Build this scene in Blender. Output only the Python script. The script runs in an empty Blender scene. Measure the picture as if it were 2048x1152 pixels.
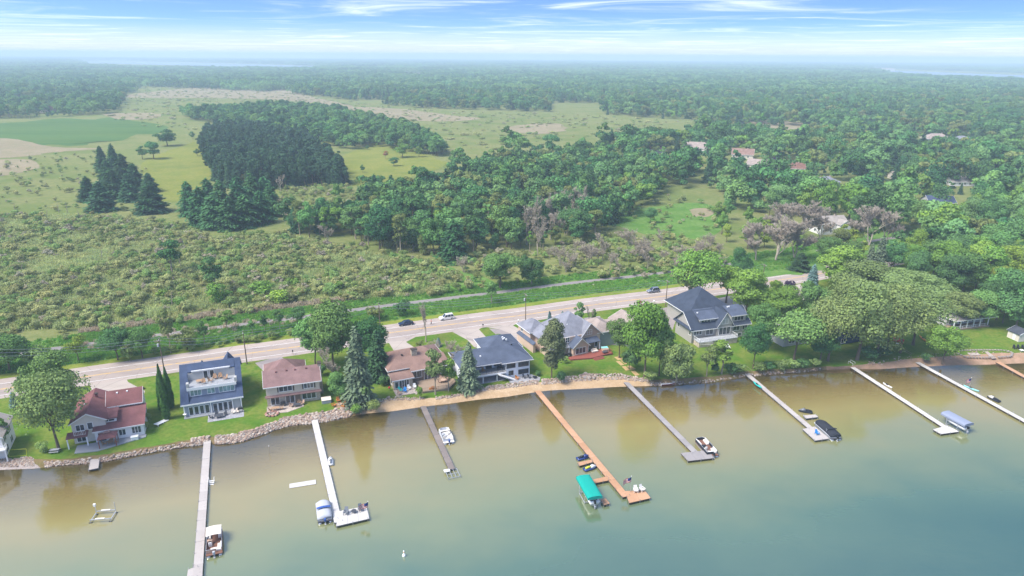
import bpy, bmesh, math, random
import numpy as np
from mathutils import Vector, Matrix

# ------------------------------------------------------------------ camera
R = math.radians
F_PX, PITCH, ROLL, CAM_H = 1366.0, R(18.80), R(0.39), 80.0
scene = bpy.context.scene
COL = scene.collection
cam_data = bpy.data.cameras.new('camera')
cam_data.sensor_width = 36.0
cam_data.lens = F_PX / 2048.0 * 36.0
cam_data.clip_start = 1.0
cam_data.clip_end = 60000.0
cam = bpy.data.objects.new('camera', cam_data)
COL.objects.link(cam)
cam.matrix_world = (Matrix.Translation((0, 0, CAM_H)) @ Matrix.Rotation(math.pi / 2 - PITCH, 4, 'X')
                    @ Matrix.Rotation(ROLL, 4, 'Z'))
scene.camera = cam

# ------------------------------------------------------------------ sky, sun, exposure
SUN_ELEV, SUN_ROT = R(54), R(243)
world = bpy.data.worlds.new('World')
scene.world = world
world.use_nodes = True
nt = world.node_tree
nt.nodes.clear()
def wn(t, **k):
    n = nt.nodes.new(t)
    for a, b in k.items():
        setattr(n, a, b)
    return n
def wmath(op, a, b=None, clamp=False):
    n = wn('ShaderNodeMath', operation=op, use_clamp=clamp)
    for i, v in enumerate((a, b)):
        if v is None: continue
        if isinstance(v, (int, float)): n.inputs[i].default_value = v
        else: nt.links.new(v, n.inputs[i])
    return n.outputs[0]
tc = wn('ShaderNodeTexCoord')
sep = wn('ShaderNodeSeparateXYZ')
nt.links.new(tc.outputs['Generated'], sep.inputs[0])
zpos = wmath('MAXIMUM', sep.outputs[2], 0.0)
comb = wn('ShaderNodeCombineXYZ')          # the blue of the upper sky starts low above the haze
nt.links.new(sep.outputs[0], comb.inputs[0]); nt.links.new(sep.outputs[1], comb.inputs[1])
nt.links.new(wmath('ADD', wmath('DIVIDE', wmath('MULTIPLY', zpos, 8.0), wmath('ADD', wmath('MULTIPLY', zpos, 8.0), 1.0)), 0.03), comb.inputs[2])
nrm = wn('ShaderNodeVectorMath', operation='NORMALIZE')
nt.links.new(comb.outputs[0], nrm.inputs[0])
sky = wn('ShaderNodeTexSky', sky_type='NISHITA', sun_disc=False)
sky.sun_elevation, sky.sun_rotation = SUN_ELEV, SUN_ROT
sky.air_density, sky.dust_density, sky.ozone_density = 1.1, 0.6, 2.5
nt.links.new(nrm.outputs[0], sky.inputs['Vector'])
hsv = wn('ShaderNodeHueSaturation')
hsv.inputs['Saturation'].default_value = 1.22
hsv.inputs['Hue'].default_value = 0.508
hsv.inputs['Value'].default_value = 1.0
nt.links.new(sky.outputs[0], hsv.inputs['Color'])
# streaky high cloud, laid out on a flat layer overhead
den = wmath('ADD', zpos, 0.012)
pc = wn('ShaderNodeCombineXYZ')
nt.links.new(wmath('DIVIDE', sep.outputs[0], den), pc.inputs[0])
nt.links.new(wmath('DIVIDE', sep.outputs[1], den), pc.inputs[1])
mp = wn('ShaderNodeMapping')
mp.inputs['Rotation'].default_value = (0, 0, R(8))
mp.inputs['Scale'].default_value = (0.15, 0.19, 1)
mp.inputs['Location'].default_value = (4.3, 1.7, 0)
nt.links.new(pc.outputs[0], mp.inputs[0])
cn = wn('ShaderNodeTexNoise')
cn.inputs['Scale'].default_value = 1.6; cn.inputs['Detail'].default_value = 7
cn.inputs['Roughness'].default_value = 0.6; cn.inputs['Distortion'].default_value = 1.2
nt.links.new(mp.outputs[0], cn.inputs['Vector'])
cr = wn('ShaderNodeMapRange', interpolation_type='SMOOTHSTEP')
cr.inputs[1].default_value = 0.45; cr.inputs[2].default_value = 0.93
cr.inputs[3].default_value = 0.02; cr.inputs[4].default_value = 0.9
nt.links.new(cn.outputs[0], cr.inputs[0])
# milky band of far cloud that thickens towards the horizon
hb = wn('ShaderNodeMapRange', interpolation_type='SMOOTHSTEP')
hb.inputs[1].default_value = 0.0; hb.inputs[2].default_value = 0.045
hb.inputs[3].default_value = 0.95; hb.inputs[4].default_value = 0.0
nt.links.new(zpos, hb.inputs[0])
mixb = wn('ShaderNodeMix', data_type='RGBA')
nt.links.new(hb.outputs[0], mixb.inputs[0])
nt.links.new(hsv.outputs[0], mixb.inputs[6])
mixb.inputs[7].default_value = (3.3, 3.5, 3.7, 1)
mixc = wn('ShaderNodeMix', data_type='RGBA')
nt.links.new(cr.outputs[0], mixc.inputs[0])
nt.links.new(mixb.outputs[2], mixc.inputs[6])
mixc.inputs[7].default_value = (6.2, 6.4, 6.7, 1)
bg = wn('ShaderNodeBackground')
bg.inputs['Strength'].default_value = 0.15
nt.links.new(mixc.outputs[2], bg.inputs['Color'])
wo = wn('ShaderNodeOutputWorld')
nt.links.new(bg.outputs[0], wo.inputs['Surface'])

sun_data = bpy.data.lights.new('sun', 'SUN')
sun_data.energy = 3.5
sun_data.angle = R(26)
sun_data.color = (1.0, 0.95, 0.87)
sun = bpy.data.objects.new('sun', sun_data)
COL.objects.link(sun)
sd = Vector((math.sin(SUN_ROT) * math.cos(SUN_ELEV), math.cos(SUN_ROT) * math.cos(SUN_ELEV), math.sin(SUN_ELEV)))
sun.rotation_euler = (-sd).to_track_quat('-Z', 'Y').to_euler()
sun.location = (0, 0, 300)

scene.view_settings.view_transform = 'Standard'
scene.view_settings.look = 'None'
scene.view_settings.gamma = 1.0
scene.view_settings.use_curve_mapping = False
scene.view_settings.exposure = 0.78
scene.cycles.use_denoising = True
scene.cycles.max_bounces = 6
scene.cycles.diffuse_bounces = 3
scene.cycles.glossy_bounces = 3
scene.cycles.transmission_bounces = 4
scene.cycles.transparent_max_bounces = 8
scene.cycles.volume_bounces = 2
scene.cycles.caustics_reflective = False
scene.cycles.caustics_refractive = False

# ------------------------------------------------------------------ helpers
WATER_Z = -1.0
random.seed(11)
rng = np.random.default_rng(11)
_sp, _cp, _sr, _cr = math.sin(PITCH), math.cos(PITCH), math.sin(ROLL), math.cos(ROLL)
def P(x, y, z=0.0):
    """photo position (2048 wide) -> the point of the level z it shows"""
    a, b = x - 1024, y - 576
    u, v = (a * _cr + b * _sr) / F_PX, (-a * _sr + b * _cr) / F_PX
    d = Vector((u, _cp - v * _sp, -(_sp + v * _cp)))
    return Vector((0, 0, CAM_H)) + d * ((z - CAM_H) / d.z)
def px(p):
    dx, dy, dz = p[0], p[1], p[2] - CAM_H
    fw = dy * _cp - dz * _sp
    dn = -(dy * _sp + dz * _cp)
    a, b = dx / fw * F_PX, dn / fw * F_PX
    return 1024 + a * _cr - b * _sr, 576 + a * _sr + b * _cr
def lin(h):
    h = h.lstrip('#')
    c = [int(h[i:i + 2], 16) / 255 for i in (0, 2, 4)]
    return tuple(x / 12.92 if x <= .04045 else ((x + .055) / 1.055) ** 2.4 for x in c)

MATS = {}
class NT:
    def __init__(s, name):
        s.m = bpy.data.materials.new(name); s.m.use_nodes = True
        s.t = s.m.node_tree; s.t.nodes.clear()
        s.out = s.t.nodes.new('ShaderNodeOutputMaterial')
    def n(s, ty, ins=None, **k):
        n = s.t.nodes.new(ty)
        for a, b in k.items(): setattr(n, a, b)
        for a, b in (ins or {}).items(): s.set(n.inputs[a], b)
        return n
    def set(s, sock, v):
        if isinstance(v, bpy.types.NodeSocket): s.t.links.new(v, sock)
        elif isinstance(v, tuple) and len(v) == 3 and sock.type == 'RGBA': sock.default_value = (*v, 1)
        else: sock.default_value = v
    def noise(s, scale, detail=3, vec=None, rough=.55, dist=0.0):
        n = s.n('ShaderNodeTexNoise', {'Scale': scale, 'Detail': detail, 'Roughness': rough, 'Distortion': dist})
        s.set(n.inputs['Vector'], vec if vec is not None else s.coord())
        return n.outputs['Fac']
    def coord(s):
        if not hasattr(s, '_c'): s._c = s.n('ShaderNodeTexCoord').outputs['Object']
        return s._c
    def geo(s):
        if not hasattr(s, '_g'): s._g = s.n('ShaderNodeNewGeometry')
        return s._g
    def scaled(s, sc, rot=(0, 0, 0), vec=None):
        n = s.n('ShaderNodeMapping'); n.inputs['Scale'].default_value = sc; n.inputs['Rotation'].default_value = rot
        s.set(n.inputs[0], vec if vec is not None else s.coord()); return n.outputs[0]
    def mr(s, v, a, b, c=0.0, d=1.0, smooth=True):
        n = s.n('ShaderNodeMapRange', interpolation_type='SMOOTHSTEP' if smooth else 'LINEAR')
        for i, q in enumerate((v, a, b, c, d)): s.set(n.inputs[i], q)
        return n.outputs[0]
    def mix(s, f, a, b, blend='MIX'):
        n = s.n('ShaderNodeMix', data_type='RGBA', blend_type=blend)
        s.set(n.inputs[0], f); s.set(n.inputs[6], a); s.set(n.inputs[7], b); return n.outputs[2]
    def math(s, op, a, b=0.0, clamp=False):
        n = s.n('ShaderNodeMath', operation=op, use_clamp=clamp); s.set(n.inputs[0], a); s.set(n.inputs[1], b); return n.outputs[0]
    def bsdf(s, col, rough=.7, spec=.3, metal=0.0, bump=None, bs=.3, bd=.05):
        b = s.n('ShaderNodeBsdfPrincipled', {'Base Color': col, 'Roughness': rough, 'Metallic': metal, 'Specular IOR Level': spec})
        if bump is not None:
            bn = s.n('ShaderNodeBump', {'Height': bump, 'Strength': bs, 'Distance': bd})
            s.t.links.new(bn.outputs[0], b.inputs['Normal'])
        s.t.links.new(b.outputs[0], s.out.inputs['Surface'])
        return s.m
def M(name, col, rough=.7, spec=.3, metal=0.0, var=.18, scale=1.5, bump=0.0):
    """plain procedural paint/wood/metal with a little mottling"""
    if name in MATS: return MATS[name]
    if isinstance(col, str): col = lin(col)
    t = NT(name)
    f = t.noise(scale, 4); g = t.noise(scale * 9, 2)
    k = t.math('ADD', t.math('MULTIPLY', t.math('SUBTRACT', f, .5), var * 2), t.math('MULTIPLY', t.math('SUBTRACT', g, .5), var))
    dark = tuple(c * .0 for c in col)
    c = t.mix(t.math('ABSOLUTE', k), col, tuple(min(1, q * 1.0) for q in dark))
    MATS[name] = t.bsdf(c, rough, spec, metal, bump=g if bump else None, bs=bump, bd=.03)
    return MATS[name]

class MB:
    """collects boxes, bars, slabs and tubes; build() links them as ONE mesh object"""
    def __init__(s): s.v = []; s.f = []; s.mi = []; s.cur = 0
    def add(s, vs, fs):
        o = len(s.v); s.v += [tuple(v) for v in vs]; s.f += [tuple(i + o for i in f) for f in fs]; s.mi += [s.cur] * len(fs); return s
    def box(s, x0, x1, y0, y1, z0, z1, M_=None):
        vs = [Vector(p) for p in ((x0, y0, z0), (x1, y0, z0), (x1, y1, z0), (x0, y1, z0), (x0, y0, z1), (x1, y0, z1), (x1, y1, z1), (x0, y1, z1))]
        if M_ is not None: vs = [M_ @ v for v in vs]
        return s.add(vs, [(0, 3, 2, 1), (4, 5, 6, 7), (0, 1, 5, 4), (1, 2, 6, 5), (2, 3, 7, 6), (3, 0, 4, 7)])
    def poly(s, pts): return s.add(pts, [tuple(range(len(pts)))])
    def slab(s, pts, th):
        """a panel through pts thickened downwards by th"""
        n = len(pts); top = [Vector(p) for p in pts]; bot = [p - Vector((0, 0, th)) for p in top]
        return s.add(top + bot, [tuple(range(n)), tuple(range(2 * n - 1, n - 1, -1))] + [(i, i + n, (i + 1) % n + n, (i + 1) % n) for i in range(n)])
    def prism(s, prof, axis, a, b):
        """profile (list of 2-tuples) swept along axis from a to b"""
        def mk(p, t): return (t, p[0], p[1]) if axis == 'x' else ((p[0], t, p[1]) if axis == 'y' else (p[0], p[1], t))
        n = len(prof)
        return s.add([mk(p, a) for p in prof] + [mk(p, b) for p in prof], [tuple(range(n))[::-1], tuple(range(n, 2 * n))] + [(i, (i + 1) % n, (i + 1) % n + n, i + n) for i in range(n)])
    def tube(s, p0, p1, r0, r1=None, n=6, cap=True):
        r1 = r0 if r1 is None else r1
        p0, p1 = Vector(p0), Vector(p1); d = (p1 - p0)
        if d.length < 1e-6: return s
        q = d.to_track_quat('Z', 'Y'); vs = []
        for p, r in ((p0, r0), (p1, r1)):
            for i in range(n):
                a = 2 * math.pi * i / n; vs.append(p + q @ Vector((r * math.cos(a), r * math.sin(a), 0)))
        fs = [(i, (i + 1) % n, (i + 1) % n + n, i + n) for i in range(n)]
        if cap: fs += [tuple(range(n))[::-1], tuple(range(n, 2 * n))]
        return s.add(vs, fs)
    def path(s, pts, r, n=5):
        for a, b in zip(pts[:-1], pts[1:]): s.tube(a, b, r, n=n)
        return s
    def lathe(s, prof, n=12, c=(0, 0, 0)):
        vs = []; fs = []; k = len(prof)
        for i in range(n):
            a = 2 * math.pi * i / n
            for r, z in prof: vs.append((c[0] + r * math.cos(a), c[1] + r * math.sin(a), c[2] + z))
        for i in range(n):
            j = (i + 1) % n
            for q in range(k - 1): fs.append((i * k + q, j * k + q, j * k + q + 1, i * k + q + 1))
        fs.append(tuple(i * k for i in range(n))[::-1]); fs.append(tuple(i * k + k - 1 for i in range(n)))
        return s.add(vs, fs)
    def loft(s, rings, close=True, cap=True):
        n = len(rings[0]); vs = [p for r in rings for p in r]; fs = []
        for k in range(len(rings) - 1):
            for i in range(n if close else n - 1):
                j = (i + 1) % n; fs.append((k * n + i, k * n + j, (k + 1) * n + j, (k + 1) * n + i))
        if cap: fs += [tuple(range(n))[::-1], tuple(range((len(rings) - 1) * n, len(rings) * n))]
        return s.add(vs, fs)
    def blob(s, c, r, n=8, m=6, squash=1.0, jit=0.0):
        rings = []
        for i in range(1, m):
            t = math.pi * i / m
            rings.append([(c[0] + r * math.sin(t) * math.cos(2 * math.pi * j / n) * (1 + random.uniform(-jit, jit)), c[1] + r * math.sin(t) * math.sin(2 * math.pi * j / n) * (1 + random.uniform(-jit, jit)), c[2] - r * squash * math.cos(t)) for j in range(n)])
        return s.loft(rings)
    def mesh(s, name, mat, smooth=False):
        me = bpy.data.meshes.new(name); me.from_pydata(s.v, [], s.f)
        for m in (mat if isinstance(mat, (list, tuple)) else [mat]): me.materials.append(m)
        if any(s.mi): me.polygons.foreach_set('material_index', s.mi)
        bm = bmesh.new(); bm.from_mesh(me); bmesh.ops.recalc_face_normals(bm, faces=bm.faces); bm.to_mesh(me); bm.free()
        if smooth: me.polygons.foreach_set('use_smooth', [True] * len(me.polygons))
        me.update(); return me
    def build(s, name, mat, parent=None, smooth=False, bevel=0.0):
        o = bpy.data.objects.new(name, s.mesh(name, mat, smooth)); COL.objects.link(o)
        if parent is not None: o.parent = parent
        if bevel:
            b = o.modifiers.new('bevel', 'BEVEL'); b.width = bevel; b.segments = 2; b.limit_method = 'ANGLE'
        return o
def bx(x0, x1, y0, y1, z0, z1): return MB().box(x0, x1, y0, y1, z0, z1)
def tag(o, label=None, cat=None, group=None, kind=None):
    if label: o['label'] = label
    if cat: o['category'] = cat
    if group: o['group'] = group
    if kind: o['kind'] = kind
    return o
def thing(name, label, cat, loc, rz=0.0, group=None):
    o = bpy.data.objects.new(name, None); COL.objects.link(o)
    o.empty_display_size = .3; o.location = loc; o.rotation_euler = (0, 0, rz)
    return tag(o, label, cat, group)
def copy_tree(o, parent=None):
    c = o.copy(); COL.objects.link(c); c.parent = parent
    for ch in list(o.children): copy_tree(ch, c)
    return c
def catmull(pts, n=6):
    pts = [Vector(p) for p in pts]; out = []
    ext = [pts[0] * 2 - pts[1]] + pts + [pts[-1] * 2 - pts[-2]]
    for i in range(1, len(ext) - 2):
        a, b, c, d = ext[i - 1:i + 3]
        for k in range(n):
            t = k / n
            out.append(.5 * (2 * b + (c - a) * t + (2 * a - 5 * b + 4 * c - d) * t * t + (3 * b - a - 3 * c + d) * t ** 3))
    out.append(pts[-1]); return out
def ribbon(name, line, o0, o1, z, mat, kind='structure', th=None, tag_=True, wob=0.0):
    """a strip that follows the line, from side offset o0 to o1"""
    mb = MB(); L = []; Rr = []
    for i, p in enumerate(line):
        d = (line[min(i + 1, len(line) - 1)] - line[max(i - 1, 0)]); d.z = 0; d.normalize(); n = Vector((-d.y, d.x, 0))
        w0, w1 = random.uniform(-wob, wob), random.uniform(-wob, wob)
        L.append(p + n * (o0 + w0) + Vector((0, 0, z))); Rr.append(p + n * (o1 + w1) + Vector((0, 0, z)))
    k = len(line)
    mb.add(L + Rr, [(i, i + 1, k + i + 1, k + i) for i in range(k - 1)])
    o = mb.build(name, mat)
    if tag_: tag(o, kind=kind)
    return o
def sheet(name, pts_px, z, mat, sub=5, jit=0.0, kind='structure'):
    w = [P(x, y) for x, y in pts_px]; w = w + [w[0], w[1]]
    pts = catmull([w[-3]] + w, sub)[sub:-sub] if sub > 1 else w[:-2]
    if sub > 1: pts = pts[:-1]
    if jit:
        pts = [p + Vector((random.uniform(-1, 1), random.uniform(-1, 1), 0)) * jit for p in pts]
    mb = MB(); mb.poly([(p.x, p.y, z) for p in pts])
    bm = bmesh.new(); vs = [bm.verts.new((p.x, p.y, z)) for p in pts]; f = bm.faces.new(vs)
    bmesh.ops.triangulate(bm, faces=[f], ngon_method='EAR_CLIP')
    for f in bm.faces:
        f.normal_update()
        if f.normal.z < 0: f.normal_flip()
    me = bpy.data.meshes.new(name); bm.to_mesh(me); bm.free(); me.materials.append(mat)
    o = bpy.data.objects.new(name, me); COL.objects.link(o)
    return tag(o, kind=kind)

# ------------------------------------------------------------------ lines of the place
road_c = [P(*p) for p in [(0, 778.7), (187, 751), (320, 732), (466, 711), (612, 691), (771, 667), (974, 639.4), (1040, 631), (1196, 608.5), (1360, 588.2), (1606, 553), (1740, 529)]]
d0 = (road_c[0] - road_c[2]).normalized(); d1 = (road_c[-1] - road_c[-2]).normalized()
road_c = [road_c[0] + d0 * 260, road_c[0] + d0 * 90] + road_c + [road_c[-1] + d1 * 60, road_c[-1] + d1 * 60 + Vector((95, 20, 0)), road_c[-1] + d1 * 60 + Vector((300, 20, 0))]
ROAD = catmull(road_c, 8)
def road_off(p):
    best = 1e9; s = 0
    for a, b in zip(ROAD[:-1], ROAD[1:]):
        d = b - a; L = d.length; d = d / L; t = max(0, min(L, (p[0] - a.x) * d.x + (p[1] - a.y) * d.y))
        qx, qy = a.x + d.x * t, a.y + d.y * t; e = math.hypot(p[0] - qx, p[1] - qy)
        if e < best: best = e; s = e if (d.x * (p[1] - a.y) - d.y * (p[0] - a.x)) > 0 else -e
    return s
shore_px = [(-60, 946), (0, 940), (70, 937), (120, 931), (200, 925), (300, 906), (400, 890), (470, 886), (520, 871), (580, 852), (640, 846), (720, 829), (780, 823), (850, 813), (900, 807), (960, 799), (1010, 794), (1060, 786), (1100, 781), (1160, 778), (1230, 774), (1290, 772), (1340, 770), (1420, 765), (1500, 753), (1560, 748), (1640, 741), (1700, 738), (1760, 738), (1830, 734), (1900, 731), (1980, 729), (2110, 724)]
bank_px = [(-60, 926), (0, 920), (70, 916), (120, 919), (200, 909), (300, 893), (400, 876), (470, 869), (520, 856), (580, 834), (640, 826), (720, 811), (780, 798), (850, 797), (900, 792), (960, 780), (1010, 774), (1060, 767), (1100, 763), (1160, 757), (1230, 753), (1290, 760), (1340, 758), (1420, 753), (1500, 742), (1560, 738), (1640, 734), (1700, 731), (1760, 726), (1830, 717), (1900, 713), (1980, 707), (2110, 702)]
# ------------------------------------------------------------------ surface materials
def ground_mat(name, cols, scales=(.02, .12, .9), rough=.95, bump=.6, stretch=None):
    t = NT(name)
    v = t.coord() if stretch is None else t.scaled(*stretch)
    a = t.mr(t.noise(scales[0], 4, v), .38, .62); b = t.mr(t.noise(scales[1], 4, v), .35, .65); c = t.noise(scales[2], 5, v)
    col = t.mix(a, lin(cols[0]), lin(cols[1])); col = t.mix(t.math('MULTIPLY', b, .7), col, lin(cols[2]))
    col = t.mix(t.mr(c, .35, .7, 0, .55), col, lin(cols[3]))
    return t.bsdf(col, rough, 0.0, bump=c, bs=bump, bd=.25)
m_marsh = ground_mat('marsh_grass', ['#67743f', '#767d49', '#868357', '#596a39'], (.006, .035, .35))
m_lawn = ground_mat('lawn_grass', ['#4c6f24', '#5c7a2c', '#7d803e', '#42631d'], (.05, .22, 1.1), bump=.35)
m_verge = ground_mat('verge_grass', ['#6e7e2e', '#7d8a36', '#8d8c46', '#5e762a'], (.05, .2, 1.2), bump=.35)
m_tall = ground_mat('tall_grass', ['#547834', '#5e833c', '#71884a', '#486b2e'], (.03, .12, .6), bump=.9)
m_field = ground_mat('field_crop', ['#4a693a', '#547340', '#5f733d', '#446034'], (.02, .09, .6), stretch=((.12, 1, 1), (0, 0, R(8))))
m_meadow = ground_mat('golden_meadow', ['#70793a', '#7c823e', '#888645', '#626f33'], (.015, .07, .5))
m_reed = ground_mat('dry_reeds', ['#93836c', '#9f8e77', '#858062', '#747554'], (.02, .1, .6), bump=.9)
m_sand = ground_mat('beach_sand', ['#b79d7d', '#c3aa8a', '#ab8f6d', '#9c8262'], (.08, .4, 2.5), bump=.4)
m_dirt = ground_mat('bank_soil', ['#7d6a4c', '#8b7656', '#66663a', '#6c5a40'], (.1, .5, 2.5), bump=.6)
m_pink = ground_mat('rough_shore_soil', ['#a9876d', '#b3937b', '#8f7a5f', '#927663'], (.1, .5, 2.5), bump=.5)
m_gravel = ground_mat('pebbles', ['#a79a92', '#b5a8a0', '#8d8078', '#c4bab4'], (.3, 1.2, 5), bump=1)
m_mulch = ground_mat('mulch', ['#8a5238', '#995c3e', '#7c4a33', '#6f412d'], (.3, 1.2, 5), bump=.8)
def road_mat(name, base, dark, rot):
    t = NT(name)
    st = t.noise(.35, 5, t.scaled((.06, 1.0, 1), (0, 0, rot)))
    n = t.noise(.15, 5); f = t.noise(6, 2)
    c = t.mix(t.mr(st, .3, .75, 0, .75), lin(base), lin(dark)); c = t.mix(t.mr(n, .4, .7, 0, .35), c, lin('#8c827e'))
    crack = t.n('ShaderNodeTexVoronoi', {'Scale': .12}, feature='DISTANCE_TO_EDGE'); t.set(crack.inputs['Vector'], t.scaled((1, 1, 1)))
    c = t.mix(t.mr(crack.outputs['Distance'], .0, .012, .55, 0), c, lin('#6b6360'))
    c = t.mix(t.math('MULTIPLY', f, .25), c, lin('#7e7672'))
    return t.bsdf(c, .85, .2, bump=f, bs=.15)
m_road = road_mat('worn_asphalt', '#aa9c91', '#988a80', R(-22))
m_shoulder = road_mat('shoulder_asphalt', '#b7a89c', '#a8998e', R(-22))
m_conc = road_mat('drive_concrete', '#baada1', '#ab9f93', R(60))
m_trail = road_mat('trail_asphalt', '#8c8683', '#7d7775', R(-22))
m_asph2 = road_mat('drive_asphalt', '#9b918d', '#8b827f', R(60))
def paint_mat(name, col, keep):
    t = NT(name); n = t.noise(.8, 5); g = t.noise(12, 2)
    c = t.mix(t.mr(t.math('ADD', n, t.math('MULTIPLY', g, .25)), keep, keep + .2, 0, .75), lin(col), lin('#a89b97'))
    return t.bsdf(c, .7, .3)
m_white_line = paint_mat('white_road_paint', '#e6e2dd', .62)
m_yellow_line = paint_mat('yellow_road_paint', '#dfb04f', .60)

# lake water: clear and sandy at the edge, green and murky further out
def water_mat():
    t = NT('lake_water')
    d = t.n('ShaderNodeAttribute', attribute_name='depth').outputs['Fac']
    w = t.math('MULTIPLY', t.math('SUBTRACT', t.noise(.018, 4, t.scaled((1, 1.6, 1))), .5), 34.0)
    w2 = t.math('MULTIPLY', t.math('SUBTRACT', t.noise(.09, 4), .5), 8.0)
    dd = t.math('ADD', t.math('ADD', d, w), w2)
    ramp = t.n('ShaderNodeValToRGB'); e = ramp.color_ramp.elements
    stops = [(0, (.32, .235, .062)), (.14, (.35, .26, .09)), (.32, (.29, .25, .10)), (.55, (.185, .215, .10)), (.78, (.08, .148, .09)), (1, (.034, .098, .072))]
    e[0].position, e[0].color = 0, (*stops[0][1], 1); e[1].position, e[1].color = 1, (*stops[-1][1], 1)
    for p, c in stops[1:-1]: q = e.new(p); q.color = (*c, 1)
    t.set(ramp.inputs[0], t.math('DIVIDE', dd, 74.0, True))
    murk = t.mr(t.math('ADD', d, t.math('MULTIPLY', w2, .35)), -1, 20, .10, .96, False)
    v = t.scaled((1, 1.9, 1), (0, 0, R(24)))
    bmp = t.math('ADD', t.noise(.9, 4, v, .65), t.math('MULTIPLY', t.noise(.25, 3, v), 1.3))
    calm = t.mr(t.noise(.03, 3, t.scaled((.6, 1.5, 1))), .35, .7, .35, 1.0)
    bn = t.n('ShaderNodeBump', {'Height': bmp, 'Strength': t.math('MULTIPLY', calm, .25), 'Distance': .12}).outputs[0]
    fre = t.n('ShaderNodeFresnel', {'IOR': 2.6, 'Normal': bn}).outputs[0]
    dif = t.n('ShaderNodeBsdfDiffuse', {'Color': ramp.outputs[0]}).outputs[0]
    tr = t.n('ShaderNodeBsdfTransparent', {'Color': (.92, .88, .70)}).outputs[0]
    body = t.n('ShaderNodeMixShader'); t.set(body.inputs[0], murk); t.set(body.inputs[1], tr); t.set(body.inputs[2], dif)
    gl = t.n('ShaderNodeBsdfGlossy', {'Color': (1, .96, .86), 'Roughness': .02, 'Normal': bn}).outputs[0]
    mx = t.n('ShaderNodeMixShader'); t.set(mx.inputs[0], fre); t.set(mx.inputs[1], body.outputs[0]); t.set(mx.inputs[2], gl)
    t.t.links.new(mx.outputs[0], t.out.inputs['Surface'])
    return t.m
m_water = water_mat()
def bed_mat():
    t = NT('lake_bed_sand')
    n = t.noise(.12, 6, t.scaled((.5, 1.7, 1), (0, 0, R(-20))), .65); f = t.noise(1.5, 4)
    c = t.mix(f, lin('#c2ad7d'), lin('#a8935f'))
    d = t.n('ShaderNodeAttribute', attribute_name='depth').outputs['Fac']
    band = t.math('MULTIPLY', t.mr(d, .5, 2.5), t.mr(d, 7, 17, 1, 0))
    weed = t.math('MULTIPLY', t.mr(t.math('ADD', n, t.math('MULTIPLY', f, .16)), .58, .68), band)
    c = t.mix(weed, c, lin('#2c2a1c'))
    return t.bsdf(c, .9, .1)
m_bed = bed_mat()

# ------------------------------------------------------------------ terrain, shore and lake
NSUB = 5
SHORE = catmull([P(x, y, WATER_Z) for x, y in shore_px], NSUB)
BANK = catmull([P(x, y, 0) for x, y in bank_px], NSUB)
for q in (SHORE, BANK):                         # the shore goes on beyond the frame
    a, b = q[0] - q[12], q[-1] - q[-12]
    a.normalize(); b.normalize()
    q.insert(0, q[0] + a * 60); q.insert(0, q[0] + a * 200); q.insert(0, q[0] + Vector((-2800, -200, 0)))
    q.append(q[-1] + b * 60); q.append(q[-1] + b * 200); q.append(q[-1] + Vector((2800, 400, 0)))
SPX = [-999, -500, -200] + [shore_px[i][0] + (shore_px[min(i + 1, len(shore_px) - 1)][0] - shore_px[i][0]) * k / NSUB for i in range(len(shore_px) - 1) for k in range(NSUB)] + [2110, 2300, 2600, 9999]
for q in BANK[3:-3]: q += Vector((random.uniform(-.15, .15), random.uniform(-.35, .35), 0))
FARY, FARX = 11000.0, 9500.0
OUT = Vector((.33, -.944, 0))
def grid_obj(name, rows, mat, depth=None):
    k = len(rows[0]); vs = [tuple(p) for r in rows for p in r]
    fs = [(j * k + i, j * k + i + 1, (j + 1) * k + i + 1, (j + 1) * k + i) for j in range(len(rows) - 1) for i in range(k - 1)]
    m_ = bpy.data.meshes.new(name); m_.from_pydata(vs, [], fs); m_.materials.append(mat)
    if depth is not None:
        at = m_.attributes.new('depth', 'FLOAT', 'POINT'); at.data.foreach_set('value', [d for d in depth for _ in range(k)])
    b_ = bmesh.new(); b_.from_mesh(m_); bmesh.ops.recalc_face_normals(b_, faces=b_.faces)
    if sum(f.normal.z for f in b_.faces) < 0: bmesh.ops.reverse_faces(b_, faces=b_.faces)
    b_.to_mesh(m_); b_.free()
    m_.polygons.foreach_set('use_smooth', [True] * len(m_.polygons))
    o = bpy.data.objects.new(name, m_); COL.objects.link(o); return tag(o, kind='structure')
ground = grid_obj('ground', [[Vector((p.x, p.y, 0)) for p in BANK], [Vector((p.x, 420 if abs(p.x) < 900 else 700, 0)) for p in BANK], [Vector((max(-FARX, min(FARX, p.x * 3.2 if abs(p.x) > 900 else p.x * 8)), FARY, 0)) for p in BANK]], m_marsh)
ds = [-4, 0, 1.5, 4, 8, 14, 22, 32, 45, 60, 80, 120, 380]
grid_obj('lake_water', [[p + OUT * d for p in SHORE] for d in ds], m_water, ds)
bz = {0: WATER_Z - .0, 1.5: -1.15, 4: -1.35, 8: -1.6, 14: -1.95, 22: -2.3, 32: -2.8, 45: -3.4, 60: -3.8, 80: -4.2, 120: -4.6, 380: -5}
grid_obj('lake_bed', [[Vector((p.x, p.y, 0)) + OUT * d + Vector((0, 0, bz[d])) for p in SHORE] for d in ds[1:]], m_bed, ds[1:])
def shore_strip(name, a, b, mat, drop=.45):
    """the slope from the lawn edge down to the waterline for the part of the shore between photo columns a and b"""
    ii = [i for i, s in enumerate(SPX) if a <= s <= b]
    if ii[-1] + 1 < len(BANK): ii.append(ii[-1] + 1)
    rows = []
    for t in (0, .3, .7, 1):
        rows.append([BANK[i].lerp(SHORE[i], t) * 1.0 + Vector((0, 0, (-(t ** 1.2) - (-t)) * 1.0 + random.uniform(-.06, .06) * (0 < t < 1))) for i in ii])
    return grid_obj(name, rows, mat)
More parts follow.
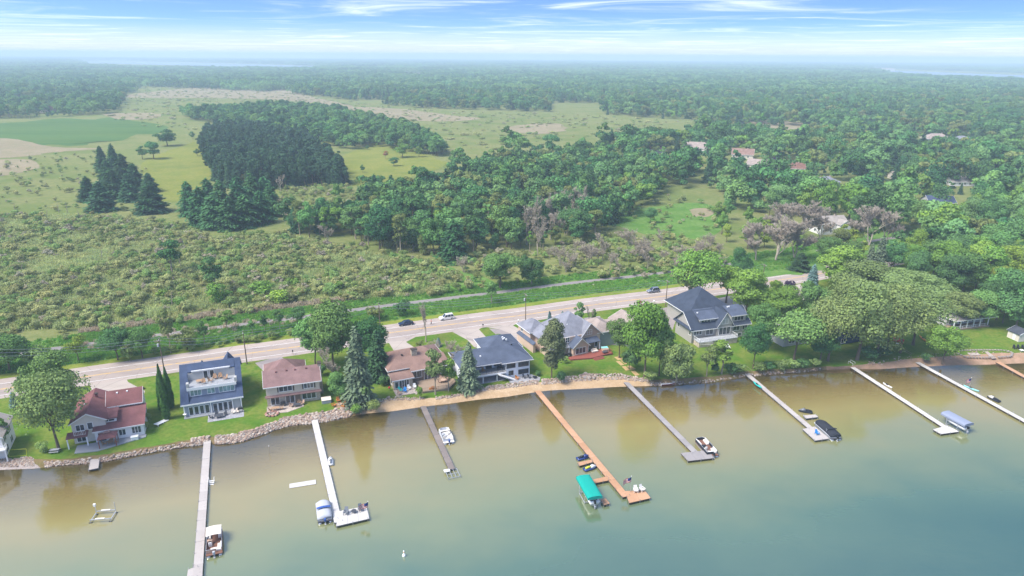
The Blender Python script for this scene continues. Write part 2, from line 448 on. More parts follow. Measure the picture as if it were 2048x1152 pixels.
shore_strip('gravel_beach', -999, 72, m_gravel)
shore_strip('shore_bank', 70, 720, m_dirt)
shore_strip('sand_beach', 716, 1302, m_sand)
shore_strip('overgrown_bank', 1298, 1650, m_dirt)
shore_strip('rough_beach', 1648, 9999, m_pink)

# ------------------------------------------------------------------ lawns, road, drives, trail
lawn_near = [p for p, s in zip(BANK, SPX) if s > -600 and s < 2700]
def near_edge(p, off=-5.8):
    best = min(ROAD, key=lambda q: (q.x - p.x + .36 * (q.y - p.y)) ** 2); i = ROAD.index(best)
    d = (ROAD[min(i + 1, len(ROAD) - 1)] - ROAD[max(i - 1, 0)]).normalized()
    return best + Vector((-d.y, d.x, 0)) * off
grid_obj('lawn', [[Vector((p.x, p.y, .012)).lerp(Vector((*near_edge(p, -5.0)[:2], .012)), t) for p in lawn_near] for t in (0.0, .3, .6, 1.0)], m_lawn)
ribbon('road', ROAD, -4.3, 3.9, .030, m_road)
ribbon('road_shoulder', ROAD, 3.9, 6.8, .026, m_shoulder, wob=.08)
ribbon('road_shoulder', ROAD, -6.0, -4.3, .026, m_shoulder, wob=.08)
ribbon('road_verge', ROAD, 6.8, 9.8, .016, m_verge, wob=.2)
ribbon('tall_grass_verge', ROAD, 9.8, 22.4, .010, m_tall, wob=.5)
ribbon('tall_grass_verge', ROAD, 25.2, 33, .010, m_tall, wob=.9)
ribbon('walking_trail', ROAD, 22.4, 25.2, .016, m_trail, wob=.1)
ribbon('edge_line', ROAD, 3.42, 3.62, .036, m_white_line)
ribbon('edge_line', ROAD, -4.0, -3.8, .036, m_white_line)
ribbon('centre_line', ROAD, .12, .28, .036, m_yellow_line)
ribbon('centre_line', ROAD, -.28, -.12, .036, m_yellow_line)
sheet('driveway', [(758, 682), (833, 673), (812, 684), (845, 706), (848, 716), (795, 722), (788, 702), (778, 686), (752, 690)], .020, m_conc, 1)
sheet('driveway', [(905, 664), (968, 652), (958, 659), (980, 683), (1030, 682), (1000, 690), (975, 694), (965, 700), (948, 694), (935, 680)], .020, m_conc, 1)
sheet('driveway', [(975, 655), (1042, 644), (1026, 651), (1050, 665), (1056, 690), (1044, 686), (1023, 668), (1000, 659)], .024, m_conc, 1)
sheet('driveway', [(978, 657), (1000, 659), (1023, 668), (1044, 686), (1010, 681), (995, 672)], .018, m_asph2, 1)
sheet('driveway', [(178, 770), (252, 756), (256, 764), (290, 782), (284, 800), (276, 840), (255, 840), (245, 790), (190, 790)], .020, m_conc, 1)
sheet('driveway', [(510, 726), (560, 712), (575, 722), (560, 740), (530, 745)], .020, m_asph2, 1)
sheet('driveway', [(355, 742), (440, 722), (440, 740), (375, 755)], .020, m_conc, 1)
sheet('driveway', [(1168, 636), (1200, 632), (1208, 660), (1232, 690), (1205, 690), (1180, 660)], .020, m_asph2, 1)
sheet('driveway', [(1318, 618), (1345, 612), (1352, 640), (1345, 660), (1328, 640)], .020, m_asph2, 1)
sheet('driveway', [(1576, 574), (1600, 568), (1620, 590), (1640, 600), (1610, 604), (1590, 590)], .020, m_conc, 1)
sheet('driveway', [(1418, 600), (1470, 590), (1500, 620), (1480, 640), (1440, 640)], .020, m_conc, 1)
# a short concrete culvert apron beside the trail
sheet('culvert_apron', [(1183, 569), (1189, 568), (1196, 575), (1190, 576)], .030, m_conc, 1)
# open land further back
sheet('field', [(-80, 258), (0, 247), (60, 243), (120, 237), (190, 239), (230, 234), (290, 246), (335, 255), (318, 266), (270, 270), (240, 281), (190, 284), (165, 292), (110, 288), (60, 293), (0, 284), (-80, 286)], .05, m_field, 3, 5)
sheet('reed_bed', [(-80, 284), (0, 276), (45, 282), (90, 292), (150, 296), (205, 296), (150, 303), (100, 305), (60, 313), (-80, 316)], .09, m_reed, 3, 4)
sheet('reed_bed', [(-80, 322), (0, 319), (60, 320), (78, 334), (40, 346), (0, 352), (-80, 356)], .07, m_reed, 5, 1.5)
sheet('meadow', [(292, 320), (385, 284), (402, 296), (418, 330), (424, 352), (400, 384), (370, 400), (335, 402), (318, 380), (285, 345)], .05, m_meadow, 5, 2.2)
sheet('meadow', [(690, 312), (740, 292), (800, 292), (875, 318), (890, 330), (830, 352), (740, 372), (700, 368), (690, 340)], .05, m_meadow, 5, 2.2)
sheet('reed_bed', [(240, 192), (330, 181), (400, 176), (545, 177), (640, 197), (700, 214), (560, 200), (400, 196), (300, 196)], .12, m_reed, 5, 4)
sheet('reed_bed', [(690, 214), (790, 217), (900, 230), (960, 238), (880, 243), (780, 237), (700, 226)], .12, m_reed, 5, 4)
sheet('reed_bed', [(1010, 256), (1060, 248), (1120, 248), (1130, 262), (1070, 268), (1020, 264)], .12, m_reed, 5, 3)
sheet('reed_bed', [(205, 228), (300, 226), (320, 234), (250, 240)], .12, m_reed, 5, 3)
sheet('reed_bed', [(1500, 242), (1598, 244), (1600, 258), (1540, 256)], .12, m_reed, 5, 3)
sheet('reed_bed', [(1380, 420), (1410, 416), (1430, 424), (1412, 434), (1388, 432)], .05, m_reed, 5, .6)
sheet('meadow', [(1230, 440), (1300, 415), (1400, 405), (1440, 430), (1425, 475), (1330, 470), (1260, 462)], .04, m_tall, 5, 2)
sheet('meadow', [(770, 500), (880, 530), (1000, 568), (930, 580), (830, 560)], .04, m_tall, 5, 2)
sheet('meadow', [(1520, 512), (1620, 500), (1660, 530), (1600, 548), (1450, 560)], .04, m_tall, 5, 2)
ribbon('reed_edge', [p for p in ROAD if -118 < p.x < -40], 34, 36.6, .014, m_reed, wob=1.2)
# a far lake that shines between the woods
def far_water():
    t = NT('far_lake_water'); return t.bsdf((.16, .18, .2), .18, .9, bump=t.noise(.05, 2), bs=.05)
m_farwater = far_water()
sheet('far_lake', [(150, 122.5), (230, 122.6), (400, 126), (560, 130), (640, 132.5), (560, 134.5), (400, 131.5), (260, 128), (180, 125.5)], .3, m_farwater, 4)
sheet('far_lake', [(1740, 139), (1840, 143), (2000, 149), (2150, 152), (2150, 158), (2000, 155), (1850, 149), (1760, 144)], .3, m_farwater, 4)
# ------------------------------------------------------------------ vegetation
def leaf_mat(name, a, b, trans=.2, hue=.035, val=.5):
    t = NT(name)
    isl = t.geo().outputs['Random Per Island']
    oi = t.n('ShaderNodeObjectInfo').outputs['Random']
    c = t.mix(isl, lin(a), lin(b))
    h = t.n('ShaderNodeHueSaturation', {'Hue': t.mr(oi, 0, 1, .5 - hue / 2, .5 + hue / 2, False), 'Saturation': t.mr(isl, 0, 1, .85, 1.1, False),
                                        'Value': t.mr(t.math('FRACT', t.math('MULTIPLY', oi, 7.31)), 0, 1, 1 - val * .45, 1 + val * .5, False), 'Color': c}).outputs[0]
    d = t.n('ShaderNodeBsdfDiffuse', {'Color': h}).outputs[0]
    tr = t.n('ShaderNodeBsdfTranslucent', {'Color': h}).outputs[0]
    mx = t.n('ShaderNodeMixShader', {0: trans}); t.set(mx.inputs[1], d); t.set(mx.inputs[2], tr)
    t.t.links.new(mx.outputs[0], t.out.inputs['Surface'])
    return t.m
LM = dict(
    deep=leaf_mat('leaves_deep_green', '#4b7142', '#638c54'),
    mid=leaf_mat('leaves_mid_green', '#5f8846', '#7ca05c'),
    light=leaf_mat('leaves_light_green', '#6a8f3b', '#86a850', .2, .03, .3),
    wooded=leaf_mat('leaves_wood_green', '#648d50', '#82a566', .2, .03, .4),
    yellow=leaf_mat('leaves_yellow_green', '#7f9a3c', '#9bb150'),
    willow=leaf_mat('leaves_grey_green', '#758a50', '#93a566', .28, .03, .35),
    olive=leaf_mat('leaves_olive', '#728046', '#8a955a', .28, .03, .4),
    shrub=leaf_mat('shrub_leaves', '#929b5e', '#bdc084', .34, .05, .5),
    shrubg=leaf_mat('green_shrub_leaves', '#7d9752', '#9fb36c', .34, .05, .5),
    tan=leaf_mat('dry_twigs', '#a0987f', '#b8b096', .1, .05, .5),
    pine=leaf_mat('dark_pine_needles', '#38543c', '#4d6b4a', .10, .03, .7),
    spruce=leaf_mat('spruce_needles', '#38583a', '#4c6d48', .08, .04, .4),
    tam=leaf_mat('larch_needles', '#3d6640', '#517c4d', .15, .03, .3),
    blue=leaf_mat('blue_spruce_needles', '#5d7c78', '#76938c', .08, .02, .3),
    grey=leaf_mat('grey_green_spruce_needles', '#66765a', '#7f8d6e', .08, .03, .3),
    olivepine=leaf_mat('olive_pine_needles', '#626b48', '#7f865f', .1, .02, .2),
    cedar=leaf_mat('cedar_leaves', '#375b2c', '#4a6f37', .1, .02, .2),
    rust=leaf_mat('rust_leaves', '#8d5a40', '#a56f52', .2, .03, .3),
    plum=leaf_mat('plum_leaves', '#3a2c46', '#4d3d58', .15, .03, .3))
m_bark = M('bark', '#6f6253', .9, .1, var=.35, scale=3)
m_palebark = M('pale_bark', '#a0937f', .9, .1, var=.3, scale=3)
m_deadwood = M('dead_wood', '#aea290', .9, .1, var=.25, scale=3)

def quads_mesh(name, c, t, b, mat):
    """N little leaf sprays: centre c, half axes t and b"""
    n = len(c); v = np.empty((n, 4, 3), np.float32)
    v[:, 0] = c - t - b * .6; v[:, 1] = c + t * .9 - b; v[:, 2] = c + t + b * .7; v[:, 3] = c - t * .8 + b
    me = bpy.data.meshes.new(name)
    me.vertices.add(n * 4); me.vertices.foreach_set('co', v.reshape(-1))
    me.loops.add(n * 4); me.loops.foreach_set('vertex_index', np.arange(n * 4, dtype=np.int32))
    me.polygons.add(n); me.polygons.foreach_set('loop_start', np.arange(0, n * 4, 4, dtype=np.int32)); me.polygons.foreach_set('loop_total', np.full(n, 4, np.int32))
    me.materials.append(mat); me.update(calc_edges=True); return me
def unit(a): return a / np.maximum(np.linalg.norm(a, axis=1, keepdims=True), 1e-6)
def sprays(c, out, size, rs, flat=.55):
    n = len(c)
    nn = unit(out * flat + rs.normal(size=(n, 3)) * (1 - flat) * .8)
    t = unit(np.cross(nn, rs.normal(size=(n, 3)))); b = np.cross(nn, t)
    s = (size * rs.uniform(.6, 1.3, (n, 1)))
    return t * s * .5, b * s * .42
def crown_broad(seed, H, W, base, lobes, n, leaf, mat, top=1.0, droop=0.0, irregular=.3, flat=.66):
    rs = np.random.default_rng(seed)
    cs, rr = [], []
    zc, hz = (base + H) / 2, (H - base) / 2
    k = 0
    while len(cs) < lobes:
        k += 1
        u = rs.normal(size=3); u /= np.linalg.norm(u)
        q = rs.uniform(.25, 1) ** .5
        r = W * rs.uniform(.13, .22)
        p = np.array([u[0] * (W / 2 - r * .8) * q, u[1] * (W / 2 - r * .8) * q, zc + u[2] * (hz - r * .7) * q])
        f = (p[2] - base) / (H - base)
        if f < .35: p[:2] *= .55 + f
        if f > .6 and top < 1: p[:2] *= top
        p[:2] *= 1 + rs.uniform(-irregular, irregular) * .5
        cs.append(p); rr.append(r * (1 + rs.uniform(-irregular, irregular)))
    cs = np.array(cs); rr = np.array(rr)
    pick = rs.choice(lobes, n, p=rr ** 2 / (rr ** 2).sum())
    u = unit(rs.normal(size=(n, 3))); u[:, 2] = np.where(u[:, 2] < -.35, -u[:, 2] * .6, u[:, 2]); u = unit(u)
    rad = rr[pick][:, None] * rs.uniform(.62, 1.06, (n, 1))
    c = cs[pick] + u * rad * np.array([1, 1, .82])
    if droop: c[:, 2] -= droop * rs.uniform(0, 1, n) ** 2 * np.linalg.norm(c[:, :2], axis=1) / (W / 2) * H * .25
    c[:, 2] = np.maximum(c[:, 2], .15)
    t, b = sprays(c, u, leaf, rs, flat)
    return quads_mesh('crown', c, t, b, mat), cs
def crown_cone(seed, H, W, base, n, leaf, mat, power=.85, tiers=14, ragged=.25):
    rs = np.random.default_rng(seed)
    z = base + (H - base) * (1 - np.sqrt(rs.uniform(0, 1, n)) ** 1.05)
    f = (z - base) / (H - base)
    saw = 1 - .32 * ((f * tiers + rs.uniform(0, .15, n)) % 1)
    ang = rs.uniform(0, 2 * np.pi, n)
    lump = 1 + ragged * np.sin(ang * 3 + f * 23) * .5 + rs.uniform(-ragged, ragged, n) * .5
    Rr = W / 2 * np.maximum(1 - f, .0) ** power * saw * lump + .08
    q = rs.uniform(.35, 1, n) ** .6
    r = Rr * q
    c = np.stack([np.cos(ang) * r, np.sin(ang) * r, z - r * .22], 1); c[:, 2] = np.maximum(c[:, 2], .1)
    out = np.stack([np.cos(ang), np.sin(ang), np.full(n, -.35)], 1)
    side = np.stack([-np.sin(ang), np.cos(ang), np.zeros(n)], 1) + rs.normal(size=(n, 3)) * .35
    s = leaf * rs.uniform(.6, 1.3, (n, 1))
    return quads_mesh('crown', c, unit(out + rs.normal(size=(n, 3)) * .25) * s * .75, unit(side) * s * .34, mat)
def crown_column(seed, H, W, n, leaf, mat):
    rs = np.random.default_rng(seed)
    f = rs.uniform(0, 1, n); ang = rs.uniform(0, 2 * np.pi, n)
    Rr = W / 2 * np.minimum(1, (f * 7 + .5)) * np.maximum(1 - f ** 3.2, 0) * (1 + .12 * np.sin(ang * 4 + f * 17))
    r = Rr * rs.uniform(.7, 1, n)
    c = np.stack([np.cos(ang) * r, np.sin(ang) * r, .1 + f * (H - .1)], 1)
    out = np.stack([np.cos(ang), np.sin(ang), np.full(n, .6)], 1)
    t, b = sprays(c, out, leaf, rs, .7)
    return quads_mesh('crown', c, t, b, mat)
def trunk_mesh(seed, H, r, limbs, mat, lean=.03, forks=1):
    rs = random.Random(seed); mb = MB()
    pts = [Vector((0, 0, -.15))]
    for i in range(1, 6): pts.append(Vector((rs.uniform(-lean, lean) * H * i / 5, rs.uniform(-lean, lean) * H * i / 5, H * .72 * i / 5)))
    for i in range(5): mb.tube(pts[i], pts[i + 1], r * (1 - i * .16) * (1.25 if i == 0 else 1), r * (1 - (i + 1) * .16), 7, cap=False)
    for l in limbs:
        l = Vector(l); base = pts[rs.choice((2, 2, 3, 3, 4))]
        mid = base.lerp(l, .5) + Vector((0, 0, .08 * H * rs.uniform(-.2, .8)))
        mb.tube(base, mid, r * .5, r * .3, 5, cap=False); mb.tube(mid, l, r * .3, r * .08, 5, cap=False)
    return mb.mesh('trunk', mat, True)
def bare_mesh(seed, H, W, mat, depth=4, twigs=1500, r=.2, multi=1, upright=.5, tw=.045):
    """leafless tree: boughs, branches and a haze of twigs"""
    rs = random.Random(seed); mb = MB(); tips = []
    def grow(p, d, L, rad, k):
        e = p + d * L * .5 + Vector((rs.uniform(-.06, .06), rs.uniform(-.06, .06), 0)) * L; q = e + (d + Vector((0, 0, .12))) * L * .5
        mb.tube(p, e, rad, rad * .8, 5 if k > 2 else 3, cap=False); mb.tube(e, q, rad * .8, rad * .6, 5 if k > 2 else 3, cap=False)
        if k <= 2: tips.append((e, d)); tips.append((q, d))
        if k == 0: return
        for j in range(rs.choice((2, 3, 3))):
            a = Vector((rs.uniform(-1, 1), rs.uniform(-1, 1), rs.uniform(-.1, .8) + upright * .6)).normalized()
            nd = (d * .75 + a * .8).normalized(); nd.x *= W / H * 1.6; nd.y *= W / H * 1.6; nd.normalize()
            grow(q if j else e, nd, L * rs.uniform(.62, .8), rad * .55, k - 1)
    for i in range(multi):
        d = Vector((rs.uniform(-.3, .3), rs.uniform(-.3, .3), 1)) if multi > 1 else Vector((rs.uniform(-.06, .06), rs.uniform(-.06, .06), 1))
        grow(Vector((rs.uniform(-.2, .2) * (multi > 1), rs.uniform(-.2, .2) * (multi > 1), -.1)), d.normalized(), H * .36, r, depth)
    for _ in range(twigs):
        p, d = rs.choice(tips)
        a = (d * .7 + Vector((rs.uniform(-1, 1), rs.uniform(-1, 1), rs.uniform(-.3, 1)))).normalized() * H * rs.uniform(.03, .09)
        w = Vector((rs.uniform(-1, 1), rs.uniform(-1, 1), rs.uniform(-1, 1))).normalized() * tw
        mb.add([p - w, p + w, p + a], [(0, 1, 2)])
    me = bpy.data.meshes.new('boughs'); me.from_pydata(mb.v, [], mb.f); me.materials.append(mat)
    top = max(v[2] for v in mb.v); rad_ = sorted(math.hypot(v[0], v[1]) for v in mb.v)[int(len(mb.v) * .97)]
    me.transform(Matrix.Diagonal((W / 2 / rad_, W / 2 / rad_, H / top, 1))); me.update()
    return me

PROTO = {}
def proto(key, H, W, crown, trunk): PROTO[key] = (H, W, crown, trunk)
def broad(key, seed, H, W, base, lobes, n, leaf, top=1.0, droop=0.0, bark=None, r=None, irr=.3):
    c, cs = crown_broad(seed, H, W, base, lobes, n, leaf, LM['mid'], top, droop, irr)
    lim = sorted([tuple(p) for p in cs], key=lambda p: -abs(p[0]) - abs(p[1]))[:8]
    proto(key, H, W, c, trunk_mesh(seed, H, r or H * .018, lim, bark or m_bark))
for i in range(4):                                   # large lakeside trees, leaf sprays about 0.4 m
    broad('near%d' % i, 20 + i, 15, 12, 2.2 + .5 * i, 34 + 4 * i, 13000, .38, top=.85, irr=.4)
broad('willow0', 31, 12, 10, 1.2, 26, 9500, .36, droop=.8, bark=m_palebark)
broad('willow1', 32, 16, 13, 2.5, 46, 14000, .37, droop=.4, irr=.55)
broad('airy0', 35, 18, 14, 2.5, 58, 9000, .42, irr=.8, droop=.3)
broad('airy1', 36, 16, 12, 4.0, 44, 6500, .42, irr=.8)
broad('thin0', 33, 13, 9, 3.5, 20, 2600, .42, irr=.6)
broad('thin1', 34, 10, 5.5, 3.5, 12, 1700, .36, bark=m_palebark, irr=.6)
for i in range(5):                                   # trees of the woods behind the road
    broad('wood%d' % i, 40 + i, 14, 10, 1.5 + .3 * i, 16 + 2 * i, 3400, .5, top=.8, irr=.45)
for i in range(3):
    broad('tall%d' % i, 50 + i, 15, 6.5, 3.5, 12, 2200, .5, top=.9, bark=m_palebark, irr=.5)
for i in range(4):
    broad('bush%d' % i, 60 + i, 3.4, 4.2, .15, 12, 900, .30, r=.06, irr=.5)
for i in range(3): proto('spruce%d' % i, 14, 6.6, crown_cone(70 + i, 14, 6.6, .5, 3600, .7, LM['spruce'], power=.72, ragged=.55), trunk_mesh(70 + i, 14, .2, [], m_bark, .004))
for i in range(2): proto('blue%d' % i, 7, 4, crown_cone(75 + i, 7, 4, .2, 1800, .5, LM['blue'], tiers=9), trunk_mesh(75 + i, 7, .12, [], m_bark, .004))
for i in range(3): proto('larch%d' % i, 15, 7.5, crown_cone(80 + i, 15, 7.5, .6, 3000, .8, LM['tam'], power=.5, tiers=6, ragged=.8), trunk_mesh(80 + i, 15, .2, [], m_bark, .004))
def pine(key, seed, H, W, base, n, leaf, lobes):
    c, cs = crown_broad(seed, H, W, base, lobes, n, leaf, LM['pine'], .6, 0, .35)
    proto(key, H, W, c, trunk_mesh(seed, H * 1.25, .22, [tuple(p) for p in cs[:7]], m_bark, .006))
for i in range(3): pine('pine%d' % i, 85 + i, 16, 6.2, 5.5, 1500, .7, 15)
pine('bigpine', 89, 17, 10.5, 1.2, 12000, .4, 44)
for i in range(2): proto('cedar%d' % i, 9.5, 2.1, crown_column(90 + i, 9.5, 2.1, 3200, .34, LM['cedar']), trunk_mesh(90 + i, 8, .1, [], m_bark, .004))
BARE = [bare_mesh(100, 11, 7, m_deadwood, 4, 1800, .2, tw=.06), bare_mesh(101, 13, 7.5, m_deadwood, 4, 1200, .26, upright=1.2, tw=.06), bare_mesh(102, 9, 8, m_deadwood, 4, 3600, .16, multi=3, tw=.06), bare_mesh(103, 14, 13, M('grey_twigs', '#b3a696', .9, .1, var=.3), 5, 15000, .3, multi=2, tw=.085)]
BARE_H = [11, 13, 9, 14]
TREES = []
def tree(key, p, h, label, group=None, mat=None, w=None, name='tree', cat='tree', rz=None):
    H, W, c, t = PROTO[key]
    o = thing(name, label, cat, (p[0], p[1], p[2] if len(p) > 2 else 0), random.uniform(0, 6.28) if rz is None else rz, group)
    s = h / H; sw = s if w is None else w / W
    o.scale = (sw, sw, s)
    for nm, me in (('trunk', t), ('crown', c)):
        q = bpy.data.objects.new(nm, me); COL.objects.link(q); q.parent = o
        if nm == 'crown' and mat:
            q.material_slots[0].link = 'OBJECT'; q.material_slots[0].material = LM[mat]
    TREES.append(o)
    return o
def bare_tree(k, p, h, label, group=None, w=1.0, name='bare_tree'):
    o = bpy.data.objects.new(name, BARE[k]); COL.objects.link(o)
    o.location = (p[0], p[1], 0); s = h / BARE_H[k]; o.scale = (s * w, s * w, s); o.rotation_euler = (0, 0, random.uniform(0, 6.28))
    return tag(o, label, 'tree', group)
def inside(x, y, poly):
    r = False; n = len(poly); j = n - 1
    for i in range(n):
        if (poly[i][1] > y) != (poly[j][1] > y) and x < (poly[j][0] - poly[i][0]) * (y - poly[i][1]) / (poly[j][1] - poly[i][1]) + poly[i][0]: r = not r
        j = i
    return r
def patch(x, y, f=.012, k=0.0):
    return math.sin(x * f + 1.3 + k) * math.sin(y * f * .8 + k * 2) + .6 * math.sin(x * f * 2.3 - y * f * 1.7 + k) + .35 * math.sin(x * f * 5.1 + y * f * 4.3)
def zone(poly, spacing, jit=.42, keep=1.0, ylim=None):
    """ground points spread over the area that the photo shows inside poly"""
    ps = [P(x, max(y, 112 + x * .0068)) for x, y in poly]
    x0, x1 = min(p.x for p in ps), max(p.x for p in ps); y0, y1 = min(p.y for p in ps), max(p.y for p in ps)
    if ylim: y0, y1 = max(y0, ylim[0]), min(y1, ylim[1])
    x0, x1 = max(x0, -.82 * y1 - 60), min(x1, .82 * y1 + 60)
    out = []; yy = y0; row = 0
    while yy <= y1:
        xx = x0 + (row % 2) * spacing * .5
        while xx <= x1:
            a, b = xx + random.uniform(-jit, jit) * spacing, yy + random.uniform(-jit, jit) * spacing
            if random.random() < keep:
                u, v = px((a, b, 0))
                if inside(u, v, poly): out.append((a, b))
            xx += spacing
        yy += spacing * .87; row += 1
    return out
def scatter_stuff(name, pts, meshes, hs, label, cat, scale=(.8, 1.25), seed=1, w=(.85, 1.2), z=0.0):
    """one mass object: geometry nodes place low meshes on the points"""
    n = len(pts); me = bpy.data.meshes.new(name); me.from_pydata([(a, b, z) for a, b in pts], [], [])
    rs = np.random.default_rng(seed)
    at = me.attributes.new('siz', 'FLOAT_VECTOR', 'POINT'); zz = rs.uniform(*scale, n) * np.asarray(hs)
    ww = zz * rs.uniform(*w, n)
    at.data.foreach_set('vector', np.stack([ww, ww, zz], 1).astype(np.float32).reshape(-1))
    at = me.attributes.new('rot', 'FLOAT_VECTOR', 'POINT'); at.data.foreach_set('vector', np.stack([np.zeros(n), np.zeros(n), rs.uniform(0, 6.28, n)], 1).astype(np.float32).reshape(-1))
    at = me.attributes.new('pick', 'INT', 'POINT'); at.data.foreach_set('value', rs.integers(0, len(meshes), n).astype(np.int32))
    o = bpy.data.objects.new(name, me); COL.objects.link(o); tag(o, label, cat, None, 'stuff')
    g = bpy.data.node_groups.new(name, 'GeometryNodeTree')
    g.interface.new_socket('Geometry', in_out='INPUT', socket_type='NodeSocketGeometry'); g.interface.new_socket('Geometry', in_out='OUTPUT', socket_type='NodeSocketGeometry')
    N = g.nodes.new; L = g.links.new
    gi, go = N('NodeGroupInput'), N('NodeGroupOutput')
    m2p = N('GeometryNodeMeshToPoints'); L(gi.outputs[0], m2p.inputs[0])
    join = N('GeometryNodeJoinGeometry')
    for m_ in reversed(meshes):
        src = bpy.data.objects.new(m_.name, m_)
        oi = N('GeometryNodeObjectInfo'); oi.inputs[0].default_value = src
        g2i = N('GeometryNodeGeometryToInstance'); L(oi.outputs['Geometry'], g2i.inputs[0]); L(g2i.outputs[0], join.inputs[0])
    iop = N('GeometryNodeInstanceOnPoints'); L(m2p.outputs[0], iop.inputs['Points']); L(join.outputs[0], iop.inputs['Instance'])
    iop.inputs['Pick Instance'].default_value = True
    for nm, ty, sk in (('pick', 'INT', 'Instance Index'), ('rot', 'FLOAT_VECTOR', 'Rotation'), ('siz', 'FLOAT_VECTOR', 'Scale')):
        na = N('GeometryNodeInputNamedAttribute'); na.data_type = ty; na.inputs[0].default_value = nm
        out_ = next(s for s in na.outputs if s.enabled and s.name == 'Attribute'); L(out_, iop.inputs[sk])
    L(iop.outputs[0], go.inputs[0])
    md = o.modifiers.new('scatter', 'NODES'); md.node_group = g
    return o
def remat(me, mat):
    c = me.copy(); c.materials.clear(); c.materials.append(mat); return c
def lowcrown(seed, H, W, base, lobes, n, leaf, mat):
    return crown_broad(seed, H, W, base, lobes, n, leaf, LM[mat], flat=.62)[0]
# unit-height low meshes for far and small growth
def norm(me, H): me.transform(Matrix.Scale(1 / H, 4)); return me
FARM = [norm(lowcrown(200 + i, h_, w_, .3, l_, 1200, .82, m_), 14) for i, (m_, h_, w_, l_) in enumerate((('deep', 14, 11, 9), ('mid', 14, 13, 14), ('deep', 16, 8, 8), ('mid', 11, 10, 9), ('tam', 13, 12, 12), ('deep', 15, 15, 18), ('wooded', 13, 11, 10), ('mid', 18, 7, 9), ('wooded', 10, 8, 6), ('light', 12, 10, 9), ('olive', 14, 10, 11), ('deep', 18, 13, 15)))]
FARCONE = [norm(remat(crown_cone(210 + i, 14, 6, .2, 700, 1.1, LM['spruce'], tiers=7, ragged=.5), LM['spruce']), 14) for i in range(2)]
def canopy_patch(seed, rad, trees, n, leaf, mat):
    """a piece of closed forest: many single crowns of different height side by side"""
    rs = np.random.default_rng(seed)
    a = rs.uniform(0, 2 * np.pi, trees); q = np.sqrt(rs.uniform(0, 1, trees)) * rad
    cr_ = rs.uniform(4.5, 8.5, trees); h = rs.uniform(9, 17, trees) + (rs.uniform(0, 1, trees) < .12) * 3
    k = rs.integers(0, trees, n); u = unit(rs.normal(size=(n, 3))); u[:, 2] = np.abs(u[:, 2]); r = cr_[k]
    c = np.stack([q[k] * np.cos(a[k]) + u[:, 0] * r, q[k] * np.sin(a[k]) + u[:, 1] * r, h[k] - r * .8 + u[:, 2] * r * .8], 1)
    low = rs.uniform(0, 1, n) < .25; c[low, 2] *= rs.uniform(.2, .8, low.sum())
    t, b = sprays(c, u, leaf, rs, .6)
    return quads_mesh('canopy', c, t, b, mat)
CLUMP = [canopy_patch(220 + i, 24, 13, 1500, 1.9, LM[m_]) for i, m_ in enumerate(('deep', 'mid', 'wooded', 'deep', 'tam'))]
BIGCLUMP = [canopy_patch(230 + i, 75, 95, 5000, 3.6, LM[m_]) for i, m_ in enumerate(('deep', 'mid', 'wooded'))]
BUSHM = [norm(lowcrown(240 + i, 3.2, 4.4, .1, 9, 800, .29, m_), 3.2) for i, m_ in enumerate(('shrub', 'shrub', 'shrubg', 'shrub', 'shrub', 'shrubg', 'olive', 'shrub', 'shrubg'))] + [norm(lowcrown(250, 3.2, 3.6, .1, 9, 700, .24, 'tan'), 3.2)]
# ------------------------------------------------------------------ trees one by one: yards and shore
def T(key, x, y, top, label, mat=None, wpx=None, name='tree', cat='tree', group=None):
    """base at photo (x, y); top is the photo row of the tip; wpx the crown width in photo pixels"""
    p = P(x, y); dist = math.hypot(p.x, p.y); fw = p.y * _cp + CAM_H * _sp
    lo, hi = .5, 45.0
    for _ in range(30):
        m = (lo + hi) / 2
        if px((p.x, p.y, m))[1] > top: lo = m
        else: hi = m
    h = lo
    w = wpx * (fw - h * .5 * _sp) / F_PX if wpx else None
    return tree(key, p, h, label, group, mat, w, name, cat)
T('airy0', 118, 900, 742, 'huge grey-green tree in front of the maroon roofed house', 'willow', 128)
T('near0', 112, 822, 704, 'bright leafy tree between the road and the maroon roofed house', 'mid', 115)
T('thin1', 12, 900, 838, 'small green tree beside the white house at the left edge', 'mid', 34)
T('blue0', 30, 812, 783, 'small blue spruce in the orange mulch bed by the road', None, 20, 'spruce_tree')
T('bush0', 88, 905, 885, 'low round shrub beside the picnic bench', 'shrubg', 26, 'shrub', 'shrub')
for x, y, t, k, lb in ((334, 838, 729, 0, 'tallest dark columnar cedar beside the blue roofed house'), (327, 822, 748, 1, 'left columnar cedar of the row beside the blue roofed house'), (342, 815, 735, 1, 'columnar cedar of the row nearest the blue roofed house')):
    T('cedar%d' % k, x, y, t, lb, None, 16, 'cedar_tree', group='cedars beside the blue roofed house')
T('bush1', 297, 845, 824, 'green shrub against the right end of the maroon roofed house', 'shrubg', 16, 'shrub', 'shrub')
T('bush2', 294, 858, 842, 'small leafy shrub near the white garden steps', 'shrubg', 14, 'shrub', 'shrub')
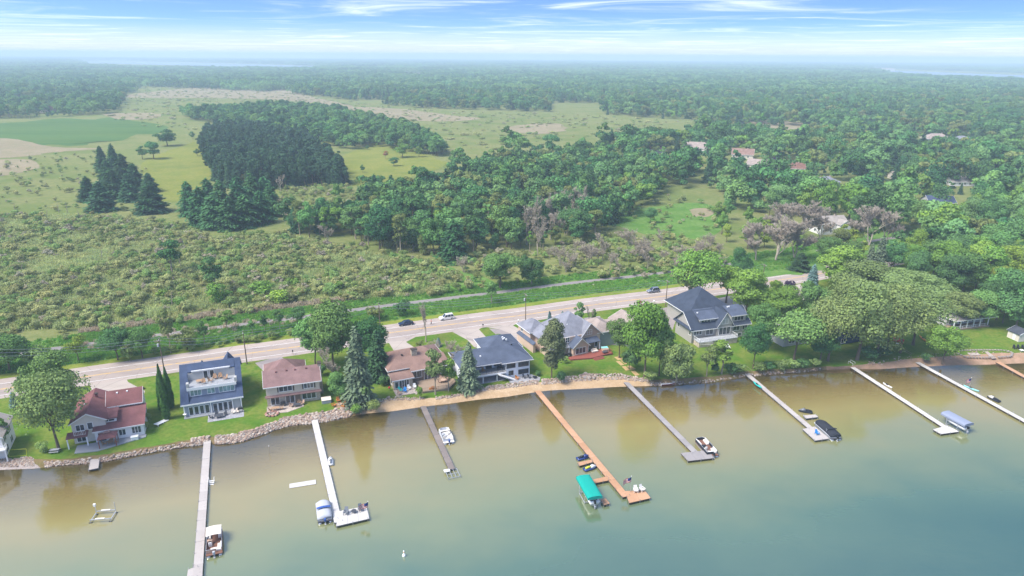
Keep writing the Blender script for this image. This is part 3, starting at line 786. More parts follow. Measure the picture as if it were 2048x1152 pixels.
# clump between the brown roofed houses
T('near1', 668, 745, 606, 'large dark tree by the road between the two brown roofed houses', 'mid', 120)
T('near2', 632, 735, 628, 'leafy tree left of the dark clump beside the road', 'mid', 80)
T('near3', 742, 735, 632, 'round tree at the right of the dark clump by the road', 'deep', 80)
T('spruce0', 719, 806, 652, 'tall grey-green spruce standing over the rocky shore', 'grey', 62, 'spruce_tree')
T('spruce1', 757, 758, 660, 'blue-green spruce beside the road clump', 'spruce', 52, 'spruce_tree')
bare_tree(0, P(670, 775), 11, 'bare grey tree at the corner of the beige two-storey house', w=1.0)
T('bush3', 728, 808, 748, 'big dense green bush beside the shore left of the stone house', 'shrubg', 66, 'shrub', 'shrub')
T('near0', 680, 802, 742, 'small bright tree behind the orange garden chairs', 'mid', 50)
T('bush1', 640, 752, 728, 'dark shrub by the chimney of the beige two-storey house', 'deep', 30, 'shrub', 'shrub')
T('bush2', 747, 820, 800, 'flowering shrub among the shore rocks', 'shrubg', 34, 'shrub', 'shrub')
T('bush0', 712, 826, 812, 'pale leafy shrub at the end of the riprap', 'light', 26, 'shrub', 'shrub')
T('bush0', 769, 770, 752, 'dark shrub along the wall of the stone house', 'deep', 26, 'shrub', 'shrub')
# garden of the stone house
T('thin1', 871, 789, 700, 'thin tree growing through the deck of the stone house', 'willow', 50)
T('thin1', 897, 782, 715, 'slim tree at the right end of the stone house deck', 'light', 42)
T('bush2', 840, 797, 772, 'bright round shrub beside the steps of the stone house', 'light', 16, 'shrub', 'shrub')
bare_tree(1, P(852, 684), 13.5, 'tall bare tree beside the road in front of the stone house', w=.7)
T('bush1', 840, 700, 680, 'dark green shrub under the tall bare roadside tree', 'shrubg', 22, 'shrub', 'shrub')
T('blue1', 877, 693, 675, 'little blue spruce on the lawn between two driveways', None, 14, 'spruce_tree')
bare_tree(2, P(905, 712), 5, 'bare tangled garden shrub behind the stone house', w=1.1, name='bare_shrub')
bare_tree(2, P(870, 708), 4.5, 'bare twiggy shrub beside the driveway of the stone house', w=1.1, name='bare_shrub')
bare_tree(0, P(918, 745), 7.5, 'grey leafless tree beside the stone house chimney')
T('bush3', 916, 700, 690, 'pale garden shrub on the lawn behind the spruce', 'shrubg', 16, 'shrub', 'shrub')
T('spruce2', 938, 778, 683, 'dark spruce in front of the white house with navy roof', 'grey', 46, 'spruce_tree')
T('bush0', 998, 678, 668, 'low hedge shrub on the driveway island', 'light', 16, 'shrub', 'shrub')
T('bush0', 1076, 752, 742, 'dark small shrub right of the stone patio', 'deep', 14, 'shrub', 'shrub')
# tan shingle house
T('bigpine', 1103, 757, 632, 'tall pine in front of the tan house with grey roof', 'olivepine', 68, 'pine_tree')
T('blue0', 1099, 648, 621, 'small blue spruce by the road, left of a pair', None, 13, 'spruce_tree')
T('blue1', 1124, 652, 622, 'small blue spruce by the road, right of a pair', None, 16, 'spruce_tree')
T('thin1', 1156, 660, 605, 'young leafy tree rising behind the grey hipped roof', 'mid', 30)
bare_tree(1, P(1178, 658), 8, 'thin half-bare tree beside the asphalt driveway', w=.6)
T('thin1', 1186, 655, 618, 'slim small tree by the asphalt driveway', 'mid', 14)
T('bush2', 1122, 765, 742, 'dark shrub beneath the tall pine', 'spruce', 22, 'shrub', 'shrub')
T('bush1', 1131, 727, 712, 'rounded shrub beside the red deck', 'shrubg', 16, 'shrub', 'shrub')
T('near1', 1288, 758, 598, 'tall bright green tree hiding the grey-brown house', 'light', 108)
T('near2', 1238, 715, 636, 'dark leafy tree left of the tall bright green tree', 'mid', 60)
T('near3', 1318, 752, 640, 'leafy tree right of the tall bright green tree', 'mid', 62)
T('bush3', 1258, 738, 690, 'dark undergrowth shrub below the bright green tree', 'deep', 60, 'shrub', 'shrub')
T('bush1', 1298, 764, 742, 'low shrub at the water edge beside the red rowboat', 'shrubg', 36, 'shrub', 'shrub')
T('bush3', 1341, 758, 728, 'dark shrub between the bright tree and the silver tree', 'deep', 36, 'shrub', 'shrub')
T('willow0', 1352, 764, 668, 'round silver-green willow at the waterline', 'willow', 84)
T('thin1', 1276, 632, 601, 'slim rust leaved tree at the road edge', 'rust', 16)
# the grey house with the blue roof
T('airy1', 1392, 618, 498, 'tall spreading cottonwood behind the blue-grey gabled roof', 'light', 96)
T('thin0', 1380, 616, 516, 'open crowned tree at the roadside left of the cottonwood', 'olive', 70)
T('near0', 1492, 630, 535, 'spreading pale tree behind the right end of the gabled house', 'light', 100)
T('thin0', 1452, 606, 522, 'leaning light green tree beside the road behind the gabled roof', 'light', 70)
T('near2', 1522, 700, 604, 'leafy tree at the right corner of the gabled grey house', 'mid', 72)
T('near3', 1506, 738, 645, 'dense dark tree on the lawn before the gabled house', 'deep', 62)
T('thin1', 1413, 752, 690, 'slender pale trunked tree near the shore, left of two', 'willow', 40)
T('thin1', 1443, 748, 678, 'slender leaning tree near the shore, right of two', 'light', 56)
T('bush3', 1428, 748, 722, 'dark round shrub on the shore lawn', 'deep', 26, 'shrub', 'shrub')
for i, x in enumerate((1462, 1478, 1518, 1540, 1562, 1584, 1604, 1626)):
    T('bush%d' % (i % 4), x, 748 - (x - 1462) * .085, 728 - (x - 1462) * .08, ['leafy shrub at the bank left of the grey dock steps', 'shrub touching the left rail of the grey dock steps', 'shrub just right of the grey dock steps', 'second bank shrub right of the grey dock steps', 'bank shrub midway between two long docks', 'bank shrub below the ivy tree', 'tall bank shrub left of the retaining wall', 'last bank shrub before the retaining wall'][i], 'shrubg' if i % 3 else 'deep', 30, 'shrub', 'shrub')
T('airy1', 1588, 722, 622, 'broad tree shading the half hidden white roofed house', 'mid', 110)
T('near1', 1640, 724, 655, 'dark ivy covered tree above the bank', 'deep', 70)
T('airy0', 1656, 722, 588, 'tall pale green tree with a thick trunk by the navy house', 'willow', 100)
T('willow1', 1714, 720, 556, 'biggest pale willow of the shore grove', 'willow', 150)
T('near2', 1772, 700, 560, 'pale leafy tree in the middle of the shore grove', 'willow', 110)
T('airy0', 1826, 690, 575, 'tall tree shading the red garden chairs', 'willow', 120)
T('near3', 1884, 728, 650, 'green tree leaning over the rough beach', 'light', 76)
T('airy0', 1752, 714, 596, 'large loose willow between the two longest docks', 'willow', 112)
T('airy1', 1800, 706, 600, 'loose pale tree close to the curved gangway', 'willow', 90)
T('near1', 1690, 652, 548, 'pale tree behind the navy house', 'willow', 110)
T('willow0', 1630, 640, 556, 'leafy tree beside the half hidden white roofed house', 'mid', 80)
T('near0', 1560, 640, 572, 'small spreading tree above the white roofed sheds', 'light', 84)
T('near2', 1920, 650, 584, 'tree shading the porch of the low house at the right', 'willow', 84)
T('near1', 1965, 652, 580, 'broad tree at the right end of the porch', 'mid', 76)
T('near0', 2030, 665, 545, 'dark round tree at the right edge of the lawn', 'deep', 110)
T('near2', 1992, 640, 560, 'deep green tree behind the lawn at the right', 'deep', 80)
T('bush2', 1850, 722, 706, 'small dark shrub beside the curved gangway', 'deep', 24, 'shrub', 'shrub')
T('bush3', 1760, 712, 690, 'dense shrub below the biggest pale willow', 'deep', 50, 'shrub', 'shrub')
T('bush1', 1735, 718, 694, 'dark green shrub left of the red garden chairs', 'deep', 44, 'shrub', 'shrub')
T('bush0', 1575, 588, 560, 'dark purple leaved shrub beside the road', 'plum', 22, 'shrub', 'shrub')
T('thin0', 1550, 600, 556, 'yellow-green roadside tree left of the purple shrub', 'yellow', 30)
T('bush1', 1570, 612, 578, 'green garden shrub in front of the purple shrub', 'light', 32, 'shrub', 'shrub')
T('blue1', 1623, 576, 528, 'blue spruce standing by the road bend', None, 30, 'spruce_tree')
T('spruce1', 1752, 560, 470, 'tall dark spruce rising through the roadside trees', 'grey', 34, 'spruce_tree')
T('spruce2', 1732, 566, 486, 'dark spruce left of the tallest roadside spruce', 'grey', 30, 'spruce_tree')
T('near0', 1680, 580, 488, 'broad pale green tree where the road disappears', 'light', 110)
T('near1', 1730, 600, 520, 'pale leafy tree right of the road bend', 'willow', 120)
T('near2', 1790, 610, 535, 'large pale tree of the grove behind the shore', 'willow', 120)
T('near3', 1845, 620, 548, 'rounded pale tree beside the dark forest', 'willow', 110)
# beyond the road
T('near2', 1000, 578, 502, 'big bright round tree beside the trail', 'mid', 84)
T('willow0', 1063, 570, 503, 'rounded dark tree right of the big bright trail tree', 'deep', 56)
T('thin1', 983, 608, 562, 'young tree between the trail and the road', 'mid', 36)
T('bush0', 804, 632, 602, 'dark shrub beside the trail above the white car', 'deep', 38, 'shrub', 'shrub')
T('bush1', 748, 640, 612, 'green shrub by the road above the dark sedan', 'shrubg', 44, 'shrub', 'shrub')
T('thin1', 345, 548, 478, 'dark slender evergreen-looking tree in the shrubland', 'deep', 56)
T('thin1', 433, 592, 510, 'lone dark tree among the pale shrubs', 'deep', 56)
T('bush0', 434, 608, 568, 'large bright green round shrub at the shrubland edge', 'light', 44, 'shrub', 'shrub')
T('bush1', 527, 592, 562, 'pair-leaved pale green shrub near the dry reeds', 'light', 56, 'shrub', 'shrub')
T('bush2', 560, 608, 578, 'wide yellow-green shrub at the reed edge', 'yellow', 50, 'shrub', 'shrub')
T('larch1', 908, 520, 438, 'tall feathery larch at the front of the centre wood', None, 56, 'larch_tree')
T('near1', 1142, 470, 415, 'dark dense round tree below the bleached dead trees', 'deep', 66)
T('near0', 1478, 565, 495, 'dark rounded tree beyond the road by the telegraph pole', 'deep', 46)
T('near3', 1300, 446, 414, 'dark round tree standing alone on the green clearing', 'deep', 28)
T('near2', 1240, 432, 402, 'dark bush-like tree at the left of the clearing', 'deep', 30)
T('spruce1', 1600, 540, 505, 'dark conical evergreen across the road', 'spruce', 40, 'spruce_tree')
rows = [(20, 742, 668, 'near1', 'mid', 96), (78, 735, 690, 'bush2', 'shrubg', 60), (-25, 745, 660, 'near0', 'deep', 90), (158, 724, 668, 'thin0', 'yellow', 46), (236, 720, 655, 'near3', 'deep', 66), (285, 716, 652, 'near2', 'mid', 56), (262, 722, 690, 'bush1', 'shrubg', 40), (455, 662, 620, 'thin1', 'light', 30), (505, 668, 640, 'thin1', 'mid', 22), (375, 700, 655, 'thin0', 'olive', 56), (342, 705, 615, 'thin1', 'olive', 40), (410, 690, 640, 'thin1', 'mid', 30), (560, 660, 618, 'thin1', 'mid', 26), (596, 655, 612, 'thin0', 'deep', 40), (530, 664, 628, 'thin1', 'deep', 22)]
rl = ['dense tree at the far left edge behind the road', 'shrub at the right of the left edge tree, behind the road', 'leftmost tree behind the road, cut by the frame', 'yellow-green tree beside the trail, left of the dark roadside thicket', 'dark tree of the thicket behind the road, left one', 'green tree of the thicket behind the road, right one', 'low shrub before the dark roadside thicket', 'bright slender tree behind the road above the navy roof', 'small young tree right of the bright slender one', 'half-bare olive tree behind the first telegraph pole', 'thin tall olive tree in the reeds left of the telegraph pole', 'slender tree behind the wires above the blue house', 'narrow tree behind the road near the dark clump', 'dark roadside tree at the left of the dark clump', 'small dark tree behind the road, above the brown roof']
for (x, y, t, k, m_, w), lb in zip(rows, rl):
    b = k.startswith('bush'); T(k, x, y, t, lb, m_, w, 'shrub' if b else 'tree', 'shrub' if b else 'tree')
for i, p in enumerate(zone([(300, 716), (470, 690), (640, 668), (630, 660), (480, 680), (300, 705)], 3.0)):
    tree('bush%d' % (i % 4), p, random.uniform(1.6, 3), 'green shrub in the hedge row along the far side of the road', 'hedge row shrubs behind the road', 'shrubg', name='shrub', cat='shrub')

# conifers on the left meadow and the larch stand
for x, y, t, w in ((207, 345, 291, 24), (231, 348, 286, 26), (229, 396, 335, 40), (262, 402, 345, 34), (205, 421, 362, 44), (179, 402, 352, 32), (250, 365, 306, 36), (272, 380, 325, 34), (300, 384, 345, 30), (305, 424, 365, 50), (218, 372, 320, 32)):
    T('spruce%d' % random.randrange(3), x, y, t, 'dark spruce of the cluster on the left meadow', 'spruce', w * 1.25, 'spruce_tree', group='spruces on the left meadow')
for x, y, t, w in ((381, 430, 362, 34), (404, 448, 372, 42), (430, 455, 388, 46), (462, 458, 392, 42), (494, 452, 388, 44), (524, 446, 380, 38), (545, 432, 366, 36), (446, 430, 360, 38), (480, 425, 350, 40), (508, 416, 346, 38), (420, 420, 355, 36), (532, 412, 352, 34)):
    T('larch%d' % random.randrange(3), x, y, t, 'green larch of the stand in front of the pine plantation', None, w * 1.15, 'larch_tree', group='larches before the pine plantation')
for x, y, t, w, k, lb in ((285, 318, 290, 26, 'wood0', 'dark tree left of the pair at the meadow corner'), (308, 318, 280, 40, 'wood1', 'round tree at the meadow corner'), (335, 292, 258, 44, 'wood2', 'dense tree behind the meadow corner'), (385, 278, 262, 12, 'wood3', 'tiny lone tree at the top of the golden meadow'), (395, 312, 296, 14, 'wood0', 'small round tree at the left foot of the pines'), (771, 318, 302, 14, 'thin1', 'small rust coloured tree on the second meadow'), (788, 332, 313, 22, 'wood1', 'dark bushy tree on the second meadow'), (805, 315, 286, 34, 'wood4', 'pale round tree at the meadow top'), (838, 314, 292, 18, 'wood2', 'pale small tree beside the meadow wood'), (734, 299, 290, 10, 'wood3', 'tiny shrub-like tree on the second meadow edge'), (725, 345, 328, 12, 'wood0', 'small dark tree at the foot of the second meadow')):
    T(k, x, y, t, lb, 'rust' if 'rust' in lb else ('light' if 'pale' in lb else 'deep'), w)
for x, y, h, w, k, lb in ((655, 490, 10, 1.1, 0, 'bleached bare tree at the left front of the centre wood'), (1065, 470, 19, .8, 1, 'tall bleached dead tree, left of the group in the wood'), (1090, 462, 19, .8, 1, 'tall bleached dead tree in the middle of the wood'), (1145, 430, 17, 1.1, 1, 'wide bleached dead tree right of the group'), (1075, 510, 14, .8, 0, 'grey leafless tree before the bleached dead trees'), (1040, 450, 11, .9, 1, 'leaning bleached tree left of the dead group'), (928, 545, 7, 1.1, 2, 'small grey leafless bush tree before the larch'), (562, 384, 11, .9, 0, 'grey leafless tree at the foot of the pines'), (835, 470, 15, .6, 1, 'narrow half-dead tree in the centre wood'), (740, 450, 12, .6, 1, 'thin dead tree at the left of the wood'), (622, 460, 9, .8, 1, 'dead stem left of the bleached bare tree'), (1205, 520, 12, .9, 0, 'grey leafless tree behind the trail'), (1290, 520, 10, 1.1, 2, 'wide grey thicket tree behind the trail pole'), (1260, 500, 10, 1.1, 2, 'grey twiggy tree left of the trail pole'), (1175, 525, 9, 1.1, 2, 'low grey twiggy tree near the trail'), (1120, 530, 8, 1.1, 2, 'grey brush tree right of the round trail tree')):
    bare_tree(k, P(x, y), h, lb, w=w)
for x, y, h, w, lb in ((1550, 522, 20, 1.1, 'big bare grey tree across the road, middle of the front three'), (1512, 520, 17, .9, 'bare grey tree at the left of the front three'), (1588, 516, 18, .9, 'bare grey tree at the right of the front three'), (1600, 478, 19, 1.1, 'bare grey tree behind the front three, middle one'), (1560, 474, 17, .9, 'bare grey tree behind the front three, left one'), (1640, 482, 17, .9, 'bare grey tree left of the white two-storey house'), (1738, 492, 19, 1.0, 'bare grey tree right of the white two-storey house'), (1770, 488, 16, .8, 'bare grey tree at the edge of the near forest'), (1870, 400, 10, .8, 'bare tree in the far neighbourhood')):
    bare_tree(3, P(x, y), h, lb, w=w)
for i, (x, y) in enumerate(((30, 425), (95, 432), (118, 425), (135, 425), (160, 440), (410, 420), (362, 540), (205, 520), (45, 545), (330, 470), (345, 615), (640, 470))):
    q = P(x, y); mb = MB(); h = random.uniform(3, 6); l = random.uniform(-.6, .6)
    mb.tube((0, 0, -.1), (l * .5, 0, h * .6), .16, .12, 6); mb.tube((l * .5, 0, h * .6), (l, .2, h), .12, .04, 6); mb.tube((l * .5, 0, h * .55), (l * .5 + .8, .1, h * .8), .07, .03, 5)
    o = mb.build('dead_snag', m_palebark); o.location = q; tag(o, 'pale broken dead trunk standing in the shrubland', 'dead tree', 'dead snags in the shrubland')

for p in zone([(1095, 500), (1180, 495), (1330, 490), (1440, 500), (1450, 545), (1300, 556), (1180, 552), (1090, 548)], 9, keep=.7):
    bare_tree(random.choice((0, 2, 2)), p, random.uniform(4.5, 8.5), 'grey leafless tree in the brush along the trail', 'leafless trees along the trail', random.uniform(.9, 1.3))
for p in zone([(1030, 455), (1180, 425), (1190, 455), (1100, 500), (1040, 490)], 8.5, keep=.8):
    bare_tree(random.choice((0, 1, 1)), p, random.uniform(11, 18), 'bleached dead tree of the pale group in the centre wood', 'bleached dead trees in the centre wood', random.uniform(.8, 1.1))
# ------------------------------------------------------------------ woods
def wood(poly, spacing, keys, mats, h, label, group, count, far_meshes, name='tree', w=None, stuff_label=None, keep=1.0, ylim=None):
    pts = zone(poly, spacing, keep=keep, ylim=ylim); pts.sort(key=lambda p: p[1] + abs(p[0]) * .1)
    pts = [p for p in pts if not any((p[0] - a) ** 2 + (p[1] - b) ** 2 < r * r for a, b, r in CLEAR)]
    near, far = pts[:count], pts[count:]
    for p in near:
        hh = min(random.uniform(*h), lim(p)); k = random.choice(keys)
        tree(k, p, hh, label, group, random.choice(mats), hh / PROTO[k][0] * PROTO[k][1] * random.uniform(.75, 1.3), name)
    if far: scatter_stuff('wood', far, far_meshes, [min(sum(h) / 2, lim(p) * .85) for p in far], stuff_label or label.replace('tree', 'trees', 1), 'woods', (.6, 1.3), len(far))
    return len(pts)
CLEAR = []
def lim(p):
    """trees on the near side of a house stay low enough to leave its roof in view, as they are in the neighbourhood"""
    m = 99.0
    for hx, hy, r in CLEAR:
        L = math.hypot(hx, hy); ux, uy = hx / L, hy / L; d = (hx - p[0]) * ux + (hy - p[1]) * uy; e = abs((hx - p[0]) * -uy + (hy - p[1]) * ux)
        if 0 < d < 75 and e < r * .75: m = min(m, 5.5 + d * 76 / L)
    return m
def clear_px(x, y, r): p = P(x, y); CLEAR.append((p.x, p.y, r))
FAR_HOUSES = [(1650, 362, 20), (1668, 372, 14), (1490, 312, 22), (1520, 330, 24), (1385, 305, 24), (1590, 345, 16), (1590, 340, 14), (1870, 282, 26), (1925, 285, 30), (1800, 362, 16), (1922, 372, 20), (1880, 415, 20), (1310, 305, 18), (95, 222, 24)]
for x, y, r in FAR_HOUSES: clear_px(x, y + 8, r * .85)
clear_px(1672, 466, 8)
for x, y in ((1550, 522), (1512, 520), (1588, 516), (1600, 478), (1560, 474), (1640, 482), (1738, 492), (1770, 488), (1065, 470), (1090, 462), (1145, 430)): clear_px(x, y + 12, 9)
n1 = wood([(400, 300), (418, 272), (520, 268), (610, 285), (690, 352), (692, 372), (600, 374), (560, 380), (450, 376), (415, 345)], 4.8, ['pine0', 'pine1', 'pine2', 'spruce0', 'spruce1'], ['pine'], (10, 19), 'dark pine of the dense plantation beside the golden meadow', 'plantation pines', 130, [norm(remat(PROTO['pine%d' % i][2], LM['pine']), 16) for i in range(3)], 'pine_tree', stuff_label='dark pines filling the back of the plantation')
n2 = wood([(365, 232), (450, 228), (560, 220), (660, 226), (745, 246), (850, 282), (900, 305), (880, 316), (745, 292), (690, 302), (620, 283), (520, 262), (380, 240)], 8, ['wood0', 'wood1', 'wood2'], ['deep', 'mid'], (12, 17), 'green tree of the wood that curves behind the pines', 'wood behind the pines', 12, FARM[:4])
n3 = wood([(722, 402), (800, 392), (885, 378), (1000, 336), (1200, 318), (1300, 338), (1330, 385), (1270, 425), (1190, 475), (1100, 505), (960, 505), (860, 515), (740, 500), (700, 470), (600, 482), (565, 458), (690, 445), (712, 425)], 7.0, ['wood0', 'wood1', 'wood2', 'wood3', 'wood4', 'tall0', 'tall1', 'tall2'], ['deep', 'deep', 'mid', 'wooded', 'tam', 'olive', 'light'], (8, 20), 'green tree packed into the wood behind the shrubland', 'centre wood trees', 90, FARM + FARCONE, stuff_label='green treetops at the back of the centre wood')
n4 = wood([(890, 345), (1010, 328), (1200, 298), (1420, 276), (1600, 284), (1700, 282), (2150, 290), (2150, 560), (1960, 540), (1800, 480), (1770, 470), (1620, 440), (1540, 440), (1440, 420), (1420, 385), (1310, 372), (1200, 305), (1000, 312)], 13, ['wood0', 'wood1', 'wood2', 'wood3', 'near0', 'near1', 'near3', 'airy1'], ['deep', 'mid', 'light', 'wooded', 'mid'], (13, 24), 'leafy tree of the wooded neighbourhood at the right', 'neighbourhood trees', 55, FARM + FARCONE[:1], keep=.93, stuff_label='leafy crowns among the far neighbourhood houses')
n5 = wood([(1750, 540), (1800, 500), (2150, 500), (2150, 665), (2010, 655), (1960, 610), (1880, 600), (1800, 570)], 9.5, ['near0', 'near1', 'near2', 'near3', 'wood3'], ['yellow', 'light', 'mid', 'deep', 'light'], (12, 17), 'yellow-green or dark tree of the near forest at the right edge', 'near forest at the right', 40, FARM)
n5b = wood([(1430, 420), (1500, 440), (1600, 470), (1620, 500), (1500, 510), (1440, 495), (1425, 450)], 15, ['wood0', 'wood1', 'wood4'], ['yellow', 'light', 'mid'], (8, 14), 'light green tree beside the bare grey trees', 'trees beside the bare grey trees', 40, FARM)
n5c = wood([(1640, 520), (1700, 480), (1770, 480), (1790, 520), (1720, 545), (1660, 545)], 9, ['wood0', 'near1'], ['olive', 'mid', 'yellow'], (9, 14), 'tree around the white two-storey house', 'trees around the white house', 30, FARM)
wood([(-60, 236), (60, 238), (150, 232), (230, 226), (250, 215), (200, 205), (-60, 212)], 11, ['wood0', 'wood1', 'tall0'], ['deep', 'mid', 'willow'], (13, 19), 'tall tree of the grove behind the green field', 'grove behind the green field', 14, FARM[:4])
print('woods', n1, n2, n3, n4, n5)
# the far forest out to the horizon: near part single crowns, then clumps
FOREST = [(-500, -200), (2550, -200), (2550, 310), (2150, 292), (1650, 272), (1600, 252), (1480, 250), (1400, 242), (1207, 230), (1195, 206), (1108, 206), (1100, 224), (1024, 222), (820, 216), (640, 194), (540, 183), (262, 172), (245, 210), (-500, 205)]
LAKES = [[(140, 121), (230, 121), (400, 124.5), (560, 128.5), (650, 131.5), (640, 141), (400, 139.5), (250, 137), (160, 133)], [(1730, 134), (1840, 139), (2000, 145), (2150, 149), (2150, 165), (2000, 163), (1850, 157), (1750, 150)], [(800, 156), (850, 156), (850, 147), (800, 147)]]
def far_pts(y0, y1, sp, hw):
    out = []; y = y0; row = 0
    while y < y1:
        w = .80 * y + 40; x = -w + (row % 2) * sp / 2
        while x < w:
            a, b = x + random.uniform(-.42, .42) * sp, y + random.uniform(-.42, .42) * sp
            u, v = px((a, b, 0))
            if patch(a, b, .011) < .95 + random.uniform(-.2, .5) and inside(u, v, FOREST) and not any(inside(u, v, q) for q in LAKES) and not any((a - c) ** 2 + (b - d) ** 2 < r * r for c, d, r in CLEAR): out.append((a, b))
            x += sp
        y += sp * .87; row += 1
    return out
a = far_pts(600, 1500, 12.5, 0); scatter_stuff('forest', a, FARM + FARCONE[:1], [16] * len(a), 'hazy green forest stretching back beyond the marsh', 'forest', (.55, 1.4), 5)
b = far_pts(1500, 3300, 36, 0); scatter_stuff('forest', b, CLUMP, [1] * len(b), 'blue-green hazy forest in the middle distance', 'forest', (.75, 1.25), 6)
c = far_pts(3250, 10500, 105, 0); scatter_stuff('forest', c, BIGCLUMP, [1] * len(c), 'pale hazy treetops along the horizon', 'forest', (.8, 1.25), 7)
print('far', len(a), len(b), len(c))

# ------------------------------------------------------------------ shrubland, reeds and tall grass
SHRUB = [(-80, 440), (60, 432), (200, 434), (360, 452), (420, 478), (560, 468), (620, 482), (720, 505), (860, 535), (920, 560), (830, 590), (700, 600), (640, 590), (560, 612), (420, 615), (300, 640), (120, 655), (-80, 670)]
sp_ = [p for p in zone(SHRUB, 3.2, jit=.6, keep=.95) if patch(p[0], p[1], .05) < .6 + random.uniform(-.3, .5)]; random.shuffle(sp_); sp_.sort(key=lambda p: p[1] + random.uniform(0, 60))
for i, p in enumerate(sp_[:170]):
    tree('bush%d' % (i % 4), p, random.triangular(1.4, 4.8, 2.2), 'olive shrub of the marsh shrubland behind the road', 'shrubland bushes', random.choice(['shrub', 'shrub', 'shrub', 'shrubg', 'shrubg', 'olive', 'light', 'willow']), name='shrub', cat='shrub')
scatter_stuff('shrubland', sp_[170:], BUSHM, [3.0] * len(sp_[170:]), 'olive and grey shrubs covering the marsh', 'shrubs', (.5, 1.35), 8)
for poly, sp, kp in (([(700, 490), (900, 500), (1010, 545), (1090, 555), (960, 585), (830, 596), (640, 602)], 4.6, .75), ([(-60, 655), (120, 645), (300, 632), (560, 605), (700, 592), (700, 606), (560, 622), (300, 655), (-60, 690)], 4.4, .65), ([(1090, 500), (1200, 470), (1330, 470), (1440, 490), (1460, 545), (1300, 560), (1180, 558), (1080, 552)], 4.0, .8), ([(930, 500), (1090, 505), (1090, 555), (960, 545)], 4.2, .8), ([(560, 370), (700, 370), (715, 440), (600, 445), (555, 430)], 4.0, .75), ([(-60, 330), (200, 300), (290, 330), (320, 420), (200, 435), (-60, 430)], 9, .5), ([(1200, 385), (1320, 385), (1440, 415), (1430, 480), (1340, 480), (1240, 430)], 7, .5), ([(0, 640), (300, 640), (640, 600), (900, 575), (900, 590), (640, 625), (300, 672), (0, 690)], 7, .5)):
    q = zone(poly, sp, keep=kp); scatter_stuff('shrubs', q, BUSHM, [2.8] * len(q), 'scattered marsh shrubs', 'shrubs', (.4, 1.3), len(q))
q = zone([(240, 170), (540, 182), (820, 218), (1030, 226), (1100, 226), (1205, 232), (1480, 250), (1600, 262), (1400, 265), (1200, 275), (1000, 300), (880, 300), (740, 240), (640, 210), (420, 205), (360, 225), (400, 260), (330, 262), (230, 240), (200, 222)], 17, keep=.7)
scatter_stuff('shrubs', q, BUSHM, [2.2] * len(q), 'low shrubs dotting the far marsh', 'shrubs', (.15, 1.1), 12, w=(1.2, 4.5))
def tuft_mesh(seed, mat, n=34, spread=.9):
    rs = np.random.default_rng(seed)
    c = np.stack([rs.normal(0, spread * .5, n), rs.normal(0, spread * .5, n), np.full(n, .5)], 1)
    t = np.stack([rs.normal(0, .16, n), rs.normal(0, .16, n), rs.uniform(.3, .55, n)], 1); c[:, 2] = t[:, 2]
    b = unit(rs.normal(size=(n, 3)) * np.array([1, 1, .1])) * .09
    return quads_mesh('tuft', c, t, b, mat)
LM['herb'] = leaf_mat('marsh_herbs', '#a2ae68', '#c8cf92', .5, .05, .4)
TH = [tuft_mesh(320 + i, LM['herb'], 46, 1.5) for i in range(3)]
hb_ = zone(SHRUB, 1.75, jit=.6, keep=.9)
scatter_stuff('marsh_herbs', hb_, TH, [1.3] * len(hb_), 'low pale green growth filling the gaps of the shrubland', 'undergrowth', (.5, 1.3), 15)
LM['grass'] = leaf_mat('tall_grass_blades', '#659a3c', '#88b352', .3, .04, .4)
LM['straw'] = leaf_mat('straw_blades', '#b5a78a', '#cdbfa4', .4, .03, .3)
TG = [tuft_mesh(300 + i, LM['grass']) for i in range(3)]; TS = [tuft_mesh(310 + i, LM['straw'], 40) for i in range(2)]
def strip_pts(o0, o1, x0, x1, n):
    out = []
    seg = [(a, b) for a, b in zip(ROAD[:-1], ROAD[1:]) if x0 < a.x < x1]
    for _ in range(n):
        a, b = random.choice(seg); d = (b - a).normalized(); p = a.lerp(b, random.random()) + Vector((-d.y, d.x, 0)) * random.uniform(o0, o1); out.append((p.x, p.y))
    return out
g_ = strip_pts(10.3, 21.6, -170, 150, 9000) + strip_pts(25.6, 33, -170, 150, 5000)
scatter_stuff('grass', g_, TG, [1.0] * len(g_), 'tall green grass along the trail and road', 'grass', (.25, .7), 13)
r_ = strip_pts(34, 37, -118, -40, 350) + zone([(150, 690), (240, 672), (300, 665), (640, 628), (640, 640), (300, 690), (180, 710)], 3.4)
scatter_stuff('reeds', r_, TS, [1.1] * len(r_), 'dry tan reeds along the ditch', 'reeds', (.5, 1.2), 14)
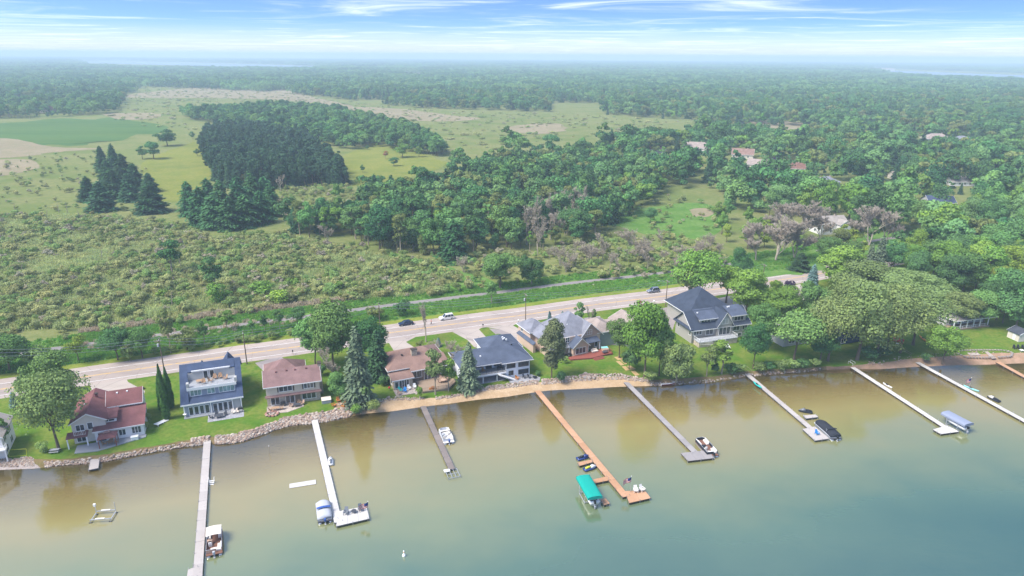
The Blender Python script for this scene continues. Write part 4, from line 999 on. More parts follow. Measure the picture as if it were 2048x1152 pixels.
# ------------------------------------------------------------------ houses
def shingle(name, col):
    t = NT(name); col = lin(col)
    n = t.noise(.5, 4); f = t.noise(5, 2, t.scaled((1, 1, 3))); g = t.noise(22, 1)
    k = t.math('ADD', t.math('MULTIPLY', n, .5), t.math('ADD', t.math('MULTIPLY', f, .3), t.math('MULTIPLY', g, .2)))
    c = t.mix(t.mr(k, .3, .7), tuple(q * .72 for q in col), tuple(min(1, q * 1.25) for q in col))
    wv = t.n('ShaderNodeTexWave', {'Scale': 2.2, 'Distortion': .6}, wave_type='BANDS', bands_direction='Z'); t.set(wv.inputs['Vector'], t.coord())
    c = t.mix(t.mr(wv.outputs['Fac'], .0, .25, .25, 0), c, tuple(q * .5 for q in col))
    return t.bsdf(c, .9, .15, bump=k, bs=.4)
def siding(name, col, vertical=False):
    t = NT(name); col = lin(col)
    wv = t.n('ShaderNodeTexWave', {'Scale': 2.6, 'Distortion': .05}, wave_type='BANDS', bands_direction='X' if vertical else 'Z'); t.set(wv.inputs['Vector'], t.coord())
    n = t.noise(.7, 4)
    c = t.mix(t.mr(wv.outputs['Fac'], 0, .22, .3, 0), col, tuple(q * .55 for q in col)); c = t.mix(t.mr(n, .4, .75, 0, .22), c, tuple(q * .7 for q in col))
    return t.bsdf(c, .75, .25)
def stonework(name, a, b):
    t = NT(name); v = t.n('ShaderNodeTexVoronoi', {'Scale': 2.2}); t.set(v.inputs['Vector'], t.scaled((1, 1, 1.7)))
    e = t.n('ShaderNodeTexVoronoi', {'Scale': 2.2}, feature='DISTANCE_TO_EDGE'); t.set(e.inputs['Vector'], t.scaled((1, 1, 1.7)))
    sx = t.n('ShaderNodeSeparateColor'); t.set(sx.inputs[0], v.outputs['Color'])
    c = t.mix(sx.outputs[0], lin(a), lin(b)); c = t.mix(t.mr(e.outputs[0], 0, .06, .6, 0), c, lin('#6e665d'))
    return t.bsdf(c, .9, .2, bump=e.outputs[0], bs=.4)
RF = {k: shingle('shingles_' + k, c) for k, c in dict(maroon='#7c5453', blue='#47536b', brown='#856a66', tan='#8d7267', slate='#545c6c', grey='#83848c', greybrown='#9d8f86', navy='#48526a', dark='#4b4f58', red='#7f5f54', pale='#9d958d', charcoal='#414957').items()}
SD = {k: siding('siding_' + k, c) for k, c in dict(white='#e9e6e2', cream='#d9cfc0', greyblue='#98a0ad', beige='#d2c3b0', taupe='#a99a8c', tan='#cbb19e', green='#8b958c', grey='#a8a39b', navy='#344c66', brown='#7b6a5c', stucco='#e6e8ea', lightgrey='#bcbab5').items()}
m_stone = stonework('stone_facing', '#ab9d8a', '#c8baa6')
m_trim = M('white_trim', '#eceae6', .6, .3, var=.06)
m_darktrim = M('dark_trim', '#4a4038', .6, .3, var=.1)
m_frame_black = M('black_window_frame', '#26282b', .5, .4, var=.06)
def glass_mat(name, col, rough=.06):
    t = NT(name); n = t.noise(.9, 3)
    c = t.mix(t.mr(n, .35, .7), lin(col), tuple(q * 2.2 + .01 for q in lin(col)))
    return t.bsdf(c, rough, .8)
m_glass = glass_mat('window_glass', '#2a3136'); m_glass_green = glass_mat('shaded_window_glass', '#6f8584', .12)
m_board = M('grey_boards', '#9a9c9f', .7, .2, var=.15, scale=4)
m_wood = M('weathered_wood', '#9a8672', .8, .2, var=.25, scale=4)
m_redwood = M('red_deck_boards', '#8e5145', .75, .2, var=.2, scale=4)
m_pavers = stonework('pavers', '#a89a90', '#beb0a4')
m_slate = stonework('flagstone', '#8e8f94', '#a4a4a8')
m_black = M('black_metal', '#26272a', .5, .4, var=.1)
m_steel = M('galvanised_steel', '#a9acb0', .45, .5, .6, var=.1)
m_alu = M('aluminium', '#c3c5c7', .4, .5, .5, var=.08)

class House:
    def __init__(s, name, label, pxy, ang, cat='house'):
        s.o = P(*pxy); s.ang = R(ang)
        s.root = thing(name, label, cat, s.o, s.ang)
        s.trim = MB()
    def w(s, x, y, z=0.0):
        c, q = math.cos(s.ang), math.sin(s.ang); return Vector((s.o.x + x * c - y * q, s.o.y + x * q + y * c, s.o.z + z))
    def part(s, name, mb, mat, **k): return mb.build(name, mat, s.root, **k)
    def wall(s, x0, x1, y0, y1, z0, z1, mat, name='wall'): return s.part(name, bx(x0, x1, y0, y1, z0, z1), mat)
    def roof(s, slabs, mat, th=.2, name='roof'):
        mb = MB()
        for q in slabs: mb.slab(q, th)
        return s.part(name, mb, mat)
    def gable(s, x0, x1, y0, y1, ze, zr, axis, rmat, wmat, ov=.45, ends=(1, 1), trim=True, off=.5):
        """pitched roof with its two gable triangles; axis is the way the ridge runs"""
        if axis == 'x':
            ym = y0 + (y1 - y0) * off; k0 = (zr - ze) / (ym - y0); k1 = (zr - ze) / (y1 - ym)
            a0, a1 = x0 - ov * ends[0], x1 + ov * ends[1]; zl, zh = ze - ov * k0, ze - ov * k1
            r = s.roof([[(a0, y0 - ov, zl + .2), (a1, y0 - ov, zl + .2), (a1, ym, zr + .2), (a0, ym, zr + .2)], [(a0, ym, zr + .2), (a1, ym, zr + .2), (a1, y1 + ov, zh + .2), (a0, y1 + ov, zh + .2)]], rmat)
            for e, xx in ((ends[0], x0), (ends[1], x1)):
                if e:
                    d = 0.0; s.part('gable_wall', MB().prism([(y0, ze - .01), (y1, ze - .01), (ym, zr)], 'x', xx - .06, xx + .06), wmat)
                    xo = a0 if xx == x0 else a1; t_ = .05 if xx == x1 else -.05
                    if trim: s.trim.add([(xo, y0 - ov, zl - .02), (xo + t_, y0 - ov, zl - .02), (xo + t_, ym, zr - .02), (xo, ym, zr - .02), (xo, y0 - ov, zl + .22), (xo + t_, y0 - ov, zl + .22), (xo + t_, ym, zr + .22), (xo, ym, zr + .22)], [(0, 3, 2, 1), (4, 5, 6, 7), (0, 1, 5, 4), (1, 2, 6, 5), (2, 3, 7, 6), (3, 0, 4, 7)])
            if trim: s.trim.box(a0, a1, y0 - ov - .06, y0 - ov - .005, zl - .04, zl + .19)
        else:
            xm = x0 + (x1 - x0) * off; k0 = (zr - ze) / (xm - x0); k1 = (zr - ze) / (x1 - xm)
            a0, a1 = y0 - ov * ends[0], y1 + ov * ends[1]; zl, zh = ze - ov * k0, ze - ov * k1
            r = s.roof([[(x0 - ov, a1, zl + .2), (x0 - ov, a0, zl + .2), (xm, a0, zr + .2), (xm, a1, zr + .2)], [(xm, a1, zr + .2), (xm, a0, zr + .2), (x1 + ov, a0, zh + .2), (x1 + ov, a1, zh + .2)]], rmat)
            for e, yy, ao, t_ in ((ends[0], y0, a0, -.05), (ends[1], y1, a1, .05)):
                if e:
                    s.part('gable_wall', MB().prism([(x0, ze - .01), (x1, ze - .01), (xm, zr)], 'y', yy - .06, yy + .06), wmat)
                    if trim:
                        for xe, z_ in ((x0 - ov, zl), (x1 + ov, zh)):
                            s.trim.add([(xe, ao, z_ - .03), (xe, ao + t_, z_ - .03), (xm, ao + t_, zr - .03), (xm, ao, zr - .03), (xe, ao, z_ + .22), (xe, ao + t_, z_ + .22), (xm, ao + t_, zr + .22), (xm, ao, zr + .22)], [(0, 3, 2, 1), (4, 5, 6, 7), (0, 1, 5, 4), (1, 2, 6, 5), (2, 3, 7, 6), (3, 0, 4, 7)])
        return r
    def hip(s, x0, x1, y0, y1, ze, zr, rmat, ov=.5, ridge='x', inset=None, trim=True):
        a0, a1, b0, b1 = x0 - ov, x1 + ov, y0 - ov, y1 + ov
        if ridge == 'x':
            i = inset if inset is not None else (b1 - b0) / 2; ym = (b0 + b1) / 2; A, B = (a0 + i, ym, zr), (a1 - i, ym, zr)
            q = [[(a0, b0, ze), (a1, b0, ze), B, A], [(a1, b1, ze), (a0, b1, ze), A, B], [(a0, b1, ze), (a0, b0, ze), A], [(a1, b0, ze), (a1, b1, ze), B]]
        else:
            i = inset if inset is not None else (a1 - a0) / 2; xm = (a0 + a1) / 2; A, B = (xm, b0 + i, zr), (xm, b1 - i, zr)
            q = [[(a0, b0, ze), (a1, b0, ze), A], [(a1, b1, ze), (a0, b1, ze), B], [(a0, b1, ze), (a0, b0, ze), A, B], [(a1, b0, ze), (a1, b1, ze), B, A]]
        if trim:
            s.trim.box(a0, a1, b0 - .06, b0 - .004, ze - .22, ze - .01); s.trim.box(a0 - .06, a0 - .004, b0, b1, ze - .22, ze - .01); s.trim.box(a1 + .004, a1 + .06, b0, b1, ze - .22, ze - .01)
        return s.roof(q, rmat)
    def win(s, side, at, u, z, w, h, n=1, frame=None, glass=None, name='window', rows=1):
        """window on the front (f), left (l) or right (r) face at distance `at`; u = its start along the face"""
        frame = frame or m_trim; glass = glass or m_glass; f = .11 if min(w / n, h) > .6 else .07
        sg = {'f': -1, 'l': -1, 'r': 1, 'b': 1}[side]
        def B(mb, u0, u1, z0, z1, d0, d1):
            a, b = sorted((at + sg * d0, at + sg * d1))
            return mb.box(u0, u1, a, b, z0, z1) if side in 'fb' else mb.box(a, b, u0, u1, z0, z1)
        mb = MB(); B(mb, u - f, u + w + f, z + h, z + h + f, -.02, .08); B(mb, u - f, u + w + f, z - f, z, -.02, .10)
        B(mb, u - f, u, z, z + h, -.02, .08); B(mb, u + w, u + w + f, z, z + h, -.02, .08)
        pw = w / n
        for i in range(1, n): B(mb, u + i * pw - .05, u + i * pw + .05, z, z + h, -.02, .07)
        for j in range(1, rows): B(mb, u, u + w, z + h * j / rows - .03, z + h * j / rows + .03, -.02, .065)
        fr = s.part(name, mb, frame)
        for i in range(n):
            g = MB(); B(g, u + i * pw + (.05 if i else .0), u + (i + 1) * pw - (.05 if i < n - 1 else .0), z, z + h, -.015, .035); g.build('pane', glass, fr)
        return fr
    def door(s, side, at, u, z, w=.95, h=2.1, mat=None, glass=False):
        sg = {'f': -1, 'l': -1, 'r': 1}[side]; mb = MB(); k = MB()
        def B(mb, u0, u1, z0, z1, d0, d1):
            a, b = sorted((at + sg * d0, at + sg * d1))
            return mb.box(u0, u1, a, b, z0, z1) if side == 'f' else mb.box(a, b, u0, u1, z0, z1)
        B(mb, u, u + w, z, z + h, -.02, .05); d = s.part('door', mb, mat or m_trim)
        B(k, u + w - .16, u + w - .08, z + 1.0, z + 1.08, .05, .12); k.build('handle', m_black, d); return d
    def rail(s, pts, z, h=1.0, mat=None, sp=.35, name='railing', post=.05):
        mb = MB()
        for a, b in zip(pts[:-1], pts[1:]):
            a, b = Vector((*a, z)), Vector((*b, z)); L = (b - a).length; n = max(1, round(L / sp))
            mb.tube(a + Vector((0, 0, h)), b + Vector((0, 0, h)), .045, n=4); mb.tube(a + Vector((0, 0, .1)), b + Vector((0, 0, .1)), .03, n=4)
            for i in range(n + 1):
                p = a.lerp(b, i / n); r = post if i % 5 == 0 else .018; mb.tube(p, p + Vector((0, 0, h)), r, n=4)
        return s.part(name, mb, mat or m_trim)
    def posts(s, pts, z0, z1, mat=None, r=.11):
        for x, y in pts: s.part('post', bx(x - r, x + r, y - r, y + r, z0, z1), mat or m_trim)
    def chimney(s, x, y, z0, z1, mat, w=.8, d=.8):
        c = s.part('chimney', bx(x - w / 2, x + w / 2, y - d / 2, y + d / 2, z0, z1), mat); bx(x - w / 2 - .08, x + w / 2 + .08, y - d / 2 - .08, y + d / 2 + .08, z1 - .003, z1 + .15).build('chimney_cap', m_darktrim, c)
    def vents(s, pts, mat=None):
        for x, y, z in pts: s.part('roof_vent', MB().box(x - .18, x + .18, y - .18, y + .18, z - .15, z + .22), mat or m_black)
    def done(s):
        if s.trim.v: s.part('fascia', s.trim, m_trim)
        return s.root

# 1 maroon roofed cream house at the left
h = House('lake_house', 'cream house with maroon shingle roofs at the left, beside a gazebo', (193, 886), 22)
h.wall(0, 9.4, 0, 6.4, 0, 2.75, SD['white'])
h.roof([[(-.3, -.45, 2.95), (9.8, -.45, 2.95), (9.8, 6.4, 4.7), (-.3, 6.4, 4.7)]], RF['maroon'])
h.trim.box(-.3, 9.8, -.52, -.455, 2.70, 2.93)
h.part('gable_wall', MB().prism([(0, 2.74), (6.3, 2.74), (6.3, 4.3)], 'x', 9.34, 9.46), SD['white'])
h.wall(2.2, 8.7, 6.4, 12.6, 0, 5.3, SD['white']); h.gable(2.2, 8.7, 6.4, 12.6, 5.3, 7.3, 'x', RF['maroon'], SD['white'])
h.win('f', 6.4, 5.4, 4.15, 1.9, .75, 2); h.win('r', 8.7, 8, 3.4, 1.2, 1.2, 1)
h.wall(-4.2, 2.19, 1.2, 13.4, 0, 4.9, SD['cream']); h.gable(-4.2, 2.2, 1.2, 13.4, 4.9, 6.7, 'y', RF['maroon'], SD['cream'])
h.win('f', 1.2, -3.6, .4, 1.6, 1.8, 2); h.win('f', 1.2, -3.4, 3.0, 1.5, 1.3, 2); h.win('f', 1.2, -1.2, 3.0, .9, 1.5, 1)
h.wall(1.2, 4.2, 1.9, 4.8, 3.3, 4.55, SD['white']); h.roof([[(.9, 1.4, 4.7), (4.5, 1.4, 4.7), (4.5, 5.4, 5.2), (.9, 5.4, 5.2)]], RF['maroon'], name='dormer_roof')
h.win('f', 1.9, 1.6, 3.8, 2.2, .42, 2)
h.win('f', 0, 4.6, .9, 1.2, 1.3, 2); h.win('f', 0, 7.1, .9, 1.7, 1.45, 3); h.win('f', 0, .6, .25, 1.4, 2.0, 1)
h.roof([[(-5.2, -.9, 2.5), (-1.2, -.9, 2.5), (-1.2, 1.2, 2.9), (-5.2, 1.2, 2.9)]], RF['maroon'], .15, 'porch_roof')
h.posts([(-5, -.7), (-1.4, -.7)], 0, 2.35)
h.vents([(-2.2, 7, 6.2), (4, 8.8, 7.0), (6, 8.9, 7.0)], m_trim); h.chimney(-.2, 9.6, 6, 7.3, RF['maroon'], .5, .5)
h.part('patio', MB().slab([(-3.6, -.05, .18), (-3.6, -3.2, .18), (.8, -3.9, .18), (5.2, -2.6, .18), (9.7, -1.3, .18), (9.7, -.05, .18)], .2), m_board)
h.rail([(-3.5, -.9), (-1.4, -.9)], 2.95, .9, sp=.3)
h.done(); H1 = h

# 2 blue roofed house
h = House('lake_house', 'three-storey grey house with steep blue roof and a roof deck', (371, 834), 21)
W_ = 12.3
h.wall(0, W_, 0, 13, 0, 3.2, SD['greyblue'])
def rz(y): return 3.2 + (y + .5) * .74
for x0, x1 in ((-.6, 1.15), (11.5, 12.95)):
    h.roof([[(x0, -.5, 3.3), (x1, -.5, 3.3), (x1, 8.2, rz(8.2) + .1), (x0, 8.2, rz(8.2) + .1)]], RF['blue'])
h.roof([[(1.15, -.5, 3.3), (11.5, -.5, 3.3), (11.5, 1.95, 3.95), (1.15, 1.95, 3.95)]], RF['blue'])
h.roof([[(1.15, 6.1, rz(6.1) + .35), (11.5, 6.1, rz(6.1) + .35), (11.5, 8.2, rz(8.2) + .1), (1.15, 8.2, rz(8.2) + .1)]], RF['blue'])
h.roof([[(-.6, 8.2, rz(8.2) + .1), (12.95, 8.2, rz(8.2) + .1), (12.95, 14, 5.4), (-.6, 14, 5.4)]], RF['blue'])
for xx in (0.0, W_): h.part('gable_wall', MB().prism([(0, 3.18), (0, 3.3), (8.2, rz(8.2) - .15), (13, 6.0), (13, 3.18)], 'x', xx - .06, xx + .06), SD['greyblue'])
h.wall(1.2, 11.45, 1.9, 6.2, 3.6, 6.15, SD['greyblue'], 'second_storey_wall')
h.part('deck_floor', bx(1.0, 11.65, 1.55, 6.15, 6.16, 6.3), m_board)
h.part('deck_fascia', bx(.95, 11.7, 1.42, 1.54, 5.72, 6.42), m_trim)
h.wall(1.16, 11.48, 6.0, 7.6, 6.3, 8.05, SD['lightgrey'], 'third_storey_wall'); h.wall(2.2, 10.3, 5.98, 7.6, 8.06, 8.55, SD['lightgrey'], 'third_storey_wall')
for xx in (1.04, 11.5): h.part('dormer_cheek', MB().prism([(-.42, 3.0), (7.9, 3.0), (7.9, rz(7.9) - .16), (-.42, rz(-.42) - .1)], 'x', xx, xx + .1), SD['greyblue'])
h.part('dormer_fascia', bx(2.0, 10.5, 5.75, 6.0, 8.45, 8.75), m_trim)
h.win('f', 6.0, 4.6, 6.4, .85, 1.85, 1); h.win('f', 6.0, 6.0, 6.4, .85, 1.85, 1)
h.rail([(1.05, 1.6), (11.6, 1.6)], 6.42, .75, m_alu, 1.3, post=.03)
for x in (.95, 11.35): h.part('deck_pier', bx(x, x + .55, 1.5, 2.6, 6.3, 7.5), SD['lightgrey'])
h.win('f', 1.9, 1.6, 4.2, 2.3, 1.35, 3, glass=m_glass_green); h.win('f', 1.9, 5.3, 4.2, 1.5, 1.35, 2, glass=m_glass_green); h.win('f', 1.9, 7.8, 4.15, 3.3, 1.6, 4, glass=m_glass_green)
for x in (1.0, 2.15, 3.3, 4.45, 6.2, 7.3, 8.4, 9.5): h.win('f', 0, x, .25, .8, 2.05, 1, name='glass_door')
h.part('porch_panel', bx(10.6, 12.0, -.06, .0, .2, 2.6), SD['lightgrey'])
h.posts([(0, -.3), (5.7, -.3), (10.4, -.3), (12.3, -.3)], 0, 3.05)
h.trim.box(-.6, 12.95, -.58, -.505, 2.95, 3.28)
for x in (5.55, 10.2): h.part('wall_lamp', bx(x, x + .16, -.22, -.02, 1.7, 2.2), m_black)
h.part('porch_step', bx(-.2, 12.5, -1.2, -.02, 0, .18), m_board)
h.part('patio', bx(4.9, 12.7, -4.5, -1.2, -.05, .07), m_slate)
h.gable(2.0, 5.0, 13, 17.5, 3.2, 6.0, 'y', RF['blue'], SD['greyblue'], ends=(0, 1)); h.wall(2.0, 5.0, 13.02, 17.5, 0, 3.2, SD['greyblue'])
h.gable(7.6, 12.0, 12, 17.5, 4.2, 7.4, 'y', RF['navy'], SD['greyblue'], ends=(0, 1)); h.wall(7.6, 12.0, 13.02, 17.5, 0, 4.2, SD['greyblue'])
h.part('satellite_dish', MB().lathe([(.02, 0), (.3, .06), (.42, .16)], 12, (.0, -.62, .9)), m_trim)
h.done(); H2 = h

# 3 beige two-storey house with brown roof
h = House('lake_house', 'beige two-storey house with brown roof and a stone patio', (535.6, 814), 19)
h.wall(0, 12.3, 0, 8, 0, 2.6, m_stone); h.wall(0, 12.3, -.35, 8, 3.02, 5.5, SD['beige'], 'upper_wall')
h.roof([[(-.3, -.95, 2.7), (12.6, -.95, 2.7), (12.6, -.3, 3.1), (-.3, -.3, 3.1)]], RF['brown'], .12, 'pent_roof')
h.part('floor_band', bx(0.0, 12.3, -.34, 7.98, 2.58, 3.01), SD['beige'])
h.gable(0, 12.3, -.35, 8, 5.5, 7.6, 'x', RF['brown'], SD['beige'], .5)
h.hip(-.2, 9.2, 8, 17, 3.4, 6.6, RF['brown'], .5, 'x'); h.wall(0, 9, 8.02, 16.8, 0, 3.3, SD['beige'])
h.win('f', -.35, 3.0, 3.75, 2.9, 1.25, 3); h.win('f', -.35, 8.7, 3.75, 2.1, 1.2, 3)
for x in (2.55, 6.1, 8.25, 11.0): h.part('shutter', bx(x, x + .32, -.42, -.352, 3.65, 5.1), m_darktrim)
h.win('f', 0, .9, .35, 1.9, 2.0, 2, name='glass_door'); h.win('f', 0, 4.3, .35, 1.9, 2.0, 2, name='glass_door'); h.win('f', 0, 8.1, .8, 3.1, 1.5, 3)
h.part('pilaster', bx(6.5, 7.6, -.28, -.01, .1, 2.55), SD['brown'])
h.chimney(12.75, 3.9, 0, 8.1, m_stone, .85, 1.6); h.vents([(2.6, 3.0, 7.45), (5, 3.1, 7.45), (7, 3.0, 7.45), (9.6, 3.0, 7.45)], RF['maroon'])
h.part('patio', MB().slab([(-.2, -.05, .1), (-.2, -3.6, .1), (4.5, -4.2, .1), (8.2, -2.4, .1), (8.2, -.05, .1)], .14), m_pavers)
h.done(); H3 = h

# 4 brown roofed stone house with a wide deck
h = House('lake_house', 'low brown roofed house with stone front, glass doors and a big timber deck', (788, 781), 25)
h.wall(0, 4.9, 0, 9, 0, 2.75, SD['taupe']); h.roof([[(-.45, -.5, 2.9), (5.3, -.5, 2.9), (5.3, 6.4, 4.55), (-.45, 6.4, 4.55)]], RF['tan']); h.trim.box(-.45, 5.3, -.57, -.505, 2.66, 2.88)
h.part('gable_wall', MB().prism([(0, 2.74), (6.4, 2.74), (6.4, 4.2)], 'x', -.06, .06), SD['taupe'])
h.part('stone_front', bx(.02, 4.88, -.12, -.01, 0, 2.7), m_stone)
h.wall(4.9, 15.4, 1.8, 12, 0, 3.55, SD['brown'])
h.hip(-.2, 15.2, 3.2, 14, 4.2, 7.0, RF['tan'], .5, 'x', 5.2); h.wall(.2, 15, 6.4, 13.6, 2.4, 4.1, SD['taupe'])
h.roof([[(4.9, 1.2, 3.8), (15.6, 1.2, 3.8), (15.4, 6.2, 5.3), (5.2, 6.2, 5.3)]], RF['tan']); h.trim.box(4.9, 15.6, 1.12, 1.195, 3.55, 3.79)
h.win('f', -.12, 1.5, .3, 2.4, 2.1, 4, name='glass_door'); h.win('f', -.12, .3, .5, .8, 1.7, 1); h.win('f', 1.8, 5.3, 1.5, 2.6, 1.7, 2); h.win('f', 1.8, 8.6, .4, 3.6, 2.2, 4, name='glass_door'); h.win('f', 1.8, 13, 1.4, 1.6, 1.4, 2)
h.win('l', 0, 1.2, 1.0, 1.1, 1.2, 1); h.win('l', 0, 4.2, 1.0, 1.1, 1.2, 1)
h.chimney(7.4, 6.4, 4.6, 7.4, m_stone, 1.5, 1.0); h.vents([(4.2, 6.5, 6.3)])
h.part('terrace', MB().slab([(-.2, -.12, .15), (-.3, -3.4, .15), (5.2, -3.8, .15), (5.4, -.12, .15)], .3), m_pavers)
h.part('deck', MB().slab([(6.2, 1.7, .55), (6.0, -4.6, .55), (12.6, -5.6, .55), (15.6, -2.6, .55), (15.4, 1.7, .55)], .18), m_wood)
h.rail([(6.1, -4.5), (12.5, -5.5), (15.5, -2.6), (15.4, 1.2)], .55, .9, m_wood, .4)
h.part('deck_skirt', MB().slab([(6.25, 1.6, .36), (6.05, -4.5, .36), (12.5, -5.5, .36), (15.5, -2.6, .36), (15.3, 1.6, .36)], .6), m_wood)
for i in range(5): h.part('step', bx(4.3, 6.0, -4.4 - i * .55, -3.86 - i * .55, -.9, .1 - i * .2), m_pavers)
h.done(); H4 = h

# 5 white house with navy roof and raised deck
h = House('lake_house', 'white house with low navy hipped roof and a raised deck', (1011.5, 757), 20.7)
h.wall(0, 6.7, 0, 9, 0, 4.6, SD['stucco']); h.wall(-11.5, 0, 2.6, 10, 0, 4.6, SD['stucco'])
h.hip(-11.8, 6.9, .6, 10.2, 4.75, 7.2, RF['slate'], .6, 'x', 5.2)
h.roof([[(-1.4, -.75, 4.74), (7.55, -.75, 4.74), (3.4, 4.2, 6.9), (.5, 4.2, 6.9)]], RF['slate'], .2)
h.hip(-2.6, 7.6, 9, 17.5, 4.5, 6.7, RF['slate'], .5, 'y', 4.4); h.wall(-2.3, 7.3, 9.02, 17.2, 0, 4.4, SD['stucco'])
h.trim.box(-1.4, 7.55, -.82, -.755, 4.52, 4.72)
k = dict(frame=m_frame_black)
h.win('f', 0, .35, 2.9, 2.2, 1.1, 3, **k); h.win('f', 0, 3.6, 2.85, 2.7, 1.1, 3, **k); h.win('f', 0, .9, .9, 1.1, 1.0, 1, **k); h.win('f', 0, 3.6, .75, 2.7, 1.1, 3, **k)
h.win('f', 2.6, -4.6, 2.45, 1.5, 1.95, 2, name='glass_door', **k); h.win('f', 2.6, -7.6, 3.1, 1.8, .8, 2, **k); h.win('f', 2.6, -2.2, 2.9, 1.0, 1.3, 1, **k); h.win('f', 2.6, -1.4, .3, 1.3, 1.9, 1, name='glass_door', **k); h.win('f', 2.6, -9.6, .8, 1.4, 1.0, 2, **k)
h.part('raised_deck', bx(-10.2, -.05, -.7, 2.58, 2.2, 2.38), m_board); h.rail([(-10.1, 2.4), (-10.1, -.6), (-.1, -.6)], 2.38, .95, m_black, .3)
h.posts([(-9.9, -.5), (-6.4, -.5), (-2.6, -.5)], 0, 2.2); h.part('deck_beam', bx(-10.2, -.1, -.78, -.702, 1.95, 2.36), m_trim)
mb = MB()
for x in (-2.3, .9):
    pass
mb.slab([(-2.5, -.8, 2.3), (-2.5, -1.9, 2.3), (2.2, -1.9, .05), (2.2, -.8, .05)], .25); h.part('stair', mb, m_trim)
h.part('undercroft_floor', bx(-10.4, -.3, -.9, 2.55, 0, .05), m_slate)
h.part('patio', MB().slab([(.4, -.1, .08), (.2, -3.2, .08), (3.5, -4.6, .08), (7.6, -4.6, .08), (8.8, -2.6, .08), (7.2, -.1, .08)], .12), m_slate)
h.vents([(3.2, 11, 6.3), (3.7, 11.4, 6.3), (3.4, 12, 6.4), (4, 10.6, 6.2), (-6, 2.8, 6.0)], m_trim); h.vents([(3.8, 6, 6.6)])
h.done(); H5 = h

# 6 tan shingle house
h = House('lake_house', 'tan shingled house with steep grey roofs and a red deck', (1145.8, 709), 27)
h.wall(-7.5, 9.6, .9, 12, 0, 5.1, SD['tan'])
h.hip(-3.2, 8.8, 1.6, 13, 5.2, 10.2, RF['grey'], .5, 'y', 5.6)
h.gable(3.0, 10.0, .9, 8, 4.4, 8.1, 'y', RF['grey'], siding('board_and_batten_tan', '#c4a192', True), .5, (1, 0), off=.42)
h.wall(-.9, 4.0, -1.6, 1.0, .0, 3.0, SD['tan']); h.gable(-.9, 4.0, -1.6, 1.6, 3.0, 5.2, 'y', RF['slate'], SD['tan'], .45, (1, 0))
h.win('f', -1.6, -.1, .75, 3.2, 1.7, 3); h.part('bay_base', bx(-.95, 4.05, -1.72, -1.61, 0, .55), m_stone)
h.roof([[(4.2, -1.0, 3.0), (8.6, -1.0, 3.0), (8.4, .95, 3.9), (4.2, .95, 3.9)]], RF['slate'], .15, 'porch_roof'); h.posts([(4.5, -.8), (8.4, -.8)], .5, 2.85)
h.part('entrance_panel', bx(4.6, 7.6, .8, .899, .5, 2.8), m_wood); h.win('f', .9, 7.9, .7, .9, 1.9, 1); h.win('f', .9, 5.0, .55, 1.0, 2.1, 1, name='glass_door')
h.win('f', .9, 4.4, 4.8, 2.2, 1.4, 3, rows=2); h.win('f', .9, -2.0, 3.6, 1.1, 1.5, 2, rows=2)
h.win('f', .9, -6.4, .7, 2.6, 1.6, 3); h.win('f', .9, -6.2, 3.5, 1.8, 1.3, 2)
h.roof([[(-8, -.6, 2.7), (-1.4, -.6, 2.7), (-1.4, .95, 3.3), (-8, .95, 3.3)]], RF['grey'], .15, 'porch_roof'); h.posts([(-7.6, -.4), (-4.4, -.4), (-1.6, -.4)], 0, 2.55)
h.gable(-8.2, -3.3, .9, 9, 5.0, 7.0, 'y', RF['grey'], SD['tan'], .45, (1, 0))
h.wall(-8.9, -3.2, 9, 16.5, 0, 5.0, SD['tan']); h.hip(-8.9, -3.2, 9, 16.5, 5.1, 7.4, RF['grey'], .5, 'y', 3.4)
h.roof([[(-9.9, 15.8, 2.6), (-9.9, 5.5, 2.6), (-8.9, 5.5, 3.2), (-8.9, 15.8, 3.2)]], RF['slate'], .12, 'pent_roof')
h.part('garage_wall', bx(-9.7, -8.91, 5.8, 15.6, 0, 2.45), SD['tan']); h.win('l', -8.9, 13.6, 3.5, 1.1, 1.2, 2)
h.win('r', 9.6, 2.6, 3.2, 1.0, 1.2, 1); h.win('r', 9.6, 6, 1.0, 1.2, 1.2, 2)
h.part('red_deck', MB().slab([(-2.6, -1.75, .42), (-2.8, -3.3, .42), (3.2, -5.0, .42), (7.8, -4.8, .42), (8.8, -1.1, .42), (4.1, -1.05, .42), (4.1, -1.75, .42)], .4), m_redwood)
for i in range(3): h.part('deck_step', bx(3.4, 6.6, -5.5 - .4 * i, -5.08 - .4 * i, 0, .32 - .1 * i), m_redwood)
h.rail([(8.9, -1.1), (10.6, -2.4), (10.0, -5.0), (7.4, -5.0)], .42, .85, m_redwood, .3); h.part('spa_deck', MB().slab([(8.85, -1.2, .43), (7.85, -4.9, .43), (10.1, -5.1, .43), (10.7, -2.3, .43)], .4), m_redwood)
h.vents([(.2, 4, 7.6), (4.2, 4.6, 7.8)], m_trim); h.done(); H6 = h

